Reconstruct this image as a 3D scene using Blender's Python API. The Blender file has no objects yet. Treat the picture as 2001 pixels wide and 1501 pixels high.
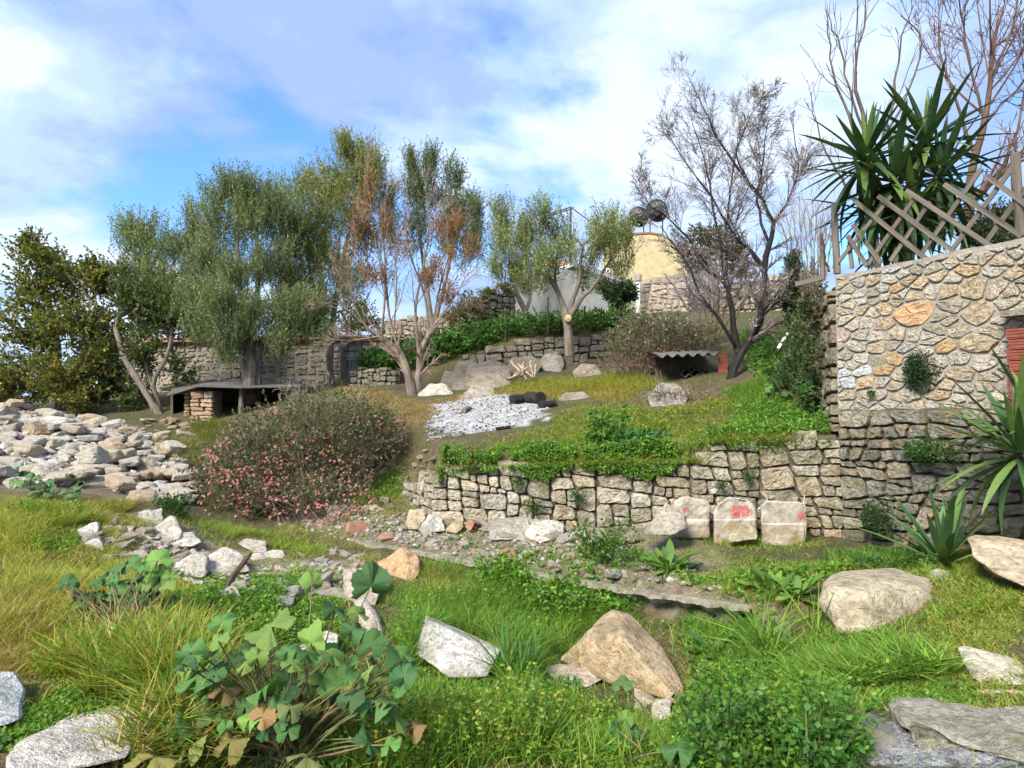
import bpy, math, random
import numpy as np
from mathutils import Vector, Matrix

S = bpy.context.scene
R = math.radians
rng = np.random.default_rng(7)
random.seed(7)

# ---------------------------------------------------------------- camera
F, CX, CY, CAMZ, PITCH = 1250.0, 1000.5, 750.5, 1.6, R(2.29)   # focal length in photo pixels (2001 wide)
cam = bpy.data.cameras.new('camera')
cam.sensor_width = 36.0
cam.lens = 36.0 * F / 2001.0
cam.clip_start, cam.clip_end = 0.05, 2000
cam_ob = bpy.data.objects.new('camera', cam)
S.collection.objects.link(cam_ob)
cam_ob.location = (0, 0, CAMZ)
cam_ob.rotation_euler = (R(90) + PITCH, 0, 0)
S.camera = cam_ob

# ---------------------------------------------------------------- sky
SUN_EL, SUN_AZ = R(40), R(-145)      # azimuth from +Y towards +X: the sun stands behind the camera, to its left
W = bpy.data.worlds.new('World')
S.world = W
W.use_nodes = True
nt = W.node_tree
nt.nodes.clear()
def wn(t, **k):
    n = nt.nodes.new(t)
    for a, b in k.items():
        setattr(n, a, b)
    return n
def wl(a, b):
    nt.links.new(a, b)
sky = wn('ShaderNodeTexSky', sky_type='NISHITA', sun_disc=False)
sky.sun_elevation, sky.sun_rotation = SUN_EL, SUN_AZ
sky.air_density, sky.dust_density, sky.ozone_density = 1.0, 0.3, 2.0
tc = wn('ShaderNodeTexCoord')
sep = wn('ShaderNodeSeparateXYZ')
wl(tc.outputs['Generated'], sep.inputs[0])
def wmath(op, a, b=None, clamp=False):
    n = wn('ShaderNodeMath', operation=op, use_clamp=clamp)
    for i, v in enumerate((a, b)):
        if v is None: continue
        if isinstance(v, (int, float)): n.inputs[i].default_value = v
        else: wl(v, n.inputs[i])
    return n.outputs[0]
zz = wmath('ADD', wmath('MAXIMUM', sep.outputs['Z'], 0.0), 0.22)
comb = wn('ShaderNodeCombineXYZ')
wl(wmath('DIVIDE', sep.outputs['X'], zz), comb.inputs[0])
wl(wmath('DIVIDE', sep.outputs['Y'], zz), comb.inputs[1])
def wnoise(scale, detail, rough, loc, dist=0.0):
    mp = wn('ShaderNodeMapping')
    mp.inputs['Location'].default_value = loc
    wl(comb.outputs[0], mp.inputs[0])
    n = wn('ShaderNodeTexNoise')
    n.inputs['Scale'].default_value, n.inputs['Detail'].default_value = scale, detail
    n.inputs['Roughness'].default_value, n.inputs['Distortion'].default_value = rough, dist
    wl(mp.outputs[0], n.inputs['Vector'])
    return n.outputs['Fac']
def wramp(fac, stops):
    n = wn('ShaderNodeValToRGB')
    n.color_ramp.interpolation = 'EASE'
    e = n.color_ramp.elements
    while len(e) < len(stops): e.new(0.5)
    for el, (p, c) in zip(e, stops):
        el.position = p
        el.color = (c[0], c[1], c[2], 1)
    wl(fac, n.inputs[0])
    return n.outputs[0]
cover = wramp(wnoise(1.0, 7, 0.58, (3.1, 1.7, 0), 0.25), [(0.36, (0, 0, 0)), (0.49, (1, 1, 1))])
shade = wramp(wnoise(1.15, 8, 0.58, (9.6, 2.3, 0), 0.25), [(0.40, (1.15, 1.55, 2.45)), (0.50, (1.65, 2.15, 3.15)), (0.61, (2.5, 2.85, 3.4))])
gain = wn('ShaderNodeMix', data_type='RGBA', blend_type='MULTIPLY')
gain.inputs['Factor'].default_value = 1.0
wl(sky.outputs[0], gain.inputs['A'])
gain.inputs['B'].default_value = (.42, .60, .80, 1)
mixc = wn('ShaderNodeMix', data_type='RGBA')
wl(wmath('MULTIPLY', cover, 0.93), mixc.inputs['Factor'])
wl(gain.outputs['Result'], mixc.inputs['A'])
wl(shade, mixc.inputs['B'])
bg = wn('ShaderNodeBackground')
bg.inputs['Strength'].default_value = 0.1
wl(mixc.outputs['Result'], bg.inputs['Color'])
wo = wn('ShaderNodeOutputWorld')
wl(bg.outputs[0], wo.inputs[0])

# ---------------------------------------------------------------- sun, exposure
sun = bpy.data.lights.new('sun', 'SUN')
sun.energy, sun.angle, sun.color = 2.1, R(22), (1.0, 0.93, 0.82)
sun_ob = bpy.data.objects.new('sun', sun)
S.collection.objects.link(sun_ob)
sdir = Vector((math.sin(SUN_AZ) * math.cos(SUN_EL), math.cos(SUN_AZ) * math.cos(SUN_EL), math.sin(SUN_EL)))
sun_ob.rotation_euler = (-sdir).to_track_quat('-Z', 'Y').to_euler()
sun_ob.location = sdir * 60
vs = S.view_settings
vs.view_transform, vs.look, vs.exposure, vs.gamma = 'Standard', 'None', 2.05, 1.0
vs.use_curve_mapping = False
S.render.engine = 'CYCLES'
S.cycles.max_bounces, S.cycles.diffuse_bounces, S.cycles.glossy_bounces, S.cycles.transmission_bounces = 4, 2, 1, 3
S.cycles.transparent_max_bounces = 6
S.cycles.use_adaptive_sampling, S.cycles.adaptive_threshold = True, .02

# ---------------------------------------------------------------- helpers: places
ct, st = math.cos(PITCH), math.sin(PITCH)
def ray(px, py):
    X, Y = (px - CX) / F, (CY - py) / F
    return np.array([X, ct - Y * st, st + Y * ct])
def at(px, py, d):
    """World point that shows at photo pixel (px, py), d metres ahead of the camera."""
    r = ray(px, py)
    return np.array([0, 0, CAMZ]) + r * (d / r[1])
def on_plane(px, py, A, N):
    """Where the sight line of a pixel meets the vertical plane through A with normal N."""
    r = ray(px, py); o = np.array([0, 0, CAMZ])
    return o + r * (np.dot(np.asarray(A) - o, N) / np.dot(r, N))
def vnoise(P, f, seed=0, oct=3):
    """Cheap smooth noise made of summed sines, about -1..1."""
    g = np.random.default_rng(seed)
    P = np.asarray(P, float); out = np.zeros(P.shape[0]); amp = 1.0; tot = 0
    for o in range(oct):
        s = np.zeros(P.shape[0])
        for k in range(4):
            w = g.normal(size=P.shape[1]); w /= np.linalg.norm(w) + 1e-9
            s += np.sin(P @ w * f * g.uniform(.7, 1.4) * 2 + g.uniform(0, 6.28))
        out += amp * s / 2.2; tot += amp; amp *= .5; f *= 2.1
    return out / tot
def unit(v):
    return v / (np.linalg.norm(v, axis=-1, keepdims=True) + 1e-9)

# ---------------------------------------------------------------- helpers: meshes and objects
COL = S.collection
def np_mesh(name, V, faces, mat=None, col=None, smooth=False):
    me = bpy.data.meshes.new(name)
    V = np.ascontiguousarray(V, dtype=np.float32)
    if not isinstance(faces, (list, tuple)): faces = [faces]
    faces = [np.asarray(f, dtype=np.int32) for f in faces if len(f)]
    loops = np.concatenate([f.ravel() for f in faces])
    tot = np.concatenate([np.full(len(f), f.shape[1], np.int32) for f in faces])
    start = np.concatenate([[0], np.cumsum(tot)[:-1]]).astype(np.int32)
    me.vertices.add(len(V)); me.vertices.foreach_set('co', V.ravel())
    me.loops.add(len(loops)); me.loops.foreach_set('vertex_index', loops)
    me.polygons.add(len(tot)); me.polygons.foreach_set('loop_start', start)
    me.update(calc_edges=True)
    me.polygons.foreach_set('use_smooth', np.full(len(tot), bool(smooth)))
    if col is not None:
        a = me.attributes.new('Col', 'FLOAT_COLOR', 'POINT')
        c = np.ones((len(V), 4), np.float32); c[:, :3] = np.clip(col, 0, 1)
        a.data.foreach_set('color', c.ravel())
    if mat is not None: me.materials.append(mat)
    return me
def ob(name, me, parent=None, loc=(0, 0, 0), rot=(0, 0, 0), color=None, scale=None):
    o = bpy.data.objects.new(name, me)
    COL.objects.link(o)
    o.location = loc; o.rotation_euler = rot
    if scale is not None: o.scale = scale
    if color is not None: o.color = color
    if parent is not None: o.parent = parent
    return o
def tag(o, label=None, cat=None, group=None, kind=None):
    if label: o['label'] = label
    if cat: o['category'] = cat
    if group: o['group'] = group
    if kind: o['kind'] = kind
    return o
def thing(name, loc, label, cat, group=None):
    o = ob(name, None, loc=tuple(loc))
    o.empty_display_size = .1
    return tag(o, label, cat, group, 'thing')
class MB:
    """Collects vertices, faces and point colours of one mesh."""
    def __init__(s): s.V, s.Q, s.T, s.C, s.n = [], [], [], [], 0
    def add(s, V, Q=None, T=None, C=None):
        V = np.asarray(V, float).reshape(-1, 3)
        if Q is not None and len(Q): s.Q.append(np.asarray(Q) + s.n)
        if T is not None and len(T): s.T.append(np.asarray(T) + s.n)
        if C is not None: s.C.append(np.broadcast_to(np.asarray(C, float), (len(V), 3)))
        s.V.append(V); s.n += len(V); return s
    def box(s, lo, hi):
        (a, b, c), (d, e, f) = lo, hi
        V = [(a, b, c), (d, b, c), (d, e, c), (a, e, c), (a, b, f), (d, b, f), (d, e, f), (a, e, f)]
        return s.add(V, [(0, 3, 2, 1), (4, 5, 6, 7), (0, 1, 5, 4), (1, 2, 6, 5), (2, 3, 7, 6), (3, 0, 4, 7)])
    def prism(s, front, back):
        """Solid between two matching outlines (n points each)."""
        n = len(front); i = np.arange(n); j = (i + 1) % n
        V = np.vstack([front, back]); b = s.n
        s.add(V, np.stack([i, j, j + n, i + n], 1))
        c0, c1 = np.mean(front, 0), np.mean(back, 0)
        s.add(np.vstack([front, [c0]]), None, np.stack([i, np.full(n, n), j], 1))
        s.add(np.vstack([back, [c1]]), None, np.stack([j, np.full(n, n), i], 1))
        return s
    def mesh(s, name, mat, smooth=False):
        f = []
        if s.Q: f.append(np.vstack(s.Q))
        if s.T: f.append(np.vstack(s.T))
        return np_mesh(name, np.vstack(s.V), f, mat, np.vstack(s.C) if s.C else None, smooth)
    def obj(s, name, mat, parent=None, origin=None, smooth=False, color=None):
        """Links the mesh; vertices were given in world space, the origin is moved to `origin` (or the parent's place)."""
        p = np.zeros(3) if parent is None else np.array(parent.location)
        o0 = np.array(origin) if origin is not None else p
        s.V = [v - o0 for v in s.V]
        return ob(name, s.mesh(name, mat, smooth), parent, tuple(o0 - p), color=color)
def tubes(P, Rd, sides=5, cap=False):
    """P (n,m,3) paths, Rd (n,m) radii -> vertices, quads."""
    n, m, _ = P.shape
    t = np.gradient(P, axis=1); t = unit(t)
    ref = np.where(np.abs(t[:, :1, 2:3]) > .9, np.array([1., 0, 0]), np.array([0, 0, 1.]))
    a = unit(np.cross(t, np.broadcast_to(ref, t.shape))); b = np.cross(t, a)
    th = np.arange(sides) / sides * 2 * math.pi
    V = P[:, :, None, :] + Rd[:, :, None, None] * (a[:, :, None, :] * np.cos(th)[None, None, :, None] + b[:, :, None, :] * np.sin(th)[None, None, :, None])
    idx = np.arange(n * m * sides).reshape(n, m, sides)
    i0, i1 = idx[:, :-1], idx[:, 1:]
    Q = np.stack([i0, np.roll(i0, -1, 2), np.roll(i1, -1, 2), i1], -1).reshape(-1, 4)
    return V.reshape(-1, 3), Q
def spline(pts, m):
    """Catmull-Rom through control rows, resampled to m rows."""
    p = np.asarray(pts, float)
    if len(p) == 2: return p[0] + (p[1] - p[0]) * np.linspace(0, 1, m)[:, None]
    q = np.vstack([2 * p[0] - p[1], p, 2 * p[-1] - p[-2]])
    u = np.linspace(0, len(p) - 1 - 1e-6, m); k = u.astype(int); f = (u - k)[:, None]
    a, b, c, d = q[k], q[k + 1], q[k + 2], q[k + 3]
    return .5 * (2 * b + (c - a) * f + (2 * a - 5 * b + 4 * c - d) * f ** 2 + (3 * b - a - 3 * c + d) * f ** 3)
def rand_dirs(n, g=None):
    return unit((g or rng).normal(size=(n, 3)))
def leaves(P, D, L, Wd, fold=0.0, g=None):
    """Pointed leaves: P bases, D directions, L lengths, Wd widths -> vertices, quads (a diamond, or two halves folded on the midrib)."""
    g = g or rng
    n = len(P); L = np.broadcast_to(L, n)[:, None]; Wd = np.broadcast_to(Wd, n)[:, None]
    s = unit(np.cross(D, rand_dirs(n, g)))
    nn = np.cross(D, s)
    mid = P + D * L * .5
    if fold == 0:
        V = np.stack([P, mid + s * Wd * .5, P + D * L, mid - s * Wd * .5], 1)
        return V.reshape(-1, 3), np.arange(n * 4).reshape(n, 4)
    V = np.stack([P, mid + s * Wd * .5 + nn * Wd * fold, P + D * L, mid - s * Wd * .5 + nn * Wd * fold, P + D * L * .55], 1).reshape(-1, 3)
    b = (np.arange(n) * 5)[:, None]
    return V, np.vstack([b + np.array([0, 4, 2, 1]), b + np.array([0, 3, 2, 4])])
def vary(base, n, amt, g=None, hue=.06):
    """n colours scattered round one or several base colours."""
    g = g or rng
    B = np.atleast_2d(np.asarray(base, float)); c = B[g.integers(0, len(B), n)]
    return np.clip(c * (1 + g.normal(0, amt, (n, 1))) * (1 + g.normal(0, hue, (n, 3))), .002, 1)
def in_poly(x, y, poly):
    poly = np.asarray(poly); r = np.zeros(len(x), bool); j = len(poly) - 1
    for i in range(len(poly)):
        xi, yi, xj, yj = *poly[i], *poly[j]
        r ^= ((yi > y) != (yj > y)) & (x < (xj - xi) * (y - yi) / (yj - yi + 1e-12) + xi); j = i
    return r
def smooth01(x):
    x = np.clip(x, 0, 1); return x * x * (3 - 2 * x)

# ---------------------------------------------------------------- materials
def new_mat(name):
    m = bpy.data.materials.new(name); m.use_nodes = True; t = m.node_tree; t.nodes.clear()
    out = t.nodes.new('ShaderNodeOutputMaterial')
    return m, t, out
class NT:
    """Terse node wiring."""
    def __init__(s, t): s.t = t
    def n(s, typ, ins=None, **k):
        x = s.t.nodes.new(typ)
        for a, b in k.items(): setattr(x, a, b)
        for a, b in (ins or {}).items():
            i = x.inputs[a]
            if hasattr(b, 'is_output') or isinstance(b, bpy.types.NodeSocket): s.t.links.new(b, i)
            else: i.default_value = b
        return x
    def math(s, op, a, b=0.0, clamp=False): return s.n('ShaderNodeMath', {0: a, 1: b}, operation=op, use_clamp=clamp).outputs[0]
    def noise(s, vec, scale, detail=4, rough=.55, dist=0.0): return s.n('ShaderNodeTexNoise', {'Vector': vec, 'Scale': scale, 'Detail': detail, 'Roughness': rough, 'Distortion': dist}).outputs['Fac']
    def mix(s, f, a, b, blend='MIX'): return s.n('ShaderNodeMix', {'Factor': f, 'A': a, 'B': b}, data_type='RGBA', blend_type=blend).outputs['Result'] if False else s._mix(f, a, b, blend)
    def _mix(s, f, a, b, blend):
        x = s.t.nodes.new('ShaderNodeMix'); x.data_type = 'RGBA'; x.blend_type = blend
        for i, v in ((0, f), (6, a), (7, b)):
            if isinstance(v, bpy.types.NodeSocket): s.t.links.new(v, x.inputs[i])
            else: x.inputs[i].default_value = v if i == 0 or len(v) == 4 else (*v, 1)
        return x.outputs[2]
    def step(s, f, lo, hi):
        return s.n('ShaderNodeMapRange', {'Value': f, 'From Min': lo, 'From Max': hi, 'To Min': 0.0, 'To Max': 1.0}, clamp=True).outputs[0]
    def grey(s, v): return s.n('ShaderNodeCombineXYZ', {0: v, 1: v, 2: v}).outputs[0]
def leaf_mat(name, trans=.3, rough=.5, spec=.3):
    m, t, out = new_mat(name); q = NT(t)
    c = q.n('ShaderNodeAttribute', attribute_name='Col').outputs['Color']
    p = q.n('ShaderNodeBsdfPrincipled', {'Base Color': c, 'Roughness': rough, 'Specular IOR Level': spec})
    tr = q.n('ShaderNodeBsdfTranslucent', {'Color': q.mix(1.0, c, (1.25, 1.3, .6), 'MULTIPLY')})
    mx = q.n('ShaderNodeMixShader', {0: trans, 1: p.outputs[0], 2: tr.outputs[0]})
    t.links.new(mx.outputs[0], out.inputs[0]); return m
def obj_leaf_mat(name, trans=.25, rough=.45, vein=0.0):
    """Leaf whose colour is the object's own colour, with blotches and, for broad leaves, paler veins."""
    m, t, out = new_mat(name); q = NT(t)
    oi = q.n('ShaderNodeObjectInfo'); tcn = q.n('ShaderNodeTexCoord').outputs['Object']
    v = q.n('ShaderNodeVectorMath', {0: tcn, 1: q.grey(q.math('MULTIPLY', oi.outputs['Random'], 50.0))}, operation='ADD').outputs[0]
    c = q.mix(q.step(q.noise(v, 26, 3), .35, .7), oi.outputs['Color'], q.mix(1.0, oi.outputs['Color'], (1.35, 1.3, 1.2), 'MULTIPLY'))
    c = q.mix(q.math('MULTIPLY', q.step(q.noise(v, 11, 4, .6), .6, .72), .55), c, (.24, .19, .04))
    hgt = q.noise(v, 60, 3)
    if vein:
        sx = q.n('ShaderNodeSeparateXYZ', {0: tcn}); th = q.math('ARCTAN2', sx.outputs['X'], sx.outputs['Y']); rad = q.math('SQRT', q.math('ADD', q.math('POWER', sx.outputs['X'], 2.0), q.math('POWER', sx.outputs['Y'], 2.0)))
        a = q.math('MULTIPLY', q.math('ABSOLUTE', q.math('SINE', q.math('MULTIPLY', th, vein))), rad)
        vn = q.step(a, .022, .006); side = q.step(q.math('ABSOLUTE', q.math('SINE', q.math('ADD', q.math('MULTIPLY', rad, 42.0), q.math('MULTIPLY', a, -30.0)))), .16, .0)
        c = q.mix(q.math('MULTIPLY', vn, .55), c, q.mix(1.0, c, (1.9, 1.7, 1.3), 'MULTIPLY')); c = q.mix(q.math('MULTIPLY', side, .28), c, q.mix(1.0, c, (1.5, 1.45, 1.2), 'MULTIPLY'))
        hgt = q.math('SUBTRACT', hgt, q.math('ADD', vn, q.math('MULTIPLY', side, .5)))
    p = q.n('ShaderNodeBsdfPrincipled', {'Base Color': c, 'Roughness': rough, 'Specular IOR Level': .35})
    bp = q.n('ShaderNodeBump', {'Height': hgt, 'Strength': .35, 'Distance': .012})
    t.links.new(bp.outputs[0], p.inputs['Normal'])
    tr = q.n('ShaderNodeBsdfTranslucent', {'Color': q.mix(1.0, c, (1.25, 1.3, .6), 'MULTIPLY')})
    mx = q.n('ShaderNodeMixShader', {0: trans, 1: p.outputs[0], 2: tr.outputs[0]})
    t.links.new(mx.outputs[0], out.inputs[0]); return m
def stone_mat(name, fscale=1.0, lichen=.25, lichen_col=(.42, .25, .05), dark=.3, bump=.5, tint2=(.55, .30, .14), bumpd=.03, moss=0.0, mot=.62, crack=.55):
    """Limestone. Object colour is the stone's own colour, its alpha the share of rusty iron stain."""
    m, t, out = new_mat(name); q = NT(t)
    oi = q.n('ShaderNodeObjectInfo'); tcn = q.n('ShaderNodeTexCoord').outputs['Object']
    v = q.n('ShaderNodeVectorMath', {0: tcn, 1: q.grey(q.math('MULTIPLY', oi.outputs['Random'], 90.0))}, operation='ADD').outputs[0]
    n1 = q.noise(v, 3.2 * fscale, 3, .6); n2 = q.noise(v, 17 * fscale, 5, .65); n3 = q.noise(v, 6.5 * fscale, 4, .62); n4 = q.noise(v, 85 * fscale, 3, .65)
    c = oi.outputs['Color']
    c = q.mix(q.step(n1, .3, .7), q.mix(1.0, c, (mot, mot * .97, mot * .92), 'MULTIPLY'), q.mix(1.0, c, (1.22, 1.2, 1.16), 'MULTIPLY'))
    c = q.mix(q.math('MULTIPLY', q.step(n2, .54, .36), 1.1 - mot * .6), c, q.mix(1.0, c, (.45, .42, .37), 'MULTIPLY'))
    c = q.mix(q.math('MULTIPLY', q.step(n4, .46, .34), .5), c, q.mix(1.0, c, (.5, .47, .42), 'MULTIPLY'))
    inv = q.math('SUBTRACT', 1.0, oi.outputs['Alpha'])
    lo = q.math('SUBTRACT', .82, q.math('MULTIPLY', oi.outputs['Alpha'], .48))
    st_ = q.math('MULTIPLY', q.math('SUBTRACT', n3, lo), 7.0, True)
    c = q.mix(st_, c, q.mix(q.step(n2, .35, .65), tint2, (.72, .47, .27)))
    c = q.mix(q.math('MULTIPLY', q.step(q.math('ADD', q.math('MULTIPLY', n3, .6), q.math('MULTIPLY', n4, .4)), .56, .62), lichen * 2), c, lichen_col)
    c = q.mix(q.math('MULTIPLY', q.step(q.math('ADD', q.math('MULTIPLY', n2, .65), q.math('MULTIPLY', n1, .35)), .57, .64), dark), c, (.055, .05, .042))
    if moss: c = q.mix(q.math('MULTIPLY', q.step(q.math('SUBTRACT', 1.0, n1), .5, .62), moss), c, (.13, .13, .045))
    p = q.n('ShaderNodeBsdfPrincipled', {'Base Color': c, 'Roughness': .9, 'Specular IOR Level': .18})
    w = q.n('ShaderNodeVectorMath', {0: v, 1: q.grey(q.math('MULTIPLY', n3, .5))}, operation='ADD').outputs[0]
    ck = q.step(q.n('ShaderNodeTexVoronoi', {'Vector': w, 'Scale': 3.1 * fscale}, feature='DISTANCE_TO_EDGE').outputs['Distance'], .035, .0)
    ck = q.math('MULTIPLY', ck, q.step(n1, .45, .6)); c = q.mix(q.math('MULTIPLY', ck, crack), c, (.09, .07, .05)); t.links.new(c, p.inputs['Base Color'])
    h = q.math('SUBTRACT', q.math('ADD', q.math('ADD', q.math('MULTIPLY', n2, 1.3), q.math('MULTIPLY', n4, .5)), q.math('MULTIPLY', n3, 1.6)), q.math('MULTIPLY', ck, crack))
    bp = q.n('ShaderNodeBump', {'Height': h, 'Strength': bump, 'Distance': bumpd})
    t.links.new(bp.outputs[0], p.inputs['Normal']); t.links.new(p.outputs[0], out.inputs[0]); return m
def plain_mat(name, col, rough=.85, col2=None, scale=8, bump=.3, bumpd=.01, stretch=None, metal=0.0, attr=False, spec=.25):
    """Surface of two mottled tones; stretch draws the grain out along one axis."""
    m, t, out = new_mat(name); q = NT(t)
    v = q.n('ShaderNodeTexCoord').outputs['Object']
    oi = q.n('ShaderNodeObjectInfo')
    v = q.n('ShaderNodeVectorMath', {0: v, 1: q.grey(q.math('MULTIPLY', oi.outputs['Random'], 40.0))}, operation='ADD').outputs[0]
    if stretch: v = q.n('ShaderNodeMapping', {'Vector': v, 'Scale': stretch}).outputs[0]
    n1 = q.noise(v, scale, 4, .62); n2 = q.noise(v, scale * 4.3, 3, .6)
    a = q.n('ShaderNodeAttribute', attribute_name='Col').outputs['Color'] if attr else (*col, 1)
    if attr: b = q.mix(1.0, a, (.5, .48, .45), 'MULTIPLY')
    else: b = (*(col2 or [x * .55 for x in col]), 1)
    c = q.mix(q.step(n1, .32, .68), b, a)
    c = q.mix(q.math('MULTIPLY', q.step(n2, .5, .3), .5), c, q.mix(1.0, c, (.6, .58, .55), 'MULTIPLY'))
    p = q.n('ShaderNodeBsdfPrincipled', {'Base Color': c, 'Roughness': rough, 'Metallic': metal, 'Specular IOR Level': spec})
    bp = q.n('ShaderNodeBump', {'Height': q.math('ADD', n1, q.math('MULTIPLY', n2, .6)), 'Strength': bump, 'Distance': bumpd})
    t.links.new(bp.outputs[0], p.inputs['Normal']); t.links.new(p.outputs[0], out.inputs[0]); return m
M = dict(
    leaf=leaf_mat('leaf_tissue', .4), grass=leaf_mat('grass_tissue', .35, .5, .25), petal=leaf_mat('petal_tissue', .35, .6, .1),
    bark=plain_mat('bark', (.2, .17, .14), attr=True, scale=9, bump=.7, bumpd=.03, stretch=(1, 1, .3)),
    twig=plain_mat('twig_bark', (.2, .17, .14), attr=True, scale=5, bump=.2),
    heap=stone_mat('heap_limestone', .9, .05, (.5, .33, .12), .10, .8, bumpd=.10, mot=.86),
    rock=stone_mat('boulder_limestone', 1.2, .16, (.36, .27, .10), .35, .75, bumpd=.06, moss=.26, mot=.66, crack=.35),
    wallrock=stone_mat('wall_fieldstone', 1.6, .12, (.5, .27, .06), .25, .8, bumpd=.05, mot=.78),
    dry=stone_mat('dry_stone', 1.4, .22, (.40, .23, .03), .55, .85, bumpd=.05, moss=.4),
    mortar=plain_mat('lime_mortar', (.32, .295, .25), col2=(.2, .18, .15), scale=7, bump=.9, bumpd=.02),
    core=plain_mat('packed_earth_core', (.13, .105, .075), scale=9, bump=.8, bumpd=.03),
    concrete=plain_mat('weathered_concrete', (.28, .25, .19), col2=(.13, .11, .08), scale=9, bump=.9, bumpd=.03),
    render=plain_mat('grey_render', (.24, .24, .23), col2=(.13, .13, .125), scale=2.6, bump=.3, stretch=(1, 1, .35)),
    cream=plain_mat('cream_plaster', (.74, .67, .54), col2=(.60, .54, .44), scale=1.5, bump=.15),
    yellow=plain_mat('yellow_plaster', (.52, .43, .23), col2=(.40, .34, .2), scale=1.2, bump=.15),
    white=plain_mat('white_paint', (.78, .78, .76), col2=(.6, .6, .58), scale=5, bump=.05, rough=.5),
    wood=plain_mat('weathered_wood', (.19, .16, .13), col2=(.06, .05, .04), scale=16, bump=.8, bumpd=.006, stretch=(1, 1, .08)),
    tile=plain_mat('terracotta', (.33, .17, .10), col2=(.2, .11, .07), scale=12, bump=.4),
    brick=plain_mat('hollow_brick', (.25, .07, .045), col2=(.16, .048, .032), scale=10, bump=.3),
    iron=plain_mat('rusty_iron_and_shaded_sheet', (.10, .06, .045), scale=14, bump=.3),
    sheet=plain_mat('fibre_cement_sheet', (.33, .32, .29), col2=(.2, .19, .17), scale=6, bump=.3),
    tank=plain_mat('black_polyethylene', (.022, .028, .025), scale=3, bump=.05, rough=.45, spec=.4),
    glass=plain_mat('dark_window_glass', (.02, .024, .028), scale=2, bump=.0, rough=.12, spec=.6),
    darksheet=plain_mat('dull_sheet', (.13, .125, .115), col2=(.07, .065, .06), scale=6, bump=.3),
    char=plain_mat('charred_wood', (.035, .032, .03), col2=(.012, .011, .01), scale=10, bump=.9, bumpd=.02),
    ivy=obj_leaf_mat('broad_leaf', .22, .5), mallow=obj_leaf_mat('mallow_leaf', .25, .65, 2.86), sword=obj_leaf_mat('sword_leaf', .1, .38),
)

# ================================================================ terrain
class RBF:
    """Height through scattered points: linear kernel plus a plane."""
    def __init__(s, pts):
        p = np.asarray(pts, float); s.p = p[:, :2]; n = len(p)
        K = np.linalg.norm(s.p[:, None] - s.p[None], axis=2)
        A = np.zeros((n + 3, n + 3)); A[:n, :n] = K - np.eye(n) * .02; A[:n, n] = 1; A[:n, n + 1:] = s.p; A[n, :n] = 1; A[n + 1:, :n] = s.p.T
        s.w = np.linalg.solve(A, np.concatenate([p[:, 2], np.zeros(3)]))
    def __call__(s, x, y):
        q = np.stack([x, y], 1); out = np.zeros(len(q))
        for i in range(0, len(q), 20000):
            k = np.linalg.norm(q[i:i + 20000, None] - s.p[None], axis=2)
            out[i:i + 20000] = k @ s.w[:-3] + s.w[-3] + q[i:i + 20000] @ s.w[-2:]
        return out
LOW = [at(*t) for t in [
    (1000, 1500, 3.3), (600, 1500, 3.2), (200, 1480, 3.0), (0, 1450, 2.9), (1400, 1500, 3.2), (1750, 1490, 2.95), (2001, 1470, 2.9), (1900, 1480, 2.9),
    (100, 1300, 3.9), (0, 1200, 4.4), (200, 1200, 4.6), (400, 1260, 4.3), (0, 1050, 6.2), (200, 1060, 6.4), (100, 965, 8.0), (0, 965, 8.2), (300, 985, 8.2),
    (340, 1105, 6.6), (400, 1030, 8.6), (480, 1085, 7.3), (600, 1085, 7.5), (700, 1115, 6.7), (700, 1210, 5.5), (900, 1200, 6.0), (1000, 1300, 5.0),
    (1250, 1240, 5.7), (1200, 1390, 4.3), (1000, 1400, 4.1), (1450, 1260, 5.2), (1600, 1340, 4.2), (1500, 1410, 3.8), (1700, 1255, 4.6), (1900, 1245, 4.3),
    (1780, 1400, 3.5), (1920, 1375, 3.65), (600, 1350, 4.0), (800, 1420, 3.8), (0, 905, 9.4), (150, 915, 9.5), (0, 860, 9.9), (120, 870, 9.9), (230, 890, 10.0), (300, 925, 10.0), (0, 790, 11.2), (100, 818, 11.2), (250, 845, 11.6), (350, 965, 9.6), (0, 792, 13.5), (150, 815, 13.5), (300, 835, 13.5),
    (2001, 1200, 4.6), (2001, 1090, 5.2)]] + [(-8, 4, .3), (-8, 0, .1), (0, 0, -.1), (0, 2, -.15), (8, 0, .2), (-14, 10, 1.0)]
APRON = [at(*t) for t in [
    (530, 1030, 9.1), (800, 1078, 7.5), (1000, 1114, 6.63), (1250, 1151, 5.93), (1460, 1185, 5.42), (650, 1018, 9.1), (850, 1027, 8.75), (1000, 1045, 8.2), (1300, 1047, 7.8), (1450, 1051, 7.7), (1450, 1072, 7.1), (1330, 1075, 7.0),
    (1650, 1056, 7.6), (1580, 1075, 7.0), (1550, 1102, 6.5), (1700, 1112, 6.2), (1850, 1112, 6.3), (2001, 1080, 5.6), (1100, 1080, 7.2), (900, 1060, 7.8), (740, 985, 9.6)]]
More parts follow.
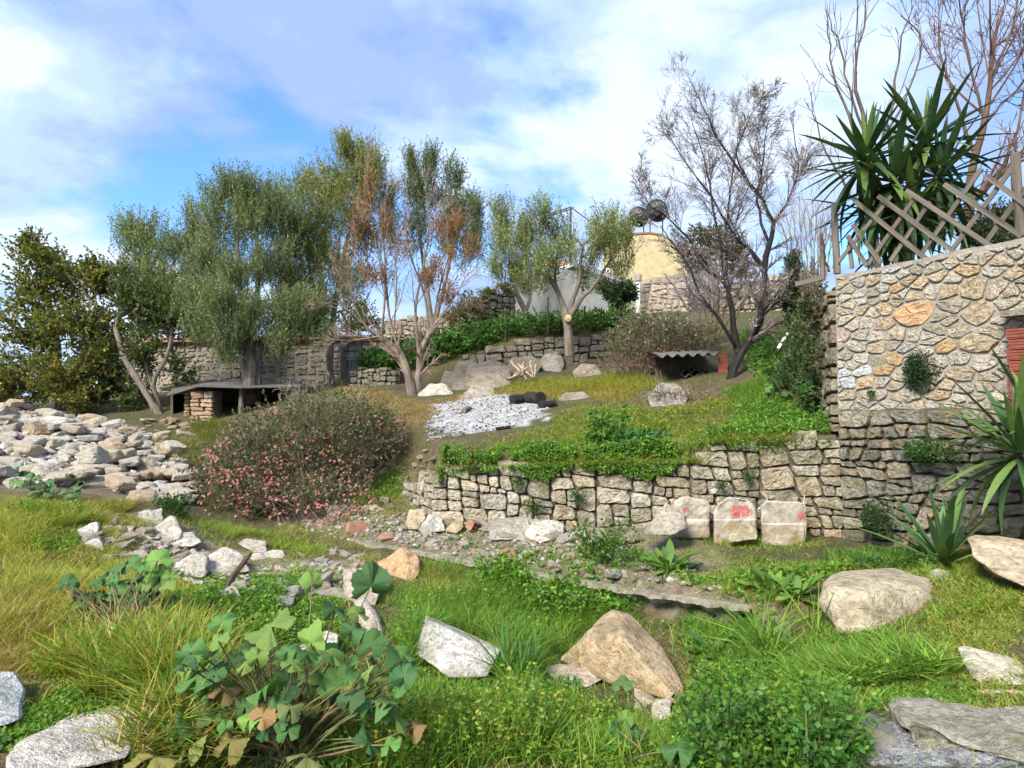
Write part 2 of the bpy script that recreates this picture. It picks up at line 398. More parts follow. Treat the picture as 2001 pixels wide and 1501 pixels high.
UPP = [at(*t) for t in [
    (840, 890, 9.0), (1000, 892, 9.0), (1300, 880, 8.9), (1450, 850, 8.6), (1600, 840, 8.4), (830, 860, 9.8), (1000, 830, 10.8), (860, 787, 13), (1080, 777, 12.8),
    (1200, 850, 9.8), (1200, 800, 11.2), (1200, 762, 13.2), (1400, 800, 10.5), (1550, 770, 10.2), (1600, 725, 11), (1425, 740, 12.6), (1300, 792, 11.5), (1530, 665, 14.5),
    (1580, 640, 15), (1450, 660, 16), (1480, 610, 20), (1000, 742, 16), (1200, 738, 15.5), (800, 772, 14.5), (700, 775, 14.5), (640, 765, 16), (650, 748, 21), (750, 745, 18),
    (900, 725, 17.8), (1100, 717, 18.0), (1200, 712, 18.0), (1000, 655, 19.2), (1200, 652, 19.2), (1040, 640, 24), (850, 695, 20), (800, 722, 19), (700, 705, 24), (1200, 622, 24),
    (1300, 610, 24), (1400, 650, 18), (400, 824, 15.5), (300, 807, 16.5), (100, 807, 17), (0, 802, 18), (400, 768, 21), (200, 765, 23), (0, 780, 30), (620, 805, 13),
    (450, 855, 13.5), (400, 905, 11.5), (700, 870, 10.6), (780, 900, 9.9), (560, 930, 10.6)]] + [(-60, 50, 0), (-20, 40, 2), (0, 40, 5), (20, 40, 5.2), (60, 50, 5), (14, 24, 5.2), (-25, 20, 1.4)]
rl, ra, ru = RBF(LOW), RBF(APRON), RBF(UPP)
WALL = np.array([(-14, 13.4), (-5, 11.8), (-2.3, 10.8), (-1.07, 8.9), (3.94, 7.77), (5.3, 5.67), (8, 1.5)])
LEDGE = np.array([(-9, 11.6), (-3.42, 9.1), (1.99, 5.4), (4.5, 3.7), (7.5, 1.7)])
GARDEN = np.array([(4.16, 8.0), (5.35, 12), (6.6, 17), (40, 17), (40, -3), (8.5, 1.5), (5.5, 5.75)])
def signed(x, y, line):
    """Distance to a polyline, positive on its far side."""
    p = np.stack([x, y], 1); best = np.full(len(p), 1e9); sg = np.ones(len(p))
    for a, b in zip(line[:-1], line[1:]):
        d = b - a; t = np.clip(((p - a) @ d) / (d @ d), 0, 1); q = a + t[:, None] * d
        r = np.linalg.norm(p - q, axis=1); c = d[0] * (p[:, 1] - a[1]) - d[1] * (p[:, 0] - a[0])
        m = r < best; best[m] = r[m]; sg[m] = np.sign(c[m])
    return best * sg
def ground_z(x, y):
    x = np.atleast_1d(np.asarray(x, float)); y = np.atleast_1d(np.asarray(y, float))
    zl, za, zu = rl(x, y), ra(x, y), ru(x, y)
    zl = np.where(y < 1, np.minimum(zl, .3), zl)
    hw = .07 + 1.3 * smooth01((-1.2 - x) / 1.1)
    sl = signed(x, y, LEDGE); hl = .07 + .5 * smooth01((x - 2.1) / .6)
    wa = smooth01((sl - .1) / (2 * hl) + .5) * smooth01((x + 3.9) / .5)
    z = zl * (1 - wa) + za * wa
    wu = smooth01((signed(x, y, WALL) - .22) / (2 * hw) + .5)
    z = z * (1 - wu) + zu * wu
    z = np.where(in_poly(x, y, GARDEN), 3.0, z)
    far = smooth01((np.hypot(x, y - 10) - 35) / 30)
    z = z * (1 - far) + far * 1.0
    P = np.stack([x, y], 1)
    return np.clip(z, -1, 5.7) + .035 * vnoise(P, 1.6, 3, 3) * smooth01((y - 1) / 3)
def hit(px, py, lo=2.0, hi=70):
    """First point of the terrain on the sight line of a photo pixel."""
    r = ray(px, py); d = np.concatenate([np.arange(lo, 20, .03), np.arange(20, hi, .1)]); k = d / r[1]
    zz_ = CAMZ + r[2] * k; g = ground_z(r[0] * k, d); i = np.nonzero(zz_ <= g)[0]
    i = i[0] if len(i) else len(d) - 1
    return np.array([r[0] * k[i], d[i], g[i]])
def region(px):
    return np.array([hit(*p)[:2] for p in px])
def axis(parts):
    return np.unique(np.round(np.concatenate([np.arange(a, b, s) for a, b, s in parts]), 4))
gx = axis([(-150, -40, 10), (-40, -12, 1.2), (-12, 6.6, .12), (6.6, 12, .4), (12, 40, 2), (40, 151, 10)])
gy = axis([(-60, -4, 5), (-4, 2, .5), (2, 15, .12), (15, 26, .3), (26, 60, 2), (60, 301, 15)])
GX, GY = np.meshgrid(gx, gy); fx, fy = GX.ravel(), GY.ravel()
gz = ground_z(fx, fy)
ix = np.arange(len(fx)).reshape(GX.shape)
gq = np.stack([ix[:-1, :-1], ix[:-1, 1:], ix[1:, 1:], ix[1:, :-1]], -1).reshape(-1, 4)
ASH = region([(845, 790), (900, 776), (1000, 770), (1085, 790), (1070, 815), (1000, 836), (940, 844), (890, 850), (862, 846), (848, 832), (845, 812)])
GRAVEL = region([(1640, 1499), (1680, 1430), (1760, 1400), (1999, 1470), (1999, 1499)])
gP = np.stack([fx, fy], 1)
gc = vary([(.15, .125, .065), (.17, .135, .075)], len(fx), .08)
mixn = smooth01(vnoise(gP, .8, 5) * .8 + .5)[:, None]
gc = gc * (1 - mixn) + mixn * np.array([.105, .115, .04])
mound = region([(0, 955), (260, 975), (300, 1000), (160, 1010), (330, 1100), (230, 1250), (150, 1330), (0, 1400)])
gc[in_poly(fx, fy, mound)] = (.17, .145, .06)
rub = region([(150, 1000), (330, 1005), (420, 1060), (700, 1100), (720, 1130), (480, 1150), (300, 1110)])
gc[in_poly(fx, fy, rub)] = (.33, .27, .2)
apron_soil = (signed(fx, fy, LEDGE) > .05) & (signed(fx, fy, WALL) < .15) & (fx > -3.5) & (fx < 2.2)
gc[apron_soil] = (.30, .25, .18)
jit = gP + .16 * np.stack([vnoise(gP, 4, 11), vnoise(gP, 4, 12)], 1)
jit2 = jit + rng.normal(0, .08, jit.shape); ia = in_poly(jit2[:, 0], jit2[:, 1], ASH); gc[ia] = vary([(.62, .62, .63), (.5, .5, .5)], ia.sum(), .06, hue=.01)
ig = in_poly(jit[:, 0], jit[:, 1], GRAVEL); gc[ig] = (.30, .305, .32)
heapz = region([(0, 800), (130, 815), (270, 840), (380, 960), (270, 985), (150, 960), (0, 960)])
gc[in_poly(fx, fy, heapz)] = (.24, .20, .15)
M['soil'] = plain_mat('soil', (.2, .15, .1), attr=True, scale=14, bump=1.0, bumpd=.06)
ground = ob('ground', np_mesh('ground', np.stack([fx, fy, gz], 1), gq, M['soil'], gc, True))
tag(ground, kind='structure')

# ---------------------------------------------------------------- the broken concrete ledge along the trench
def noisy_slab(name, front, back, thick, mat, seed):
    """Strip of slab between two plan lines, with a chipped front lip; top follows given heights."""
    m = 150; f, b = spline(front, m), spline(back, m)
    j = vnoise(np.stack([np.arange(m) * .16, np.zeros(m)], 1), 1.6, seed, 4)
    d = unit(f - b); d[:, 2] = 0
    f = f + d * (.045 * j)[:, None]; f[:, 2] += .012 * vnoise(np.stack([np.arange(m) * .3, np.ones(m)], 1), 2, seed + 1, 4)
    lo = f.copy(); lo[:, 2] -= thick * (1 + .22 * j); lo += d * (-.05)
    rows = [b - np.array([0, 0, thick]), lo, f + np.array([0, 0, -.03]) + d * .01, f, .6 * f + .4 * b + np.array([0, 0, .01]), b]
    V = np.stack(rows, 1).reshape(-1, 3); k = len(rows); i = np.arange((m) * k).reshape(m, k)
    Q = np.stack([i[:-1, :-1], i[1:, :-1], i[1:, 1:], i[:-1, 1:]], -1).reshape(-1, 4)
    mb = MB().add(V, Q); return mb.obj(name, mat, origin=b[m // 2])
lf = [at(500, 1027, 9.35), at(800, 1078, 7.55), at(1000, 1116, 6.6), at(1250, 1157, 5.85), at(1465, 1190, 5.35)]
lb = [p + np.array([.06, .09, .008]) for p in lf]
led = noisy_slab('concrete_ledge', lf, lb, .075, M['concrete'], 4)
tag(led, 'long thin broken concrete slab edge running below the low dry stone wall', 'ledge')

# ================================================================ stones
def ico(sub):
    t = (1 + 5 ** .5) / 2
    V = [(-1, t, 0), (1, t, 0), (-1, -t, 0), (1, -t, 0), (0, -1, t), (0, 1, t), (0, -1, -t), (0, 1, -t), (t, 0, -1), (t, 0, 1), (-t, 0, -1), (-t, 0, 1)]
    Fc = [(0, 11, 5), (0, 5, 1), (0, 1, 7), (0, 7, 10), (0, 10, 11), (1, 5, 9), (5, 11, 4), (11, 10, 2), (10, 7, 6), (7, 1, 8), (3, 9, 4), (3, 4, 2), (3, 2, 6), (3, 6, 8), (3, 8, 9), (4, 9, 5), (2, 4, 11), (6, 2, 10), (8, 6, 7), (9, 8, 1)]
    V = [np.array(v, float) / np.linalg.norm(v) for v in V]
    for _ in range(sub):
        c, nf = {}, []
        def mid(a, b):
            k = (min(a, b), max(a, b))
            if k not in c: v = V[a] + V[b]; V.append(v / np.linalg.norm(v)); c[k] = len(V) - 1
            return c[k]
        for a, b, d in Fc:
            x, y, z = mid(a, b), mid(b, d), mid(d, a); nf += [(a, x, z), (b, y, x), (d, z, y), (x, y, z)]
        Fc = nf
    return np.array(V), np.array(Fc)
ICO = {k: ico(k) for k in (0, 1, 2, 3)}
def rock_verts(sub, dims, seed, cuts=9, rough=.05, sharp=1.0, planes=None):
    """Angular rock: a direction sphere cut back by random planes, then roughened. dims = full size x, y, z."""
    g = np.random.default_rng(seed); D, Fc = ICO[sub]
    N = [(1, 0, 0), (-1, 0, 0), (0, 1, 0), (0, -1, 0), (0, 0, 1), (0, 0, -1)]
    N = unit(np.array(N, float) + g.normal(0, .16, (6, 3))); dist = np.full(6, .78)
    if planes is None:
        E = rand_dirs(cuts, g); N = np.vstack([N, E]); dist = np.concatenate([dist, g.uniform(.72, .98, cuts)])
    else:
        N = np.vstack([N, unit(np.array([p[:3] for p in planes], float))]); dist = np.concatenate([dist, [p[3] for p in planes]])
    dn = D @ N.T; r = np.where(dn > .05, dist / np.maximum(dn, .05), 9)
    k = 26 * sharp; rr = -np.log(np.exp(-k * r).sum(1)) / k     # smooth minimum keeps edges slightly worn
    V = D * rr[:, None]
    V *= (1 + rough * vnoise(V * 2.2, 1.5, seed, 3) + rough * .5 * vnoise(V * 2.2, 5.5, seed + 9, 2))[:, None]
    V -= (V.max(0) + V.min(0)) / 2; V /= (V.max(0) - V.min(0)); V *= np.array(dims)
    return V, Fc
def rock_mesh(name, sub, dims, seed, mat, smooth=False, **k):
    V, Fc = rock_verts(sub, dims, seed, **k); return np_mesh(name, V, Fc, mat, None, smooth)
def clip(poly, a, n):
    """Keep the side of a convex outline where (p-a).n <= 0."""
    out = []; s = (poly - a) @ n
    for i in range(len(poly)):
        j = (i + 1) % len(poly)
        if s[i] <= 0: out.append(poly[i])
        if (s[i] < 0) != (s[j] < 0) and s[i] != s[j]: out.append(poly[i] + (poly[j] - poly[i]) * (s[i] / (s[i] - s[j])))
    return np.array(out) if len(out) > 2 else None
def cells(seeds, bound, aspect=1.0, near=26, weight=None):
    """Voronoi cells of seeds (u, v), measured with u shrunk by aspect, inside a convex bound."""
    sc = np.array([1 / aspect, 1.0]); P = seeds * sc; B = np.asarray(bound, float) * sc; res = []
    for i, p in enumerate(P):
        d = np.linalg.norm(P - p, axis=1); poly = B
        for j in np.argsort(d)[1:near]:
            v_ = P[j] - p; f_ = .5 if weight is None else np.clip(.5 + (weight[i] ** 2 - weight[j] ** 2) / (2 * (v_ @ v_) + 1e-9), .12, .88)
            poly = clip(poly, p + v_ * f_, v_)
            if poly is None: break
        res.append(None if poly is None else poly / sc)
    return res
def split_stones(bound, area, g, aspect=1.4, slant=.10):
    """Cuts an outline into stones like coursed rubble: repeated slightly slanting splits, uneven sizes."""
    todo, done = [np.asarray(bound, float)], []
    while todo:
        p = todo.pop(); w = p.max(0) - p.min(0)
        A = .5 * abs(np.sum(p[:, 0] * np.roll(p[:, 1], -1) - p[:, 1] * np.roll(p[:, 0], -1)))
        lim = area * g.choice([.35, .6, 1.0, 1.6, 2.4], p=[.16, .24, .3, .2, .1])
        if A < lim * 1.35 and max(w[0] / aspect / w[1], w[1] * aspect / w[0]) < 2.2 or A < area * .3: done.append(p); continue
        t = g.uniform(.34, .66); vert = w[0] > w[1] * aspect * g.uniform(.75, 1.25); c = p.min(0) + w * [t, t]
        if A > area * 12: c = p.min(0) + w * g.uniform(.42, .58)
        a = g.normal(0, slant * (1.6 if vert else .8)); nrm = np.array([math.cos(a), math.sin(a)]) if vert else np.array([math.sin(a), math.cos(a)])
        for sgn in (1, -1):
            q = clip(p, c, nrm * sgn)
            if q is not None: todo.append(q)
    return done
def rows_seeds(U, top, h, w, g, jit=.25):
    """Seeds in wavering courses; h course height, w stone width (mean)."""
    out = []; v = h * .5; k = 0
    while v < top:
        hh = h * g.uniform(.75, 1.3); u = g.uniform(-w, 0)
        while u < U + w:
            ww = w * g.choice([.55, .8, 1, 1.3, 1.7], p=[.2, .25, .25, .2, .1]); u += ww * .5
            out.append((u, v + g.normal(0, h * jit))); u += ww * .5
        v += hh; k += 1
    return np.array(out)
def stone_block(poly, proud, deep, gap, seed, n=14):
    """One laid stone: outline poly (u, v) shrunk by the joint, face swelling towards the viewer. Local axes u, v, out."""
    g = np.random.default_rng(seed); c = poly.mean(0)
    e = np.roll(poly, -1, 0) - poly; L = np.linalg.norm(e, axis=1); cum = np.concatenate([[0], np.cumsum(L)])
    per = np.maximum(1, np.round(L / cum[-1] * n)).astype(int); ring = []
    for a in range(len(poly)):
        for b in range(per[a]):
            f = b / per[a]; ring.append(poly[a] + e[a] * (.06 if b == 0 else f))
            if b == 0 and L[a] > cum[-1] * .08: ring[-1] = poly[a] * .9 + (poly[a] + e[a]) * .1; ring.append(poly[a] * .62 + (poly[a] + e[a]) * .38) if per[a] == 1 else None
    ring = np.array(ring); n = len(ring)
    if n < 5: ring = np.repeat(ring, 2, 0) + np.tile([[0, 0]], (2 * n, 1)); ring[1::2] = (ring[::2] + np.roll(ring[::2], -1, 0)) / 2; n = len(ring)
    size = np.sqrt(max(1e-6, 0.5 * abs(np.sum(ring[:, 0] * np.roll(ring[:, 1], -1) - ring[:, 1] * np.roll(ring[:, 0], -1)))))
    d = ring - c; r = np.linalg.norm(d, axis=1, keepdims=True); d = d * np.maximum(.4, (r - gap * .5 - np.abs(g.normal(0, gap * .28 + size * .012, (n, 1)))) / (r + 1e-9))
    tilt = g.normal(0, .07, 2)
    rings = []
    for s, o, jn in ((1.0, -deep, 0), (1.0, -.1 * proud, .004), (.955, proud * .85, .016), (.70, proud * .98, .03), (.34, proud, .028)):
        rr = d * (s if s == 1 else np.minimum(.985, s + g.normal(0, .03, (n, 1)))); z = o + (rr @ tilt if o >= 0 else 0) + g.normal(0, jn * size, n)
        rings.append(np.column_stack([rr, np.broadcast_to(z, n)]))
    cen = np.array([[0, 0, proud * 1.1]])
    V = np.vstack(rings + [cen]); i = np.arange(n); j = (i + 1) % n; Q = []
    for q in range(len(rings) - 1): Q.append(np.stack([q * n + i, q * n + j, (q + 1) * n + j, (q + 1) * n + i], 1))
    b = (len(rings) - 1) * n; T = np.stack([b + i, b + j, np.full(n, len(V) - 1)], 1)
    return V, np.vstack(Q), T, c, size
def lay_stones(root, A, B, z0, bound, seeds, aspect, mat, colf, gap, proud, deep, seed, keep=None, name='stone', n=14, face_out=0.0, slope=0.0, weight=None):
    """Stones as parts of root along the wall face A->B (plan), v measured up from z0 (+ slope*u)."""
    A, B = np.array(A, float), np.array(B, float); U = np.linalg.norm(B - A); e = (B - A) / U
    out = np.array([e[1], -e[0]]); p0 = np.array(root.location); count = 0
    X = Matrix(((e[0], 0, out[0]), (e[1], 0, out[1]), (slope, 1, 0)))
    for i, poly in enumerate(seeds if isinstance(seeds, list) else cells(seeds, bound, aspect, weight=weight)):
        if poly is None or len(poly) < 3: continue
        c = poly.mean(0); w = poly.max(0) - poly.min(0)
        if min(w) < gap * 1.6 or (keep is not None and not keep(*c)): continue
        V, Q, T, c, size = stone_block(poly, proud * random.uniform(.5, 1.3), deep, gap, seed * 999 + i, n)
        base = np.array([*(A + e * c[0] + out * (face_out + random.uniform(-.3, .3) * proud)), z0 + c[1] + slope * c[0]])
        Vw = V @ np.array([[e[0], e[1], slope], [0, 0, 1], [out[0], out[1], 0]])
        me = np_mesh(name, Vw, [Q, T], mat, None, False)
        ob(name, me, root, tuple(base - p0), color=colf(c[0], c[1], size)); count += 1
    return count
def wall_core(root, A, B, z0, z1, thick, mat, name, inset, slope0=0, slope1=0, rough=.02, seed=1):
    """Solid body of a wall behind its face stones; top may follow a list of (u share, height)."""
    A, B = np.array(A, float), np.array(B, float); U = np.linalg.norm(B - A); e = (B - A) / U; out = np.array([e[1], -e[0]])
    m = max(8, int(U / .12)); u = np.linspace(0, U, m)
    top = np.interp(u / U, [k for k, _ in z1], [k for _, k in z1])
    n = vnoise(np.stack([u, u * 0], 1), 5, seed)
    hs = 7; rows = []
    for k in range(hs + 1):
        z = z0 + (top - z0) * k / hs
        xy = A + e * u[:, None] - out * inset
        nn = vnoise(np.column_stack([u, z]), 6, seed + 1, 2) * rough * (0 < k)
        rows.append(np.column_stack([xy + out * nn[:, None], z + n * rough * (k == hs)]))
    back = A + e * u[:, None] - out * (inset + thick)
    rows.append(np.column_stack([back, top + n * rough])); rows.append(np.column_stack([back, np.full(m, z0)]))
    V = np.stack(rows, 1).reshape(-1, 3); k = len(rows); ii = np.arange(m * k).reshape(m, k)
    Q = np.stack([ii[:-1, :-1], ii[1:, :-1], ii[1:, 1:], ii[:-1, 1:]], -1).reshape(-1, 4)
    mb = MB().add(V, Q)
    for end in (0, m - 1):
        r = V.reshape(m, k, 3)[end]; o = np.arange(k)
        mb.add(np.vstack([r, r.mean(0)]), None, np.stack([o, (o + 1) % k, np.full(k, k)], 1))
    return mb.obj(name, mat, root, smooth=False)
def pick(cols, stain=(0, .1)):
    cols = [np.array(c) for c in cols]
    def f(u, v, s):
        c = random.choice(cols) * random.uniform(.82, 1.15); return (*np.clip(c, 0, 1), random.uniform(*stain))
    return f

# ---------------------------------------------------------------- low dry stone retaining wall
WA, WB, WC, WD = (-1.07, 8.9), (3.94, 7.77), (5.6, 5.2), (-1.85, 10.15)
low_cols = [(.54, .50, .41), (.46, .43, .35), (.58, .55, .48), (.50, .45, .36), (.44, .42, .37), (.56, .49, .38)]
g = np.random.default_rng(21)
lw = thing('dry_stone_wall', (*WA, 0), 'low grey dry stone retaining wall below the weedy terrace, with weeds in its joints', 'wall')
tops = [(0, .80), (.25, .86), (.5, .93), (.70, .98), (.71, 1.22), (1, 1.28)]
U1 = np.linalg.norm(np.subtract(WB, WA))
wall_core(lw, WA, WB, -.35, tops, .35, M['core'], 'earth_core', .045, rough=.02)
def keep_low(u, v): return v - .25 < np.interp(u / U1, [k for k, _ in tops], [k for _, k in tops]) - .03
sd = split_stones([(-.05, 0), (U1 + .05, 0), (U1 + .05, 1.6), (-.05, 1.6)], .042, g, 1.35)
def colf_low(u, v, s):
    warm = random.random() < .35
    c = np.array(random.choice(low_cols)) * random.uniform(.85, 1.2)
    if u > 3.1: c *= np.array([.85, .85, .80])
    return (*c, random.uniform(.25, .5) if (warm and u > 3) else random.uniform(0, .25))
lay_stones(lw, WA, WB, -.25, [(-.05, 0), (U1 + .05, 0), (U1 + .05, 1.6), (-.05, 1.6)], sd, 1.35, M['dry'], colf_low, .014, .03, .16, 31, keep_low)
# the return at its broken left end
U0 = np.linalg.norm(np.subtract(WA, WD)); t0 = [(0, .35), (.5, .5), (1, .78)]
wall_core(lw, WD, WA, -.3, t0, .3, M['core'], 'earth_core', .09, seed=5, rough=.03)
lay_stones(lw, WD, WA, -.25, [(0, 0), (U0, 0), (U0, 1.4), (0, 1.4)], split_stones([(0, 0), (U0, 0), (U0, 1.4), (0, 1.4)], .03, g, 1.4), 1.3, M['dry'], pick(low_cols), .024, .03, .14, 32, lambda u, v: v - .25 < np.interp(u / U0, [0, .5, 1], [.35, .5, .78]))
# the same wall under the mortared wall
U2 = np.linalg.norm(np.subtract(WC, WB))
wall_core(lw, WB, WC, -.4, [(0, 1.60), (1, 1.62)], .4, M['core'], 'earth_core', .06, seed=6, rough=.02)
sd2 = split_stones([(0.02, 0), (U2, 0), (U2, 1.92), (0.02, 1.90)], .045, g, 1.7, .16)
lay_stones(lw, WB, WC, -.3, [(0.02, 0), (U2, 0), (U2, 1.92), (0.02, 1.90)], sd2, 1.5, M['dry'], pick([(.33, .31, .25), (.28, .27, .235), (.36, .33, .26), (.25, .245, .22)], (.1, .55)), .02, .03, .18, 33)

# ---------------------------------------------------------------- mortared rubble wall on top of it
MA, MBp = np.array((3.99, 7.85)), np.array((5.75, 5.13)); ME = (MBp - MA) / np.linalg.norm(MBp - MA); MN = np.array([ME[1], -ME[0]])
UM = np.linalg.norm(MBp - MA)
Mz0 = 1.58
def m_uv(px, py):
    p = on_plane(px, py, (*MA, 0), (*MN, 0)); return np.array([(p[:2] - MA) @ ME, p[2] - Mz0])
mtop = [(0, at(1612, 540, 7.85)[2]), (.5, 3.29), (1, 3.32)]
mw = thing('stone_wall', (*MA, Mz0), 'tall mortared rubble stone wall in cream and orange stones below the lattice fence', 'wall')
wall_core(mw, MA, MBp, Mz0, mtop, .42, M['mortar'], 'mortar', .012, rough=.012, seed=8)
photo_stones = [  # pixel, colour, rust
    (1785, 612, (.60, .43, .27), .85), (1725, 600, (.55, .44, .30), .35), (1905, 560, (.52, .44, .31), .1), (1910, 615, (.52, .43, .30), .2), (1912, 672, (.50, .42, .30), .1),
    (1750, 655, (.5, .45, .36), 0), (1670, 633, (.56, .51, .42), 0), (1640, 655, (.58, .47, .42), .05), (1628, 680, (.58, .47, .44), .05), (1676, 675, (.54, .50, .43), 0), (1715, 678, (.52, .43, .31), .2),
    (1770, 680, (.42, .41, .38), 0), (1838, 678, (.56, .40, .24), .6), (1637, 712, (.56, .52, .46), 0), (1682, 703, (.57, .53, .46), 0), (1745, 700, (.56, .40, .24), .45), (1726, 724, (.52, .36, .2), .5),
    (1686, 724, (.62, .68, .70), 0), (1652, 745, (.62, .68, .70), 0), (1695, 745, (.54, .42, .29), .3), (1725, 747, (.46, .44, .40), 0), (1760, 735, (.5, .46, .38), 0), (1878, 730, (.48, .41, .31), .1),
    (1925, 710, (.55, .51, .43), 0), (1830, 705, (.5, .47, .4), 0), (1876, 700, (.5, .47, .4), 0), (1648, 582, (.56, .54, .48), 0), (1682, 575, (.57, .55, .5), 0), (1650, 610, (.50, .46, .37), 0), (1687, 603, (.54, .46, .33), .1),
    (1740, 545, (.55, .51, .43), 0), (1795, 555, (.55, .44, .31), .25), (1752, 565, (.54, .38, .24), .5), (1835, 540, (.54, .47, .36), .1), (1885, 527, (.56, .42, .26), .5), (1826, 565, (.58, .54, .46), 0), (1853, 566, (.53, .42, .30), .2),
    (1640, 558, (.48, .43, .33), .1), (1682, 550, (.5, .48, .44), 0), (1745, 523, (.62, .66, .68), 0), (1960, 510, (.52, .46, .36), .2), (1950, 560, (.54, .48, .40), .1), (1690, 632, (.56, .53, .46), 0), (1724, 636, (.55, .43, .33), .2),
    (1870, 640, (.52, .46, .36), .1), (1840, 770, (.49, .38, .28), .4), (1650, 775, (.52, .47, .36), .1), (1700, 775, (.5, .46, .38), .05), (1770, 770, (.47, .44, .37), 0), (1930, 755, (.47, .40, .31), .1), (1650, 790, (.5, .46, .38), 0)]
ps = np.array([m_uv(a, b) for a, b, _, _ in photo_stones])
gg = np.random.default_rng(5)
rs = rows_seeds(UM, 1.8, .10, .15, gg, .28)
rs = rs[np.all(np.linalg.norm((rs[:, None] - ps[None]) / [1.5, 1], axis=2) > .078, axis=1)]
huge = ps[[0, 2, 3, 4, 22]]
rs = rs[np.all(np.linalg.norm((rs[:, None] - huge[None]) / [1.5, 1], axis=2) > .15, axis=1)]
rs = rs[np.linalg.norm((rs - ps[0]) / [1.5, 1], axis=1) > .19]
allm = np.vstack([ps, rs])
mwt = np.full(len(allm), .02); mwt[0] = .115; mwt[[2, 3, 4]] = .07; mwt[[1, 5, 22, 23, 40, 41]] = .045
wcol = [(.5, .45, .36), (.54, .50, .42), (.46, .42, .34), (.52, .44, .33), (.55, .52, .46)]
def colf_m(u, v, s):
    k = np.argmin(np.linalg.norm(ps - [u, v], axis=1))
    if np.linalg.norm(ps[k] - [u, v]) < .10: c, r_ = photo_stones[k][2:]; return (*c, r_)
    return (*(np.array(random.choice(wcol)) * random.uniform(.85, 1.12)), random.choice([0, 0, .1, .25, .45]))
ht = mtop[0][1] - Mz0
lay_stones(mw, MA, MBp, Mz0, [(0.01, .01), (UM, .01), (UM, ht + .02), (0.01, ht - .03)], allm, 1.5, M['wallrock'], colf_m, .015, .016, .10, 41, weight=mwt)
# its end face, going back along the bank
EA, EB = np.array((5.3, 12.2)), np.array((4.0, 7.95))
UE = np.linalg.norm(EB - EA)
sw = thing('garden_bank_wall', (*EB, 1.6), 'overgrown rough stone bank wall running back from the mortared wall corner', 'wall')
wall_core(sw, EA, EB, 1.2, [(0, 3.25), (1, 3.16)], .4, M['core'], 'earth_core', .09, rough=.03, seed=12)
lay_stones(sw, EA, EB - np.array([.012, .04]), 1.3, [(0, 0), (UE, 0), (UE, 1.8), (0, 1.8)], split_stones([(0, 0), (UE, 0), (UE, 1.8), (0, 1.8)], .06, g, 1.6), 1.5, M['dry'], pick([(.33, .29, .22), (.27, .25, .2), (.36, .30, .22)], (0, .3)), .03, .03, .15, 42)
# piece of hollow red brickwork at the photo's edge
br = thing('brick_pier', (*(MA + ME * 2.3 + MN * .2), 1.0), 'broken red hollow brick pier with cement cap against the rubble wall', 'pier')
b0 = on_plane(1966, 690, (*(MA + MN * .16), 0), (*MN, 0)); ub = (b0[:2] - MA) @ ME
for r_ in range(9):
    for k in range(3):
        u0 = ub + k * .30 + (.02 if r_ % 2 else 0); z = at(1966, 640, 6.4)[2] - .04 - r_ * .105
        mb = MB(); p = MA + ME * u0 + MN * .025; q = MA + ME * (u0 + .285) + MN * .025; o_ = MN * .13
        ff = [np.array([*p, z - .095]), np.array([*q, z - .095]), np.array([*q, z]), np.array([*p, z])]
        mb.prism(np.array([v + np.array([*o_, 0]) for v in ff]), np.array(ff))
        for gr in range(3):
            zz_ = z - .075 + gr * .03
            f2 = np.array([[*(p + o_ + ME * .01), zz_ - .006], [*(q + o_ - ME * .01), zz_ - .006], [*(q + o_ - ME * .01), zz_ + .006], [*(p + o_ + ME * .01), zz_ + .006]])
            mb.prism(f2 + np.array([*MN, 0]) * .006, f2)
        mb.obj('brick', M['brick'], br, origin=(*p, z))
mb = MB(); z = at(1966, 612, 6.4)[2]; p = MA + ME * (ub - .03) + MN * .02; q = MA + ME * (ub + 1.0) + MN * .02
ff = np.array([[*p, z - .06], [*q, z - .06], [*q, z], [*p, z]])
mb.prism(ff + np.array([*(MN * .17), 0]), ff); mb.obj('cement_cap', M['concrete'], br)

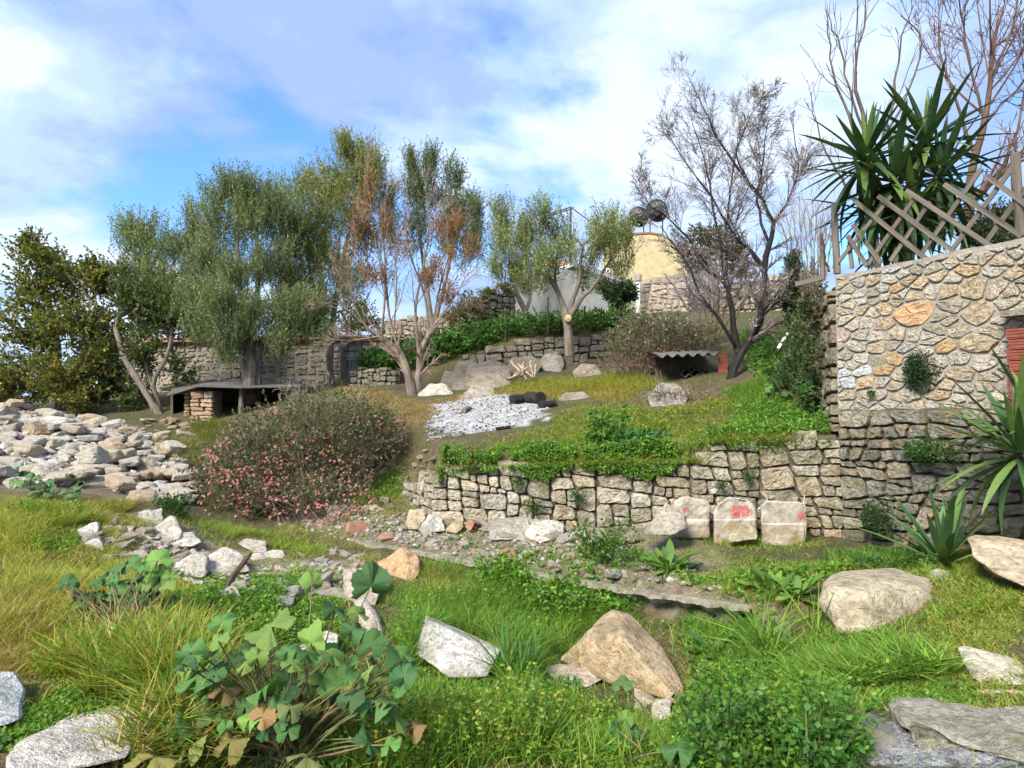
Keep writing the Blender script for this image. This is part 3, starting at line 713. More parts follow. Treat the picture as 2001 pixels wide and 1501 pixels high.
# ================================================================ boulders
import bmesh
P_FRONT = [0]
ROCKS = []      # plan places of boulders: plants stay short just in front of them
def hull_rock(name, label, pts, color, seed, rough=.03, cat='rock', mat='rock', group=None, edge=.05, smooth=False, lift=0.0, bev=.012, settle=True):
    """A boulder from corner points given as (pixel x, pixel y, distance): convex body, cut fine, faces broken up."""
    f_ = max(pts[:max(4, len(pts) // 2)], key=lambda p: p[1])          # where its front foot meets the ground
    k_ = np.clip(hit(np.clip(f_[0], 5, 1995), min(f_[1] - 6, 1499))[1] / f_[2], .75, 1.3)
    k_ = k_ if settle else 1.0
    P = np.array([at(p[0], p[1], p[2] * k_) for p in pts]) + [0, 0, lift]; c = P.mean(0); c[2] = P[:, 2].min()
    bm = bmesh.new()
    for p in P - c: bm.verts.new(p)
    r = bmesh.ops.convex_hull(bm, input=bm.verts)
    bmesh.ops.delete(bm, geom=[v for v in bm.verts if not v.link_faces], context='VERTS')
    size = np.linalg.norm(P.max(0) - P.min(0))
    bmesh.ops.bevel(bm, geom=[e for e in bm.edges], offset=size * bev, segments=1, affect='EDGES', profile=.6)
    bmesh.ops.triangulate(bm, faces=bm.faces)
    for _ in range(5):
        long = [e for e in bm.edges if e.calc_length() > size * edge]
        if not long: break
        bmesh.ops.subdivide_edges(bm, edges=long, cuts=1)
        bmesh.ops.triangulate(bm, faces=bm.faces)
    bm.normal_update()
    V = np.array([v.co for v in bm.verts]); N = np.array([v.normal for v in bm.verts])
    k = 1 / size
    d = rough * size * (vnoise(V * k * 3, 1.6, seed, 3) + .5 * np.abs(vnoise(V * k * 3, 4.5, seed + 3, 2)) - .3)
    # stepped bedding: broken ledges across the faces
    bed = V @ unit(np.random.default_rng(seed).normal(size=3) * [.35, .35, 1.0]) * k * 7
    d += rough * .6 * size * (np.abs((bed + .4 * vnoise(V * k * 3, 2, seed + 7)) % 1 - .5) - .25)
    V = V + N * d[:, None]
    T = np.array([[v.index for v in f.verts] for f in bm.faces]); bm.free()
    P_FRONT[0] = P[:, 1].min()
    ROCKS.append((c[0], P[:, 1].min(), (P[:, 0].max() - P[:, 0].min()) / 2, P[:, 1].max()))
    return tag(ob(name, np_mesh(name, V, T, M[mat], None, smooth), loc=tuple(c), color=color), label, cat, group)
def solid(face, back=.3, shrink=.9, drop=0):
    """Corner list for hull_rock: a seen outline plus the same outline farther away."""
    f = list(face); cx = np.mean([p[0] for p in f]); cy = np.mean([p[1] for p in f])
    return f + [(cx + (p[0] - cx) * shrink, cy + (p[1] - cy) * shrink + drop, p[2] + back) for p in f]
C_TAN, C_PALE, C_GREY, C_WARM, C_WHITE = (.52, .41, .27), (.50, .46, .39), (.36, .34, .29), (.47, .37, .26), (.58, .56, .52)
hull_rock('boulder', 'large tan pyramid shaped boulder with an orange top facet standing in the grass',
    [(1196, 1188, 5.0), (1228, 1200, 5.0), (1152, 1238, 4.8), (1222, 1250, 4.5), (1092, 1288, 4.95), (1104, 1302, 5.0), (1215, 1318, 4.75), (1348, 1388, 4.1), (1338, 1330, 4.4), (1290, 1262, 4.75), (1300, 1372, 4.2),
     (1205, 1225, 5.5), (1300, 1290, 5.3), (1120, 1315, 5.5), (1345, 1400, 4.9), (1240, 1345, 4.6)], (*C_TAN, .58), 3, .012, bev=.005)
hull_rock('boulder', 'tilted white block speckled with black lichen, sunk in the grass',
    solid([(832, 1228, 4.75), (925, 1272, 4.55), (978, 1292, 4.55), (952, 1345, 4.3), (880, 1345, 4.25), (812, 1300, 4.5)], .28, 1.0, -8), (.62, .61, .58, 0), 5, .010, mat='rock', lift=.08, bev=.005)
hull_rock('boulder', 'rusty orange pitted boulder leaning below the concrete ledge',
    solid([(733, 1098, 6.4), (790, 1072, 6.35), (815, 1086, 6.35), (822, 1122, 6.2), (800, 1150, 6.05), (738, 1150, 6.1)], .4), (.52, .36, .24, .8), 8, .03)
hull_rock('boulder', 'squarish pale pink rock next to the rusty orange boulder',
    solid([(672, 1112, 6.3), (730, 1108, 6.3), (742, 1160, 6.0), (735, 1195, 5.9), (668, 1188, 5.9)], .35), (.52, .45, .39, .15), 10, .025)
hull_rock('boulder', 'dark grey flat slab lying among rocks left of the pale pink rock',
    solid([(606, 1160, 5.95), (650, 1148, 6.0), (692, 1158, 5.9), (690, 1192, 5.7), (612, 1190, 5.75)], .4), (.30, .285, .26, .1), 12, .025)
hull_rock('boulder', 'long slanted white slab with dark patches running down behind the tall mallow',
    solid([(690, 1172, 5.5), (712, 1168, 5.5), (745, 1215, 5.2), (792, 1312, 4.4), (772, 1335, 4.35), (715, 1245, 4.95)], .22), (.52, .46, .40, .2), 14, .02)
hull_rock('boulder', 'low white stone showing between the mallow leaves',
    solid([(580, 1262, 4.8), (640, 1232, 4.95), (662, 1240, 4.9), (655, 1285, 4.7), (588, 1292, 4.7)], .3), (.6, .57, .52, 0), 16, .02)
hull_rock('boulder', 'big blocky pale boulder with brown underside near the short yucca',
    [(1614, 1140, 5.0), (1640, 1118, 5.3), (1745, 1113, 5.4), (1820, 1128, 5.2), (1835, 1180, 4.9), (1790, 1225, 4.7), (1700, 1250, 4.55), (1640, 1235, 4.65), (1612, 1180, 4.85), (1622, 1150, 4.8), (1700, 1158, 4.65), (1800, 1160, 4.75),
     (1640, 1150, 5.9), (1820, 1150, 5.8), (1800, 1230, 5.5), (1650, 1240, 5.5)], (.55, .48, .36, .15), 18, .013, bev=.006)
hull_rock('boulder', 'thick cream rock slab jutting out beside the short yucca',
    [(1884, 1050, 5.35), (1925, 1042, 5.5), (2010, 1060, 5.3), (2060, 1075, 5.1), (1898, 1085, 5.15), (1940, 1120, 4.9), (2010, 1150, 4.7), (2080, 1160, 4.6), (1930, 1062, 6.0), (2060, 1080, 5.9), (1960, 1140, 5.6), (2080, 1170, 5.4)], (.60, .51, .37, .2), 20, .02, settle=False, bev=.006)
hull_rock('boulder', 'pale wedge rock with a pink patch on the grassy bank above the gravel',
    [(1866, 1262, 4.1), (1890, 1258, 4.25), (2010, 1285, 4.1), (2060, 1300, 4.0), (1872, 1290, 4.0), (1915, 1352, 3.75), (2010, 1362, 3.65), (2060, 1365, 3.6), (1900, 1290, 4.7), (2050, 1300, 4.7), (1930, 1370, 4.4), (2050, 1375, 4.3)], (.66, .60, .50, .3), 22, .014, settle=False, bev=.006)
hull_rock('rock_outcrop', 'low grey lichened rock outcrop behind the grey gravel',
    [(1745, 1372, 3.7), (1850, 1385, 3.6), (1940, 1392, 3.55), (2040, 1375, 3.5), (2060, 1500, 2.95), (1960, 1480, 3.0), (1860, 1450, 3.15), (1760, 1425, 3.35), (1770, 1390, 4.2), (2040, 1400, 4.1), (1770, 1440, 4.0), (2050, 1500, 3.8)], (.34, .33, .27, .05), 24, .035)
hull_rock('stone_slab', 'large flat whitish slab lying in the grass at the front corner',
    [(8, 1505, 2.75), (40, 1475, 2.95), (150, 1410, 3.3), (262, 1392, 3.45), (282, 1440, 3.25), (255, 1510, 2.85), (130, 1540, 2.7), (10, 1540, 2.65), (60, 1520, 3.2), (250, 1470, 3.5), (150, 1480, 3.5)], (.60, .57, .52, 0), 26, .014, lift=.07)
hull_rock('stone_slab', 'bluish white slab cut by the frame beyond the large flat slab',
    [(-60, 1345, 3.4), (30, 1334, 3.55), (50, 1370, 3.4), (45, 1430, 3.1), (0, 1450, 3.0), (-70, 1440, 3.0), (-60, 1400, 3.8), (40, 1420, 3.6)], (.56, .60, .62, 0), 28, .014, lift=.06)
for k, (nm, lab, o, colr, bk) in enumerate([
    ('boulder', 'big rounded white boulder at the foot of the tumbled stones', [(392, 1098, 7.0), (440, 1068, 7.2), (478, 1085, 7.1), (492, 1118, 6.8), (400, 1124, 6.75)], (.56, .51, .45, .1), .45),
    ('boulder', 'crumbly white rock left of the big rounded white boulder', [(345, 1104, 6.9), (385, 1078, 7.1), (405, 1092, 7.0), (400, 1128, 6.7), (340, 1130, 6.7)], (.55, .52, .47, .1), .4),
    ('boulder', 'long pale block on the pit floor right of the big rounded white boulder', [(490, 1082, 7.4), (552, 1072, 7.6), (562, 1090, 7.4), (545, 1112, 7.1), (492, 1108, 7.1)], (.57, .52, .45, .1), .35),
    ('boulder', 'low rounded rock behind the long pale block', [(455, 1068, 7.9), (480, 1052, 8.1), (520, 1060, 8.0), (522, 1080, 7.7), (460, 1082, 7.7)], (.5, .45, .4, .1), .35),
    ('boulder', 'squared grey stone standing at the top of the tumbled stones', [(268, 998, 8.3), (318, 993, 8.4), (320, 1025, 8.1), (272, 1026, 8.1)], (.42, .40, .36, .05), .4),
    ('boulder', 'pale stone leaning below the squared grey stone', [(298, 1035, 7.9), (335, 1008, 8.1), (358, 1038, 7.8), (350, 1055, 7.6), (300, 1058, 7.6)], (.55, .51, .44, .1), .35),
    ('stone_slab', 'flat white slab lying across the tumbled stones', [(300, 1050, 7.5), (380, 1040, 7.6), (395, 1058, 7.4), (380, 1068, 7.3), (310, 1072, 7.2)], (.6, .57, .52, .05), .45),
    ('stone_slab', 'two tone white slab stuck in the mound above the tumbled stones', [(150, 1035, 6.6), (190, 1022, 6.7), (192, 1040, 6.6), (160, 1056, 6.5)], (.6, .58, .54, .05), .35),
    ('boulder', 'grey angled stone under the two tone slab on the mound', [(162, 1062, 6.45), (195, 1050, 6.5), (205, 1075, 6.35), (175, 1082, 6.3)], (.48, .46, .42, .05), .3),
    ('stone_block', 'squared buff block at the ledge by the flowering bush', [(635, 988, 9.3), (690, 988, 9.3), (694, 1012, 9.1), (688, 1021, 9.05), (645, 1019, 9.1)], (.47, .42, .33, .05), .35),
    ('boulder', 'rough cream rock right of the squared buff block', [(694, 994, 9.25), (735, 986, 9.3), (762, 1000, 9.2), (748, 1022, 9.0), (694, 1022, 9.0)], (.54, .48, .37, .15), .3),
    ('boulder', 'upright yellowish boulder on the rubble before the wall corner', [(792, 1022, 8.6), (800, 996, 8.75), (828, 995, 8.75), (834, 1010, 8.6), (818, 1036, 8.4), (796, 1034, 8.4)], (.52, .45, .31, .15), .3),
    ('boulder', 'white broken rock beside the upright yellowish boulder', [(816, 1036, 8.4), (838, 1006, 8.6), (866, 1012, 8.55), (872, 1038, 8.3), (825, 1042, 8.3)], (.57, .55, .51, 0), .3),
    ('boulder', 'small tan wedge of stone near the red brick fragment', [(872, 1036, 8.3), (884, 1018, 8.4), (905, 1018, 8.4), (906, 1030, 8.3), (893, 1044, 8.15)], (.46, .38, .25, .1), .25),
    ('stone_block', 'grey lichened square block lying at the foot of the dry wall', [(952, 1014, 8.1), (1030, 1013, 8.1), (1036, 1028, 8.0), (1026, 1054, 7.8), (956, 1056, 7.8)], (.36, .35, .30, 0), .4),
    ('boulder', 'white split boulder next to the grey square block', [(1026, 1048, 7.8), (1040, 1020, 8.0), (1085, 1015, 8.0), (1103, 1026, 7.9), (1098, 1050, 7.7), (1055, 1062, 7.6)], (.57, .53, .46, .1), .35),
    ('stone_slab', 'grey slab with orange broken end leaning beside the painted blocks', [(1255, 1040, 7.0), (1300, 982, 7.35), (1338, 1008, 7.2), (1342, 1030, 7.0), (1315, 1046, 6.9), (1262, 1045, 6.95)], (.42, .38, .32, .35), .22),
    ('boulder', 'triangular tan stone leaning against the middle painted block', [(1420, 1048, 7.1), (1462, 1018, 7.2), (1482, 1036, 7.1), (1480, 1054, 6.95), (1428, 1059, 6.95)], (.47, .42, .29, .05), .2),
    ('stone_slab', 'flat pinkish slab lying in front of the painted blocks', [(1420, 1064, 7.15), (1535, 1058, 7.3), (1562, 1070, 7.1), (1500, 1080, 6.9), (1435, 1082, 6.9)], (.52, .45, .38, .3), .3),
    ('boulder', 'pale block half buried under the pyramid boulder', [(1238, 1332, 4.45), (1275, 1330, 4.45), (1282, 1362, 4.3), (1265, 1400, 4.1), (1240, 1385, 4.15)], (.52, .46, .37, .1), .3),
    ('boulder', 'cream rock lying below the pale block under the pyramid boulder', [(1275, 1372, 4.2), (1310, 1366, 4.2), (1312, 1400, 4.0), (1290, 1422, 3.9), (1272, 1408, 3.95)], (.54, .49, .41, .05), .25),
    ('stone_slab', 'pinkish slab behind the tall grass left of the pyramid boulder', [(1052, 1322, 4.7), (1075, 1304, 4.8), (1185, 1302, 4.75), (1192, 1320, 4.6), (1150, 1345, 4.5), (1058, 1348, 4.5)], (.47, .40, .33, .25), .3),
    ('boulder', 'upright grey stone half hidden in grass below the ledge end', [(1514, 1235, 5.0), (1528, 1216, 5.1), (1546, 1222, 5.1), (1545, 1262, 4.9), (1532, 1288, 4.75), (1517, 1280, 4.8)], (.40, .37, .31, .05), .3),
    ('concrete_lump', 'grey crushed concrete lump at the edge of the gravel', [(1698, 1440, 3.3), (1712, 1410, 3.4), (1750, 1414, 3.4), (1758, 1440, 3.25), (1745, 1462, 3.15), (1706, 1460, 3.15)], (.33, .34, .35, 0), .25),
    ('boulder', 'white flat rock at the foot of the twin trunk olive', [(815, 770, 13.8), (838, 750, 14.1), (868, 752, 14.1), (886, 768, 13.8), (880, 782, 13.5), (820, 784, 13.5)], (.50, .47, .42, 0), .6),
    ('boulder', 'brown grey natural boulder behind the white flat rock', [(858, 752, 15.5), (870, 725, 15.8), (905, 728, 15.8), (925, 750, 15.4), (918, 768, 15.0), (865, 768, 15.0)], (.30, .25, .20, .1), .7),
    ('boulder', 'large rough grey brown boulder left of the cut branches', [(900, 745, 15.8), (918, 712, 16.3), (965, 700, 16.5), (998, 722, 16.2), (1000, 752, 15.5), (960, 765, 15.2), (912, 768, 15.2)], (.31, .265, .22, .1), .8),
    ('boulder', 'pale lower boulder in front of the large rough one', [(905, 772, 14.6), (925, 752, 14.9), (962, 756, 14.9), (972, 770, 14.6), (950, 782, 14.3), (910, 782, 14.3)], (.38, .34, .29, .1), .5),
    ('boulder', 'dark brown lump of outcrop between the white flat rock and the large rough boulder', [(880, 735, 16.6), (895, 706, 17.0), (925, 700, 17.0), (940, 722, 16.7), (930, 745, 16.3), (885, 748, 16.3)], (.27, .23, .18, .1), .7),
    ('boulder', 'craggy brown boulder under the terrace wall behind the cut branches', [(985, 722, 17.0), (1000, 698, 17.3), (1040, 696, 17.3), (1060, 715, 17.0), (1045, 735, 16.6), (990, 738, 16.6)], (.30, .26, .21, .15), .7),
    ('boulder', 'low brown rock in the grass right of the pointed grey boulder', [(1118, 728, 16.0), (1135, 710, 16.3), (1165, 712, 16.3), (1178, 730, 16.0), (1160, 742, 15.7), (1122, 742, 15.7)], (.31, .27, .22, .1), .6),
    ('boulder', 'rough grey rock at the grassy rim above the ash', [(1090, 782, 12.6), (1105, 766, 12.9), (1140, 764, 12.9), (1160, 778, 12.6), (1145, 792, 12.3), (1098, 794, 12.3)], (.33, .30, .25, .1), .5),
    ('boulder', 'tall pointed grey boulder beside the pruned olive trunk', [(1052, 715, 16.4), (1066, 682, 16.8), (1085, 678, 16.8), (1104, 712, 16.4), (1092, 735, 15.9), (1056, 735, 15.9)], (.36, .34, .30, .05), .7),
    ('boulder', 'grey hump of rock under dead twigs before the corrugated shelter', [(1262, 775, 11.6), (1285, 745, 12.0), (1325, 752, 11.9), (1345, 780, 11.5), (1335, 798, 11.2), (1268, 798, 11.2)], (.34, .32, .29, .05), .8),
    ('boulder', 'pale rock under hanging dry vines near the spiky yucca', [(1958, 975, 5.9), (1985, 955, 6.0), (2050, 960, 5.9), (2060, 1035, 5.5), (1975, 1035, 5.6), (1958, 1010, 5.7)], (.52, .44, .33, .2), .4),
    ('boulder', 'white topped stone between the big blocky boulder and the cream slab', [(1815, 1122, 5.35), (1835, 1112, 5.5), (1862, 1118, 5.45), (1880, 1134, 5.2), (1858, 1148, 5.1), (1820, 1146, 5.1)], (.55, .51, .43, .1), .35),
    ('boulder', 'long flat stone under the cream slab corner', [(1862, 1140, 5.15), (1885, 1128, 5.25), (1960, 1145, 5.0), (1985, 1168, 4.7), (1945, 1175, 4.65), (1880, 1158, 4.9)], (.46, .42, .33, .1), .35),
]):
    hull_rock(nm, lab, solid(o, bk, .92), (*(min(.62, c_ * 1.1) for c_ in colr[:3]), colr[3]), 60 + k, .024, cat='rock' if nm != 'concrete_lump' else 'concrete', edge=.06 if k < 24 else .08, settle=not 9 <= k <= 18)

# three dressed blocks with red paint standing along the foot of the wall
def painted(name, red, seed, line):
    m, t, out = new_mat(name); q = NT(t); v = q.n('ShaderNodeTexCoord').outputs['Object']
    sx = q.n('ShaderNodeSeparateXYZ', {0: v})
    base = q.mix(q.step(q.noise(v, 8 + seed, 5, .65), .3, .7), (.27, .23, .18), (.50, .45, .38))
    base = q.mix(q.math('MULTIPLY', q.step(q.noise(v, 19 + seed, 5, .7), .55, .66), .6), base, (.16, .14, .11))
    ochre = q.math('MULTIPLY', q.step(q.noise(v, 5 + seed, 5, .6), .38, .62), q.math('MULTIPLY', q.step(sx.outputs['Z'], line + .02, line - .03), .85))
    base = q.mix(ochre, base, (.25, .20, .10))
    dx = q.math('SUBTRACT', sx.outputs['X'], red[0]); dz = q.math('SUBTRACT', sx.outputs['Z'], red[1])
    dd = q.math('SQRT', q.math('ADD', q.math('POWER', q.math('DIVIDE', dx, red[2]), 2.0), q.math('POWER', q.math('DIVIDE', dz, red[3]), 2.0)))
    mk = q.step(q.math('ADD', dd, q.math('MULTIPLY', q.noise(v, 16, 6, .8), 2.0)), 1.95, 1.75)
    mk = q.math('MULTIPLY', mk, q.step(q.noise(v, 40, 4, .7), .36, .5))
    base = q.mix(mk, base, (.40, .12, .10))
    base = q.mix(q.math('MULTIPLY', q.step(q.math('ABSOLUTE', q.math('SUBTRACT', sx.outputs['Z'], line)), .010, .006), .7), base, (.62, .58, .52))
    p = q.n('ShaderNodeBsdfPrincipled', {'Base Color': base, 'Roughness': .9, 'Specular IOR Level': .15})
    bp = q.n('ShaderNodeBump', {'Height': q.noise(v, 22, 8, .7), 'Strength': .7, 'Distance': .025})
    t.links.new(bp.outputs[0], p.inputs['Normal']); t.links.new(p.outputs[0], out.inputs[0]); return m
for k, (x0, x1, y0, y1, d, lab, red, cut, yaw) in enumerate([
    (1312, 1392, 975, 1045, 7.55, 'pale dressed block with a faint red smear, leftmost of the three painted blocks', (-.12, .08, .06, .04), .09, .12),
    (1394, 1482, 973, 1062, 7.45, 'round shouldered dressed block with a big red paint patch on top', (.01, .11, .15, .09), .13, -.05),
    (1484, 1578, 981, 1058, 7.35, 'squared dressed block with a small red patch at its upper corner', (.15, .10, .08, .07), .05, -.22)]):
    w = (x1 - x0) * d / F * .93; h = (y1 - y0) * d / F; p = at((x0 + x1) / 2, y1, d); z = min(p[2] - .03, ground_z(p[0], p[1])[0] - .03)
    cut_ = cut * F / d; xm = (x0 + x1) / 2; wp = (x1 - x0) * .93 / 2; hT = (y1 + 8 - y0) * d / F; M['painted'] = painted('painted_stone', (red[0], hT - red[1], red[2], red[3]), k, hT - .20)
    f_ = [(xm - wp, y1 + 8, d), (xm + wp * .96, y1 + 8, d), (xm + wp, y0 + cut_ * 1.1, d), (xm + wp - cut_ * .45, y0 + cut_ * .4, d), (xm + wp - cut_ * 1.3, y0, d), (xm - wp + cut_ * 1.2, y0 - 2, d), (xm - wp + cut_ * .35, y0 + cut_ * .5, d), (xm - wp, y0 + cut_ * 1.2, d)]
    o = hull_rock('dressed_block', lab, solid(f_, .33, .97), (.5, .47, .41, .2), 95 + k, .022, cat='stone block', mat='painted', bev=.016, edge=.05, settle=False)

# ---------------------------------------------------------------- heap of stacked stones
HV = [rock_mesh('stone', 2, (1, 1, 1), 200 + k, M['heap'], cuts=5, rough=.05) for k in range(16)]
HEAP = region([(-120, 797), (0, 795), (45, 800), (130, 824), (270, 850), (330, 880), (375, 930), (388, 972), (290, 985), (205, 950), (110, 955), (0, 950), (-120, 950)])
hp = thing('stone_heap', hit(150, 955), 'big heap of loosely stacked pale limestone rubble beside the shed', 'stone heap')
p0 = np.array(hp.location)
heap_cols = [(.74, .69, .60), (.70, .63, .52), (.76, .73, .67), (.68, .55, .40), (.66, .62, .55), (.74, .66, .54)]
gh = np.random.default_rng(77); lo, hi = HEAP.min(0), HEAP.max(0); placed = []; tries = 0
while tries < 14000 and len(placed) < 300:
    tries += 1; q = gh.uniform(lo, hi)
    if not in_poly(q[:1], q[1:], HEAP)[0]: continue
    if q[1] * 0 + abs(q[0] / q[1]) > .86: continue
    rmin = .15 + .07 * gh.random()
    if placed and min(np.hypot(q[0] - a, q[1] - b) for a, b in placed) < rmin: continue
    placed.append(q)
zs = ground_z(*np.array(placed).T)
for k, (q, z) in enumerate(zip(placed, zs)):
    s = gh.choice([.75, 1, 1.25, 1.6], p=[.3, .35, .25, .1]); col = np.array(heap_cols[gh.integers(len(heap_cols))]) * gh.uniform(.9, 1.1)
    ob('stone', HV[k % 16], hp, (q[0] - p0[0], q[1] - p0[1], z + gh.uniform(-.02, .16) - p0[2]), (gh.normal(0, .2), gh.normal(0, .2), gh.uniform(-.7, .7) + (math.pi if gh.random() < .5 else 0)),
       (*np.clip(col, 0, .8), gh.choice([0, 0, .1, .3, .55])), (s * gh.uniform(.24, .36), s * gh.uniform(.19, .26), s * gh.uniform(.10, .17)))

HEAP_PX = [(0, 800), (130, 826), (270, 852), (330, 882), (375, 930), (385, 970), (290, 982), (205, 948), (110, 952), (0, 948)]
# ---------------------------------------------------------------- loose stones
def loose(n, poly_px, label, group, size, cols, seed, stain=(0, .3), flat=.6, sub=2):
    poly = region(poly_px); lo, hi = poly.min(0), poly.max(0); g = np.random.default_rng(seed); k = 0; t = 0
    while k < n and t < 9000:
        t += 1; q = g.uniform(lo, hi)
        if not in_poly(q[:1], q[1:], poly)[0]: continue
        z = ground_z(q[0], q[1])[0]; s = size * g.uniform(.55, 1.5); c = np.array(cols[g.integers(len(cols))]) * g.uniform(.88, 1.1)
        h = s * g.uniform(.4, 1) * flat
        o = ob('loose_stone', HV[g.integers(16)], None, (q[0], q[1], z + h * .25), (g.normal(0, .25), g.normal(0, .25), g.uniform(0, 6.28)), (*np.clip(c, 0, .8), g.uniform(*stain)), (s * g.uniform(.9, 1.5), s * g.uniform(.7, 1.1), h))
        tag(o, label, 'stone', group); k += 1
pale = [(.62, .59, .53), (.58, .52, .43), (.65, .63, .58), (.56, .47, .38)]
loose(46, [(150, 1040), (240, 1020), (345, 1065), (420, 1110), (345, 1130), (250, 1105), (180, 1085)], 'small pale tumbled stone on the slope left of the big rounded white boulder', 'tumbled stones on the slope', .13, pale, 1)
loose(30, [(585, 1085), (640, 1060), (720, 1090), (700, 1120), (610, 1130)], 'small pale stone on the bare soil below the flowering bush', 'stones on the bare pit floor', .08, pale, 2)
loose(24, [(440, 1150), (600, 1120), (640, 1150), (560, 1190), (440, 1185)], 'low pale stone peeping out of the weeds before the pit floor', 'stones among the pit weeds', .16, pale, 6)
loose(60, [(560, 1018), (760, 990), (840, 1020), (1100, 1050), (1240, 1120), (1240, 1148), (1000, 1108), (800, 1068)], 'small loose stone on the rubble strip behind the concrete ledge', 'stones on the rubble strip', .10, pale + [(.44, .38, .30)], 3)
loose(54, [(700, 950), (760, 930), (780, 900), (850, 880), (1080, 880), (1080, 900), (850, 905), (800, 960), (760, 990)], 'small stone lying on the crumbling bank top below the ash patch', 'stones on the bank edge', .10, [(.48, .43, .34), (.42, .37, .29), (.52, .47, .38)], 4)
loose(18, [(1640, 1420), (1700, 1395), (1760, 1430), (1720, 1490), (1660, 1495)], 'whitish stone at the rim of the grey gravel', 'stones by the gravel', .10, [(.56, .53, .46), (.40, .40, .40)], 5)
loose(26, [(410, 840), (440, 850), (300, 850), (240, 835), (330, 818), (420, 825)], 'ochre stone scattered on the soil between heap and shed', 'stones before the shed', .17, [(.55, .45, .32), (.58, .52, .43), (.52, .40, .27)], 7, (.1, .5))
loose(60, [(840, 1012), (1000, 1030), (1250, 1048), (1250, 1068), (1000, 1058), (840, 1040)], 'fallen pale stone lying along the foot of the low dry wall', 'fallen stones at the wall foot', .19, pale + [(.46, .42, .35)], 8)
def red_bits(px, py, label, s, rot, seed, holes=False):
    p = hit(px, py); o = MB()
    if holes:
        for a in range(3):
            for b in range(2): o.box((-.10 + a * .07, -.05, b * .05), (-.10 + a * .07 + .016, .05, b * .05 + .05))
        o.box((-.11, -.052, -.012), (.06, .052, .002)).box((-.11, -.052, .098), (.06, .052, .112)).box((-.1, -.048, .046), (.05, .048, .056))
        me = o.mesh('brick_fragment', M['tile'])
    else: me = rock_mesh('tile_fragment', 2, (s * 1.6, s, s * .35), seed, M['tile'], cuts=6)
    tag(ob('brick_fragment' if holes else 'tile_fragment', me, None, tuple(p + [0, 0, .03]), rot), label, 'fragment')
red_bits(925, 1040, 'broken perforated red brick on the rubble before the dry wall', .2, (.4, .3, .9), 1, True)
red_bits(700, 1040, 'dull red roof tile shard near the squared buff block', .22, (1.0, .2, .6), 2)
red_bits(757, 1056, 'small rounded red tile piece on the ledge lip', .13, (.3, .1, .2), 3)
red_bits(993, 1092, 'bright red tile shard on the ledge left of the leafy clump', .15, (.9, 0, .4), 4)
red_bits(1118, 1030, 'red tile piece wedged by the white split boulder', .15, (.7, .3, 1.2), 5)
# pebbles and grit, too many to count
def grit(name, poly_px, n, size, cols, seed, label):
    poly = region(poly_px); g = np.random.default_rng(seed); lo, hi = poly.min(0), poly.max(0)
    q = g.uniform(lo, hi, (n * 4, 2)); q = q[in_poly(q[:, 0], q[:, 1], poly)][:n]; z = ground_z(q[:, 0], q[:, 1])
    V0 = [rock_verts(0, (1, 1, .7), seed + k, cuts=5, rough=.15)[0] for k in range(6)]; Fc = ICO[0][1]; mb = MB()
    for k in range(len(q)):
        s = size * g.uniform(.4, 1.6); a = g.uniform(0, 6.28); c, sn = math.cos(a), math.sin(a)
        V = V0[k % 6] * s * g.uniform(.7, 1.3, 3); V = np.column_stack([V[:, 0] * c - V[:, 1] * sn, V[:, 0] * sn + V[:, 1] * c, V[:, 2]])
        mb.add(V + [q[k, 0], q[k, 1], z[k] + s * .15], None, Fc, vary(cols, 1, .1, g))
    return tag(mb.obj(name, M['soil']), label, None, None, 'stuff')
grit('rubble', [(520, 1025), (760, 985), (850, 1020), (1100, 1045), (1400, 1120), (1455, 1175), (1250, 1150), (1000, 1110), (800, 1070)], 900, .045, [(.55, .5, .43), (.48, .4, .3), (.6, .57, .52), (.35, .29, .2)], 11, 'fine pale rubble covering the strip along the concrete ledge')
grit('pit_rubble', [(160, 1030), (330, 1040), (440, 1100), (700, 1100), (700, 1150), (420, 1150), (240, 1110)], 700, .05, [(.58, .54, .48), (.5, .44, .36), (.6, .57, .53)], 12, 'fine pale rubble strewn over the pit floor')
grit('gravel', [(1630, 1499), (1680, 1425), (1760, 1420), (1900, 1465), (1999, 1480), (1999, 1499)], 1500, .028, [(.34, .35, .37), (.27, .28, .30), (.42, .42, .42)], 13, 'grey crushed gravel at the front right corner')
grit('ash_litter', [(845, 792), (900, 778), (1000, 772), (1080, 790), (1065, 813), (1000, 834), (940, 846), (880, 858), (838, 860), (832, 845)], 1100, .03, [(.62, .62, .63), (.7, .7, .7), (.3, .29, .28), (.08, .08, .08)], 14, 'white ash and charred bits of the burnt patch')
ho = grit('heap_chips', HEAP_PX, 900, .13, [(.70, .65, .57), (.66, .58, .47), (.74, .70, .63)], 15, 'small pale chips between the stones of the heap')
ho.parent = hp; ho.location = -np.array(hp.location)
for k_ in ('label',):
    del ho[k_]
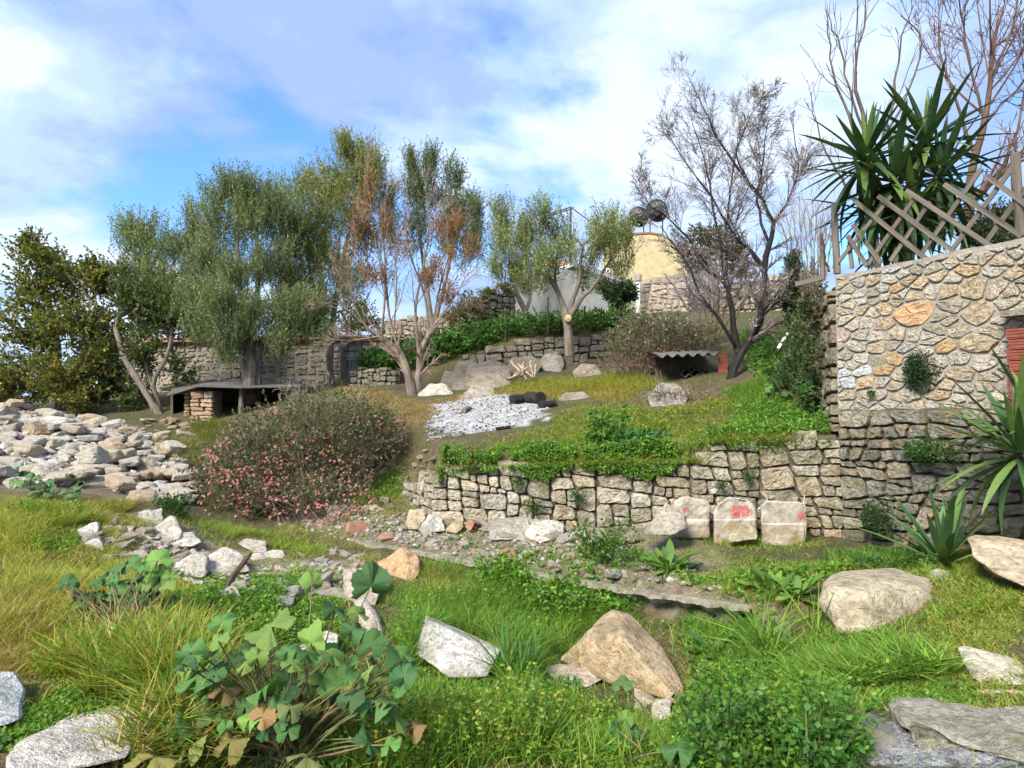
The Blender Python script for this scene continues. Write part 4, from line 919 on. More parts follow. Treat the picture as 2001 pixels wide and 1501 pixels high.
# burnt logs on the ash
for k, (a, b, d0, d1, r_, lab) in enumerate([
    ((995, 778), (1035, 774), 12.3, 12.6, .10, 'short thick charred log end at the top of the ash patch'), ((1028, 778), (1062, 782), 12.5, 12.2, .12, 'fat blackened log beside the short log end'),
    ((1052, 795), (1090, 790), 11.8, 12.0, .07, 'grey split charred plank at the ash edge'), ((965, 842), (1000, 832), 10.4, 10.6, .03, 'thin black burnt stick lying on the ash'), ((905, 800), (915, 788), 11.8, 12.2, .05, 'small brown stump in the middle of the ash')]):
    P = np.array([at(*a, d0), at(*b, d1)]); P[:, 2] = ground_z(P[:, 0], P[:, 1]) + r_ * .8; path = spline(P, 9)
    path[1:-1] += np.random.default_rng(k).normal(0, r_ * .12, (7, 3)); rad = r_ * (1 + .15 * vnoise(path, 6, k)); rad[0] = rad[-1] = r_ * .05
    path[0] = path[1] * .9 + path[0] * .1; path[-1] = path[-2] * .9 + path[-1] * .1
    V, Q = tubes(path[None], rad[None], 9)
    o = MB().add(V, Q).obj('charred_log' if k < 4 else 'tree_stump', M['char'] if k < 4 else M['wood'], origin=P[0]); tag(o, lab, 'log' if k < 4 else 'stump')

# ================================================================ walls farther up the slope
def face_wall(name, label, a, b, top, h, w, cols, mat, seed, gap=.022, proud=.04, base=.3, stain=(0, .2), aspect=1.4, n=10, thick=.45, core='core', keep=None):
    """Dry wall seen from the camera: a, b = (pixel x, base pixel y, distance) of its foot; top = pixel y of its top at both ends (or list)."""
    A, B = at(*a), at(*b); U = np.linalg.norm((B - A)[:2]); z0 = min(A[2], B[2]) - base
    tz = [(t, at(a[0] + (b[0] - a[0]) * t, y, a[2] + (b[2] - a[2]) * t)[2]) for t, y in top]
    r = thing(name, (A[0], A[1], z0), label, 'wall')
    wall_core(r, A[:2], B[:2], z0, tz, thick, M[core], 'wall_core', .1 if core == 'core' else .01, rough=.03, seed=seed)
    mz = max(z for _, z in tz); g = np.random.default_rng(seed)
    lay_stones(r, A[:2], B[:2], z0, [(0, 0), (U, 0), (U, mz - z0 + h), (0, mz - z0 + h)], split_stones([(0, 0), (U, 0), (U, mz - z0 + h), (0, mz - z0 + h)], h * w * .9, g, aspect), aspect, M[mat], pick(cols, stain), gap, proud, .18, seed,
               lambda u, v: z0 + v < np.interp(u / U, [t for t, _ in tz], [z for _, z in tz]) + h * .15 and (keep is None or keep(u, v, U)), n=n)
    return r
gcol = [(.36, .33, .28), (.31, .285, .24), (.40, .37, .31), (.34, .30, .25)]
face_wall('terrace_wall', 'long grey dry stone terrace wall behind the pruned olive, curving up under the green hedge', (903, 728, 17.6), (1245, 712, 18.4), [(0, 700), (.15, 684), (.35, 668), (.6, 657), (1, 650)], .27, .36, gcol, 'dry', 51)
face_wall('terrace_wall', 'short low dry stone wall between the cottage window and the twin trunk olive', (684, 752, 17.2), (775, 757, 16.4), [(0, 722), (.6, 720), (1, 726)], .2, .24, [(.28, .26, .22), (.33, .31, .27), (.24, .22, .19)], 'dry', 52)
face_wall('terrace_wall', 'flat topped grey stone wall with a bush on top, left of the grey rendered house', (938, 645, 22.6), (1008, 645, 23.2), [(0, 578), (1, 572)], .22, .36, gcol, 'dry', 53)
face_wall('terrace_wall', 'pale ruined terrace wall behind the flowering almond', (1405, 628, 21.0), (1585, 618, 20.0), [(0, 560), (.5, 545), (1, 530)], .3, .45, [(.46, .43, .38), (.40, .37, .32), (.5, .46, .39)], 'dry', 54)
face_wall('terrace_wall', 'sunlit pinkish stone retaining wall beside the white drainpipe', (1205, 615, 26.6), (1345, 606, 26.0), [(0, 560), (.3, 548), (1, 535)], .26, .36, [(.56, .45, .36), (.52, .43, .35), (.58, .50, .42)], 'wallrock', 55, core='mortar', gap=.04)

face_wall('house_wall', 'pale ruined stone house wall seen between the stems of the twin trunk olive', (755, 690, 24.5), (930, 668, 25.5), [(0, 628), (.4, 618), (1, 600)], .26, .4, [(.50, .44, .36), (.55, .48, .39), (.45, .41, .35)], 'wallrock', 56, core='mortar', gap=.035)
# ================================================================ buildings
def quad_solid(root, name, px, thick, mat, push=(0, 1)):
    """A slab whose front is the outline px [(x, y, d)...] and which goes back by thick along push."""
    f = np.array([at(*p) for p in px]); b = f + np.array([push[0], push[1], 0]) * thick
    return MB().prism(f, b).obj(name, mat, root)
def window(root, x0, x1, y0, y1, d, d2=None, bars=1, name='window'):
    """White frame, dark glass and glazing bar set proud of a wall."""
    d2 = d2 or d; w = quad_solid(root, name, [(x0, y1, d), (x1, y1, d2), (x1, y0, d2), (x0, y0, d)], .05, M['glass'])
    t = max(2.2, (x1 - x0) * .09); fr = MB()
    def bar(a, b, c, e):
        f = np.array([at(a, e, d - .03), at(b, e, d2 - .03), at(b, c, d2 - .03), at(a, c, d - .03)]); fr.prism(f, f + [0, .05, 0])
    bar(x0 - t, x1 + t, y0 - t, y0); bar(x0 - t, x1 + t, y1, y1 + t); bar(x0 - t, x0, y0, y1); bar(x1, x1 + t, y0, y1)
    for k in range(bars): m = x0 + (x1 - x0) * (k + 1) / (bars + 1); bar(m - t * .4, m + t * .4, y0, y1)
    o = fr.obj('frame', M['white'], None); o.parent = w
    o.location = -np.array(w.location) - (np.array(root.location) if root else 0)
    return w
# old stone cottage behind the left trees
HA, HB = at(232, 775, 22.0), at(664, 758, 20.6)
cot = thing('stone_cottage', HA, 'long low old stone cottage with tiled eave behind the gnarled olive', 'house')
U = np.linalg.norm((HB - HA)[:2]); ez = at(450, 662, 21.3)[2]; z0 = HA[2] - .4
wall_core(cot, HA[:2], HB[:2], z0, [(0, ez), (1, ez)], 4.0, M['mortar'], 'wall', .012, rough=.01, seed=61)
hs = split_stones([(0, 0), (U, 0), (U, ez - z0 - .02), (0, ez - z0 - .02)], .11, np.random.default_rng(62), 2.0)
lay_stones(cot, HA[:2], HB[:2], z0, [(0, 0), (U, 0), (U, ez - z0 - .02), (0, ez - z0 - .02)], hs, 1.6, M['wallrock'], pick([(.42, .385, .31), (.37, .34, .28), (.46, .42, .34), (.36, .34, .31)], (0, .2)), .04, .03, .08, 63, n=9)
e2 = (HB - HA)[:2] / U; o2 = np.array([e2[1], -e2[0]])
mb = MB(); f = np.array([[*(HA[:2] - e2 * .2 + o2 * .22), ez - .10], [*(HB[:2] + e2 * .2 + o2 * .22), ez - .10], [*(HB[:2] + e2 * .2 - o2 * 2.2), ez + .12], [*(HA[:2] - e2 * .2 - o2 * 2.2), ez + .12]])
mb.prism(f + [0, 0, .07], f); rf = mb.obj('roof', M['tile'], cot)
tm = MB(); th = np.linspace(0, math.pi, 7); arc = np.stack([np.cos(th) * .09, np.zeros(7), np.sin(th) * .08], 1)
dn = np.array([0, 2.42, .22]); tmV = np.vstack([arc, arc + dn, arc * .8 + [0, 0, 0], arc * .8 + dn])
i = np.arange(6); tme = np_mesh('roof_tile', tmV, np.vstack([np.stack([i, i + 1, i + 8, i + 7], 1), np.stack([i + 14, i + 21, i + 22, i + 15], 1), np.stack([i, i + 14, i + 15, i + 1], 1)]), M['tile'], None, True)
for k in range(int(U / .24) + 1):
    q = HA[:2] + e2 * (k * .24) + o2 * .24
    ob('roof_tile', tme, rf, tuple(np.array([*q, ez - .035 + random.uniform(-.01, .015)]) - HA), (0, 0, math.atan2(e2[1], e2[0]) + random.uniform(-.03, .03)))
# cottage annex with white window
ax = thing('cottage_annex', at(664, 750, 21.0), 'small stone annex with a white framed window right of the old cottage', 'house')
quad_solid(ax, 'wall', [(660, 765, 21.2), (772, 760, 21.6), (772, 664, 21.6), (660, 668, 21.2)], 3.5, M['cream'])
window(ax, 668, 698, 703, 742, 21.12, 21.22)
quad_solid(ax, 'lintel', [(662, 700, 21.08), (716, 698, 21.25), (716, 690, 21.25), (662, 691, 21.08)], .25, M['white'])
quad_solid(ax, 'roof', [(655, 668, 20.9), (778, 664, 21.3), (778, 659, 21.3), (655, 662, 20.9)], 3.9, M['tile'])
A_, B_ = at(702, 760, 21.1), at(772, 760, 21.5); ub_ = np.linalg.norm((B_ - A_)[:2])
lay_stones(ax, A_[:2], B_[:2], A_[2], [(0, 0), (ub_, 0), (ub_, 1.45), (0, 1.45)], rows_seeds(ub_, 1.5, .18, .28, np.random.default_rng(3)), 1.5, M['wallrock'], pick([(.5, .40, .29), (.46, .38, .30), (.54, .47, .38)], (0, .4)), .035, .02, .05, 64, n=9)
rl_ = thing('balcony_railing', at(668, 692, 20.8), 'thin rusty balcony railing with a corner post above the annex window', 'railing')
def bar3(root, name, a, b, r_, mat, sides=6):
    P = np.array([a, b]); V, Q = tubes(spline(P, 3)[None], np.full((1, 3), r_), sides); return MB().add(V, Q).obj(name, mat, root)
bar3(rl_, 'rail', at(668, 687, 20.85), at(765, 683, 20.9), .02, M['iron']); bar3(rl_, 'rail', at(668, 700, 20.85), at(765, 697, 20.9), .015, M['iron'])
for k in range(9): x = 670 + k * 11.6; bar3(rl_, 'baluster', at(x, 688 - k * .4, 20.86), at(x, 701 - k * .3, 20.86), .01, M['iron'], 4)
bar3(rl_, 'post', at(706, 665, 20.86), at(706, 722, 20.86), .03, M['iron'])
# grey and cream rendered house
gh_ = thing('rendered_house', at(1125, 640, 24), 'house with a bare grey rendered side and a sunlit cream front behind the pruned olive', 'house')
quad_solid(gh_, 'grey_wall', [(1003, 660, 25.6), (1125, 660, 24.0), (1125, 520, 24.0), (1003, 532, 25.6)], 2.5, M['render'], (.3, 1))
quad_solid(gh_, 'front_wall', [(1125.5, 660, 24.0), (1228, 640, 26.8), (1228, 557, 26.8), (1125.5, 520, 24.0)], 2.5, M['cream'], (-.5, 1))
quad_solid(gh_, 'roof', [(1121, 520, 23.8), (1232, 557, 26.7), (1232, 551, 26.7), (1121, 513, 23.8)], 2.8, M['white'], (-.6, 1))
quad_solid(gh_, 'roof_tiles', [(1123, 513, 23.9), (1232, 551, 26.8), (1200, 535, 28.5), (1060, 500, 28)], 1.5, M['tile'], (-.5, .6))
# yellow house
yh = thing('yellow_house', at(1260, 600, 30), 'yellow plastered house with a curved gable above the stone retaining wall', 'house')
prof = [(1178, 620, 30), (1345, 620, 30), (1345, 530, 30), (1336, 508, 30), (1326, 490, 30), (1312, 472, 30), (1296, 460, 30), (1270, 456, 30), (1236, 458, 30), (1205, 460, 30), (1178, 462, 30)]
quad_solid(yh, 'wall', prof, 6, M['yellow'], (.25, 1))
edge_ = [(1178, 462), (1205, 460), (1236, 458), (1270, 456), (1296, 460), (1312, 472), (1326, 490), (1336, 508), (1345, 530)]
eb_ = MB()
for (a0, b0_), (a1, b1_) in zip(edge_[:-1], edge_[1:]):
    f = np.array([at(a0, b0_ + .3, 29.95), at(a1, b1_ + .3, 29.95), at(a1, b1_ - 3, 29.95), at(a0, b0_ - 3, 29.95)]); eb_.prism(f, f + [1.52, 6.1, 0])
eb_.obj('roof', M['tile'], yh)
window(yh, 1180, 1190, 527, 546, 29.9)
quad_solid(yh, 'side_wing', [(1320, 620, 33), (1400, 620, 33), (1400, 488, 33), (1320, 476, 33)], 4, M['render'])
pp = thing('drainpipe', at(1247, 606, 25.7), 'white upright drainpipe with a grey cap on the stone retaining wall', 'pipe')
bar3(pp, 'pipe', at(1247, 612, 25.8), at(1247, 545, 25.8), .09, M['white'], 10); bar3(pp, 'cap', at(1247, 549, 25.79), at(1247, 537, 25.79), .14, M['sheet'], 10)
# water tanks on a stand behind the yellow gable
for k, (px, py, r_, lab) in enumerate([(1248, 424, 19, 'dark round water tank, lower of the two above the yellow gable'), (1284, 412, 21, 'dark round water tank, higher of the two above the yellow gable')]):
    d = 31 + k; c = at(px, py, d); r_ = r_ * d / F; wt = thing('water_tank', c, lab, 'water tank', 'dark water tanks above the yellow gable')
    ax_ = unit(np.array([.45, 1, .02])); s_ = np.array([-.75, -.7, -.5, 0, .5, .7, .75]); rr = np.array([.12, .6, .94, 1, .94, .6, .12]) * r_
    V, Q = tubes((c + ax_ * s_[:, None] * r_ * 1.3)[None], rr[None], 20); MB().add(V, Q).obj('drum', M['tank'], wt, smooth=True)
    for s in (-.55, 0.0, .55):
        V, Q = tubes((c + ax_ * np.array([s - .03, s, s + .03])[:, None] * r_ * 1.3)[None], np.full((1, 3), r_ * 1.02), 20); MB().add(V, Q).obj('band', M['tank'], wt)
    for sx in (-.6, .6):
        foot = c + np.array([sx * r_, .2, 0]); bar3(wt, 'leg', foot - [0, 0, r_ * .7], foot - [0, 0, r_ + 1.2], .03, M['iron'], 5)
ms = thing('metal_mast', at(1115, 600, 24.5), 'thin metal mast with a lattice arm rising above the olives', 'mast')
bar3(ms, 'pole', at(1115, 405, 24.5), at(1115, 600, 24.5), .045, M['iron'], 6)
for a, b in (((1115, 405), (1074, 417)), ((1115, 409), (1074, 421)), ((1115, 405), (1152, 432))): bar3(ms, 'arm', at(*a, 24.5), at(*b, 24.8), .022, M['iron'], 4)
for k in range(6): x = 1110 - k * 6.5; bar3(ms, 'brace', at(x, 406.5 + k * 1.9, 24.5), at(x - 4, 411.5 + k * 2, 24.6), .012, M['iron'], 4)
for k, (x, y0, y1, d) in enumerate([(988, 612, 672, 18.9), (1071, 580, 655, 18.9), (1142, 600, 650, 18.9), (1211, 600, 660, 18.9)]):
    o = thing('fence_stake', at(x, y1, d), ['thin iron stake at the low end of the green hedge', 'tall thin iron stake left of the pruned olive', 'thin iron stake right of the pruned olive', 'thin iron stake under the citrus tree'][k], 'stake', 'iron stakes along the hedge')
    bar3(o, 'rod', at(x, y0, d), at(x, y1, d), .022, M['iron'], 5)

# ---------------------------------------------------------------- shed with stone pillar
sh = thing('stone_shed', at(390, 822, 15.8), 'low open shed with a sheet roof on a stacked ochre stone pillar', 'shed')
rp = np.array([at(326, 774, 16.0), at(386, 756, 15.2), at(470, 759, 15.3), at(585, 757, 15.9), at(590, 748, 18.4), at(350, 745, 18.4)])
V = np.vstack([rp]); MB().prism(rp + [0, 0, .028], rp).obj('roof', M['darksheet'], sh)
def pillar(px0, px1, d, seed, nm):
    A, B = at(px0, 822, d), at(px1, 822, d - .05); w = np.linalg.norm((B - A)[:2]); top = at(390, 764, d)[2]; z0 = A[2] - .1
    wall_core(sh, A[:2], B[:2], z0, [(0, top), (1, top)], .35, M['core'], 'pillar_core', .06, rough=.01, seed=seed)
    lay_stones(sh, A[:2], B[:2], z0, [(0, 0), (w, 0), (w, top - z0), (0, top - z0)], split_stones([(0, 0), (w, 0), (w, top - z0), (0, top - z0)], .035, np.random.default_rng(seed), 2.4), 2.2, M['wallrock'], pick([(.58, .42, .27), (.60, .48, .34), (.52, .38, .25)], (.1, .45)), .018, .035, .12, seed, n=10)
pillar(371, 415, 15.5, 71, 'p'); pillar(360, 371.5, 16.2, 72, 'q')
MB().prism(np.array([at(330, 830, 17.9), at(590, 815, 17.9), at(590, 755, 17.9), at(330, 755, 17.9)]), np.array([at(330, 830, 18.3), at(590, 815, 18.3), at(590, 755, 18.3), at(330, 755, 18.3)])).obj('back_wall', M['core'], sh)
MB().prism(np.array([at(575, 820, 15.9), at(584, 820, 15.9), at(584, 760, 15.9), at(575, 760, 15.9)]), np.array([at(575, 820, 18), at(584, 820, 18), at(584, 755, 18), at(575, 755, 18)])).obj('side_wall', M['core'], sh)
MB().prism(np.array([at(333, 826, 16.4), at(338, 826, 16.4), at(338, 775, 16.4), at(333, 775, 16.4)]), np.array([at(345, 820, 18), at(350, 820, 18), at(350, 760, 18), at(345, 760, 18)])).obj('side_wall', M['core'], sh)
bar3(sh, 'post', at(470, 825, 15.5), at(472, 760, 15.6), .06, M['wood'], 7)
# ---------------------------------------------------------------- corrugated shelter under the almond
cs = thing('corrugated_shelter', at(1340, 745, 13.2), 'small dark shelter of wavy corrugated sheets under the almond trunk', 'shelter')
def wavy(px0, py0, px1, py1, d, deep, n=7, amp=.045, th=.014, mat='sheet'):
    A, B = at(px0, py0, d), at(px1, py1, d); m = n * 8 + 1; t = np.linspace(0, 1, m); P = A + (B - A) * t[:, None]; P[:, 2] += amp * np.cos(t * n * 2 * math.pi)
    Bk = P + np.array([.1, deep, deep * .12]); V = np.vstack([P, Bk, P - [0, 0, th], Bk - [0, 0, th]]); i = np.arange(m - 1)
    Q = np.vstack([np.stack([i, i + 1, i + 1 + m, i + m], 1), np.stack([i + 2 * m, i + 3 * m, i + 1 + 3 * m, i + 1 + 2 * m], 1), np.stack([i, i + 2 * m, i + 1 + 2 * m, i + 1], 1)])
    return MB().add(V, Q).obj('corrugated_sheet', M[mat], cs, smooth=True)
wavy(1284, 696, 1404, 691, 12.9, 1.6, 6, .035, .012, 'darksheet'); wavy(1322, 722, 1400, 728, 13.3, .7, 4, .04, mat='iron'); wavy(1330, 733, 1402, 738, 13.2, .7, 4, .04, mat='iron')  # lower sheets in dark iron brown: the shelter's inner shade put into their colour
MB().prism(np.array([at(1280, 760, 14.4), at(1425, 752, 14.4), at(1425, 690, 14.4), at(1280, 690, 14.4)]), np.array([at(1280, 760, 14.6), at(1425, 752, 14.6), at(1425, 690, 14.6), at(1280, 690, 14.6)])).obj('back_wall', M['core'], cs)
for k in range(5):
    y = 738 - k * 9.5
    MB().prism(np.array([at(1404, y, 13.1), at(1422, y, 13.1), at(1422, y - 8.6, 13.1), at(1404, y - 8.6, 13.1)]), np.array([at(1404, y, 13.4), at(1422, y, 13.4), at(1422, y - 8.6, 13.4), at(1404, y - 8.6, 13.4)])).obj('brick', M['brick'], cs)
# ---------------------------------------------------------------- cut branches by the rocks
for k, (a, b, d0, d1) in enumerate([((998, 706), (1030, 742), 15.6, 15.0), ((992, 742), (1032, 716), 14.9, 15.3), ((1012, 712), (1042, 738), 15.5, 15.0), ((1038, 706), (1040, 736), 15.6, 15.2), ((988, 740), (1022, 730), 14.8, 15.0), ((1047, 714), (1044, 738), 15.7, 15.2), ((1020, 735), (1024, 708), 15.1, 15.4)]):
    P = np.array([at(*a, d0), at(*b, d1)]); path = spline(P, 6); path[1:-1] += np.random.default_rng(k + 5).normal(0, .015, (4, 3)); V, Q = tubes(path[None], np.linspace(.035, .018, 6)[None], 6)
    tag(MB().add(V, Q, C=(.42, .33, .22)).obj('cut_branch', M['twig'], origin=P[0]), 'bare cut branch in the crossed pile left of the pointed grey boulder', 'branch', 'cut branches piled by the rocks')

# ================================================================ lattice fence on the rubble wall
fn = thing('lattice_fence', (*MA, 3.2), 'weathered grey wooden lattice fence on top of the rubble wall', 'fence')
FO = np.array([*(MA - MN * .16), 0.]); FNn = np.array([*MN, 0.])
def slat(a, b, w=.048, t=.02, off=0.0, name='slat', round_=False, mat='wood'):
    """A wooden bar between two pixels of the fence plane, off metres nearer."""
    A, B = (on_plane(*p, FO + FNn * off, FNn) for p in (a, b)); ax = B - A; L = np.linalg.norm(ax)
    me = MB()
    if round_:
        V, Q = tubes(np.array([[[0, 0, 0], [0, 0, L * .3], [.006, 0, L * .65], [0, .004, L - .015], [0, 0, L]]], float), np.array([[w * .5, w * .5, w * .48, w * .46, w * .3]]), 10); me.add(V, Q)
    else:
        b_ = .006
        for s in (0,): me.box((-w / 2, -t / 2, 0), (w / 2, t / 2, L))
    o = ob(name, me.mesh(name, M[mat], round_), fn); zd = Vector(ax).normalized(); yv = Vector(FNn)
    xv = yv.cross(zd).normalized(); o.matrix_local = Matrix.Translation(Vector(A - np.array(fn.location))) @ Matrix((xv, zd.cross(xv), zd)).transposed().to_4x4()
    return o
for a, b in [((1809, 505), (1671, 393)), ((1868, 495), (1716, 383)), ((1937, 482), (1771, 372)), ((1997, 462), (1845, 360)), ((1722, 514), (1666, 439)), ((1694, 520), (1656, 461)), ((2060, 440), (1925, 342))]: slat(a, b, off=.03)
for a, b in [((1628, 525), (1742, 383)), ((1693, 522), (1785, 390)), ((1740, 510), (1818, 394)), ((1800, 497), (1918, 329)), ((1862, 486), (1980, 325)), ((1925, 476), (2040, 320))]: slat(a, b, off=.0)
slat((1636, 535), (1630, 397), .085, name='post', round_=True, off=-.02); slat((1995, 468), (1984, 300), .095, name='post', round_=True, off=-.02)
slat((1665, 524), (1660, 470), .05, name='post', round_=True, off=-.05)
slat((1555, 556), (1612, 541), .06, .025, off=.02, name='slat')
pk = thing('stick_fence', (*EB, 3.1), 'row of leaning old fence sticks along the overgrown bank wall', 'fence')
for k, (x0, y0, x1, y1, d, r_) in enumerate([(1608, 545, 1604, 455, 8.6, .035), (1620, 530, 1612, 495, 8.7, .02), (1600, 560, 1590, 505, 8.9, .025), (1592, 575, 1588, 500, 9.2, .022), (1585, 600, 1578, 515, 9.5, .025), (1578, 590, 1572, 510, 9.9, .025), (1596, 560, 1603, 498, 9.1, .02), (1572, 610, 1565, 530, 10.3, .02), (1587, 560, 1597, 510, 9.3, .018), (1581, 640, 1570, 515, 9.4, .02)]):
    P = np.array([at(x0, y0, d), at(x1, y1, d + .1)]); path = spline(P, 5); path[1:-1] += np.random.default_rng(k).normal(0, .02, (3, 3)); V, Q = tubes(path[None], np.array([[r_, r_, r_ * .9, r_ * .8, r_ * .4]]), 6); MB().add(V, Q).obj('stick', M['wood'], pk)
bar3_ = thing('leaning_pole', at(1520, 680, 11.5), 'pale grey pole leaning on the green bank left of the rubble wall', 'pole'); bar3(bar3_, 'shaft', at(1520, 682, 11.4), at(1553, 630, 11.6), .03, M['white'], 7)
rs_ = thing('rusty_bar', hit(435, 1160), 'bent rusty brown metal strip sticking up from the pit weeds', 'metal strip')
V, Q = tubes(spline([hit(440, 1155), at(462, 1118, 6.0), at(492, 1078, 6.1)], 8)[None], np.array([[.02, .028, .03, .03, .028, .025, .02, .008]]), 5); MB().add(V, Q).obj('strip', M['iron'], rs_)

# ================================================================ trees
def px_path(pts, m=14):
    """[(x, y, d, radius px)] -> smooth world path and radii."""
    q = np.array([[*at(p[0], p[1], p[2]), p[3] * p[2] / F] for p in pts]); s = spline(q, m); return s[:, :3], np.maximum(s[:, 3], .003)
def wander(P0, D0, L, m, wob, up, g):
    """Growing twigs: starts, directions, lengths -> (n, m, 3) paths that waver and bend upwards."""
    n = len(P0); P = np.zeros((n, m, 3)); P[:, 0] = P0; d = unit(D0); st_ = np.broadcast_to(L, n)[:, None] / (m - 1)
    for k in range(1, m):
        P[:, k] = P[:, k - 1] + d * st_; d = unit(d + g.normal(0, wob, (n, 3)) + np.array([0, 0, up]))
    return P
def sprout(paths, rads, per, ang, lratio, L0, g, tmin=.25, m=5, wob=.14, up=.05, rr=.55, rmin=.0022):
    """Side shoots on every path: per shoots each, leaving at about ang radians."""
    n, mm, _ = paths.shape; k = n * per; i = np.repeat(np.arange(n), per); t = g.uniform(tmin, 1.0, k) * (mm - 1)
    a = np.minimum(t.astype(int), mm - 2); f = (t - a)[:, None]
    p = paths[i, a] * (1 - f) + paths[i, a + 1] * f; tan = unit(paths[i, a + 1] - paths[i, a])
    perp = unit(np.cross(tan, rand_dirs(k, g))); an = g.normal(ang, .22, k)[:, None]; d = tan * np.cos(an) + perp * np.sin(an)
    L = np.broadcast_to(L0, n)[i] * lratio * g.uniform(.45, 1.2, k) * (1.15 - .55 * t / (mm - 1))
    r = (rads[i, a] * (1 - f[:, 0]) + rads[i, a + 1] * f[:, 0]) * rr
    P = wander(p, d, L, m, wob, up, g); Rr = np.maximum(r[:, None] * np.linspace(1, .35, m)[None], rmin); return P, Rr, L
def leafy_tree(name, label, base, limbs, lobes, leaf, bark, seed, group=None, cat='tree', bare_twigs=0, parts=('trunk', 'crown')):
    """limbs: pixel paths of trunk and boughs; lobes: (x, y, d, rx, ry px, twigs) masses of foliage; leaf: dict of leaf settings."""
    g = np.random.default_rng(seed); b = at(*base); r = thing(name, b, label, cat, group)
    mb = MB(); skel = []; skr = []
    for l in limbs:
        P, Rd = px_path(l); Rd = Rd * (1 + .22 * vnoise(P, 6, seed, 3)); V, Q = tubes(P[None], Rd[None], 9); mb.add(V, Q, C=vary(bark, len(V), .08, g, .02)); skel.append(P); skr.append(Rd)
    SK = np.vstack(skel); lv = MB()
    for (x, y, d, rx, ry, n) in lobes:
        n = int(n * leaf.get('dens', 1.0)); rx, ry = rx * leaf.get('swell', 1.0), ry * leaf.get('swell', 1.0); c = at(x, y, d); a, bz = rx * d / F, ry * d / F
        s0 = SK[np.argmin(np.linalg.norm((SK - c) * [1, .6, 1.2], axis=1) + .35 * np.maximum(0, SK[:, 2] - c[2]))]
        mid = (s0 + c) / 2 + g.normal(0, .12, 3) * a; P = spline([s0, mid, c + [0, 0, bz * .3]], 9)
        rb = leaf.get('bough', .022) * (.6 + a); V, Q = tubes(P[None], np.linspace(rb, rb * .35, 9)[None], 6); mb.add(V, Q, C=vary(bark, len(V), .08, g, .02))
        ns = max(4, n // 20); u = rand_dirs(ns, g) * (g.random((ns, 1)) ** .4) * .8; sub = c + u * [a, a, bz]
        k = g.integers(3, 9, ns); Ps = np.stack([P[k], (P[k] + sub) / 2 + g.normal(0, .08 * a, (ns, 3)), sub], 1)
        V, Q = tubes(Ps, np.tile(np.array([[rb * .45, rb * .3, rb * .15]]), (ns, 1)), 4); mb.add(V, Q, C=vary(bark, len(V), .1, g, .02))
        i = g.integers(0, ns, n); q = sub[i] + g.normal(0, 1, (n, 3)) * np.array([a, a, bz]) * leaf.get('spread', .24)
        o = (q - c) / [a, a, bz]; rn = np.linalg.norm(o, axis=1, keepdims=True); q = c + np.where(rn > 1.05, o / rn * 1.05, o) * [a, a, bz]
        out = unit(q - c); D = unit(out * leaf.get('out', .5) + np.array([0, 0, leaf.get('up', .6)]) + g.normal(0, .35, (n, 3)))
        tl = leaf['twig'] * g.uniform(.6, 1.3, n); tw = wander(q - D * tl[:, None] * .5, D, tl, 4, .12, .03, g)
        V, Q = tubes(tw[:, [0, 3]], np.tile([[.0042, .002]], (n, 1)), 3); mb.add(V, Q, C=vary(leaf.get('twigcol', [(.16, .17, .09)]), len(V), .08, g, .02))
        per = leaf['per']; ii = np.repeat(np.arange(n), per); t = np.tile(np.linspace(.05, 1, per), n) * 3; a0 = np.minimum(t.astype(int), 2); f = (t - a0)[:, None]
        p = tw[ii, a0] * (1 - f) + tw[ii, a0 + 1] * f; tan = unit(tw[ii, a0 + 1] - tw[ii, a0]); dd = unit(tan * leaf.get('along', .75) + rand_dirs(len(p), g) * .75)
        V, Q = leaves(p, dd, leaf['L'] * g.uniform(.7, 1.25, len(p)), leaf['W'] * g.uniform(.75, 1.2, len(p)), leaf.get('fold', 0), g)
        kv = 5 if leaf.get('fold', 0) else 4
        tone = (vary(leaf['cols'], n, .16, g, .05) * (1 + .3 * vnoise(q, 2.2, seed, 2))[:, None])[ii] * (1 + g.normal(0, .16, (len(p), 1))); lv.add(V, Q, C=np.repeat(np.clip(tone, .003, 1), kv, 0))
    mb.obj(parts[0], M['bark'], r); lv.obj(parts[1], M['leaf'], r); return r
OLIVE = dict(L=.10, W=.028, per=11, twig=.68, dens=1.5, swell=1.15, cols=[(.175, .225, .06), (.23, .275, .09), (.135, .18, .05), (.28, .32, .13)], up=1.15, out=.4, spread=.2)
DARKOL = dict(OLIVE, cols=[(.12, .175, .055), (.165, .215, .075), (.215, .26, .11)], L=.095, W=.03)
YELOL = dict(OLIVE, cols=[(.20, .225, .055), (.25, .26, .075), (.16, .185, .048)], up=1.1)
CAROB = dict(L=.10, W=.065, per=10, twig=.45, dens=1.15, cols=[(.16, .165, .032), (.11, .13, .03), (.22, .20, .045), (.08, .10, .026)], up=.35, out=.6, spread=.22)
GREYB, PALEB, DARKB = [(.22, .19, .155)], [(.27, .22, .175), (.22, .18, .145)], [(.075, .065, .055)]
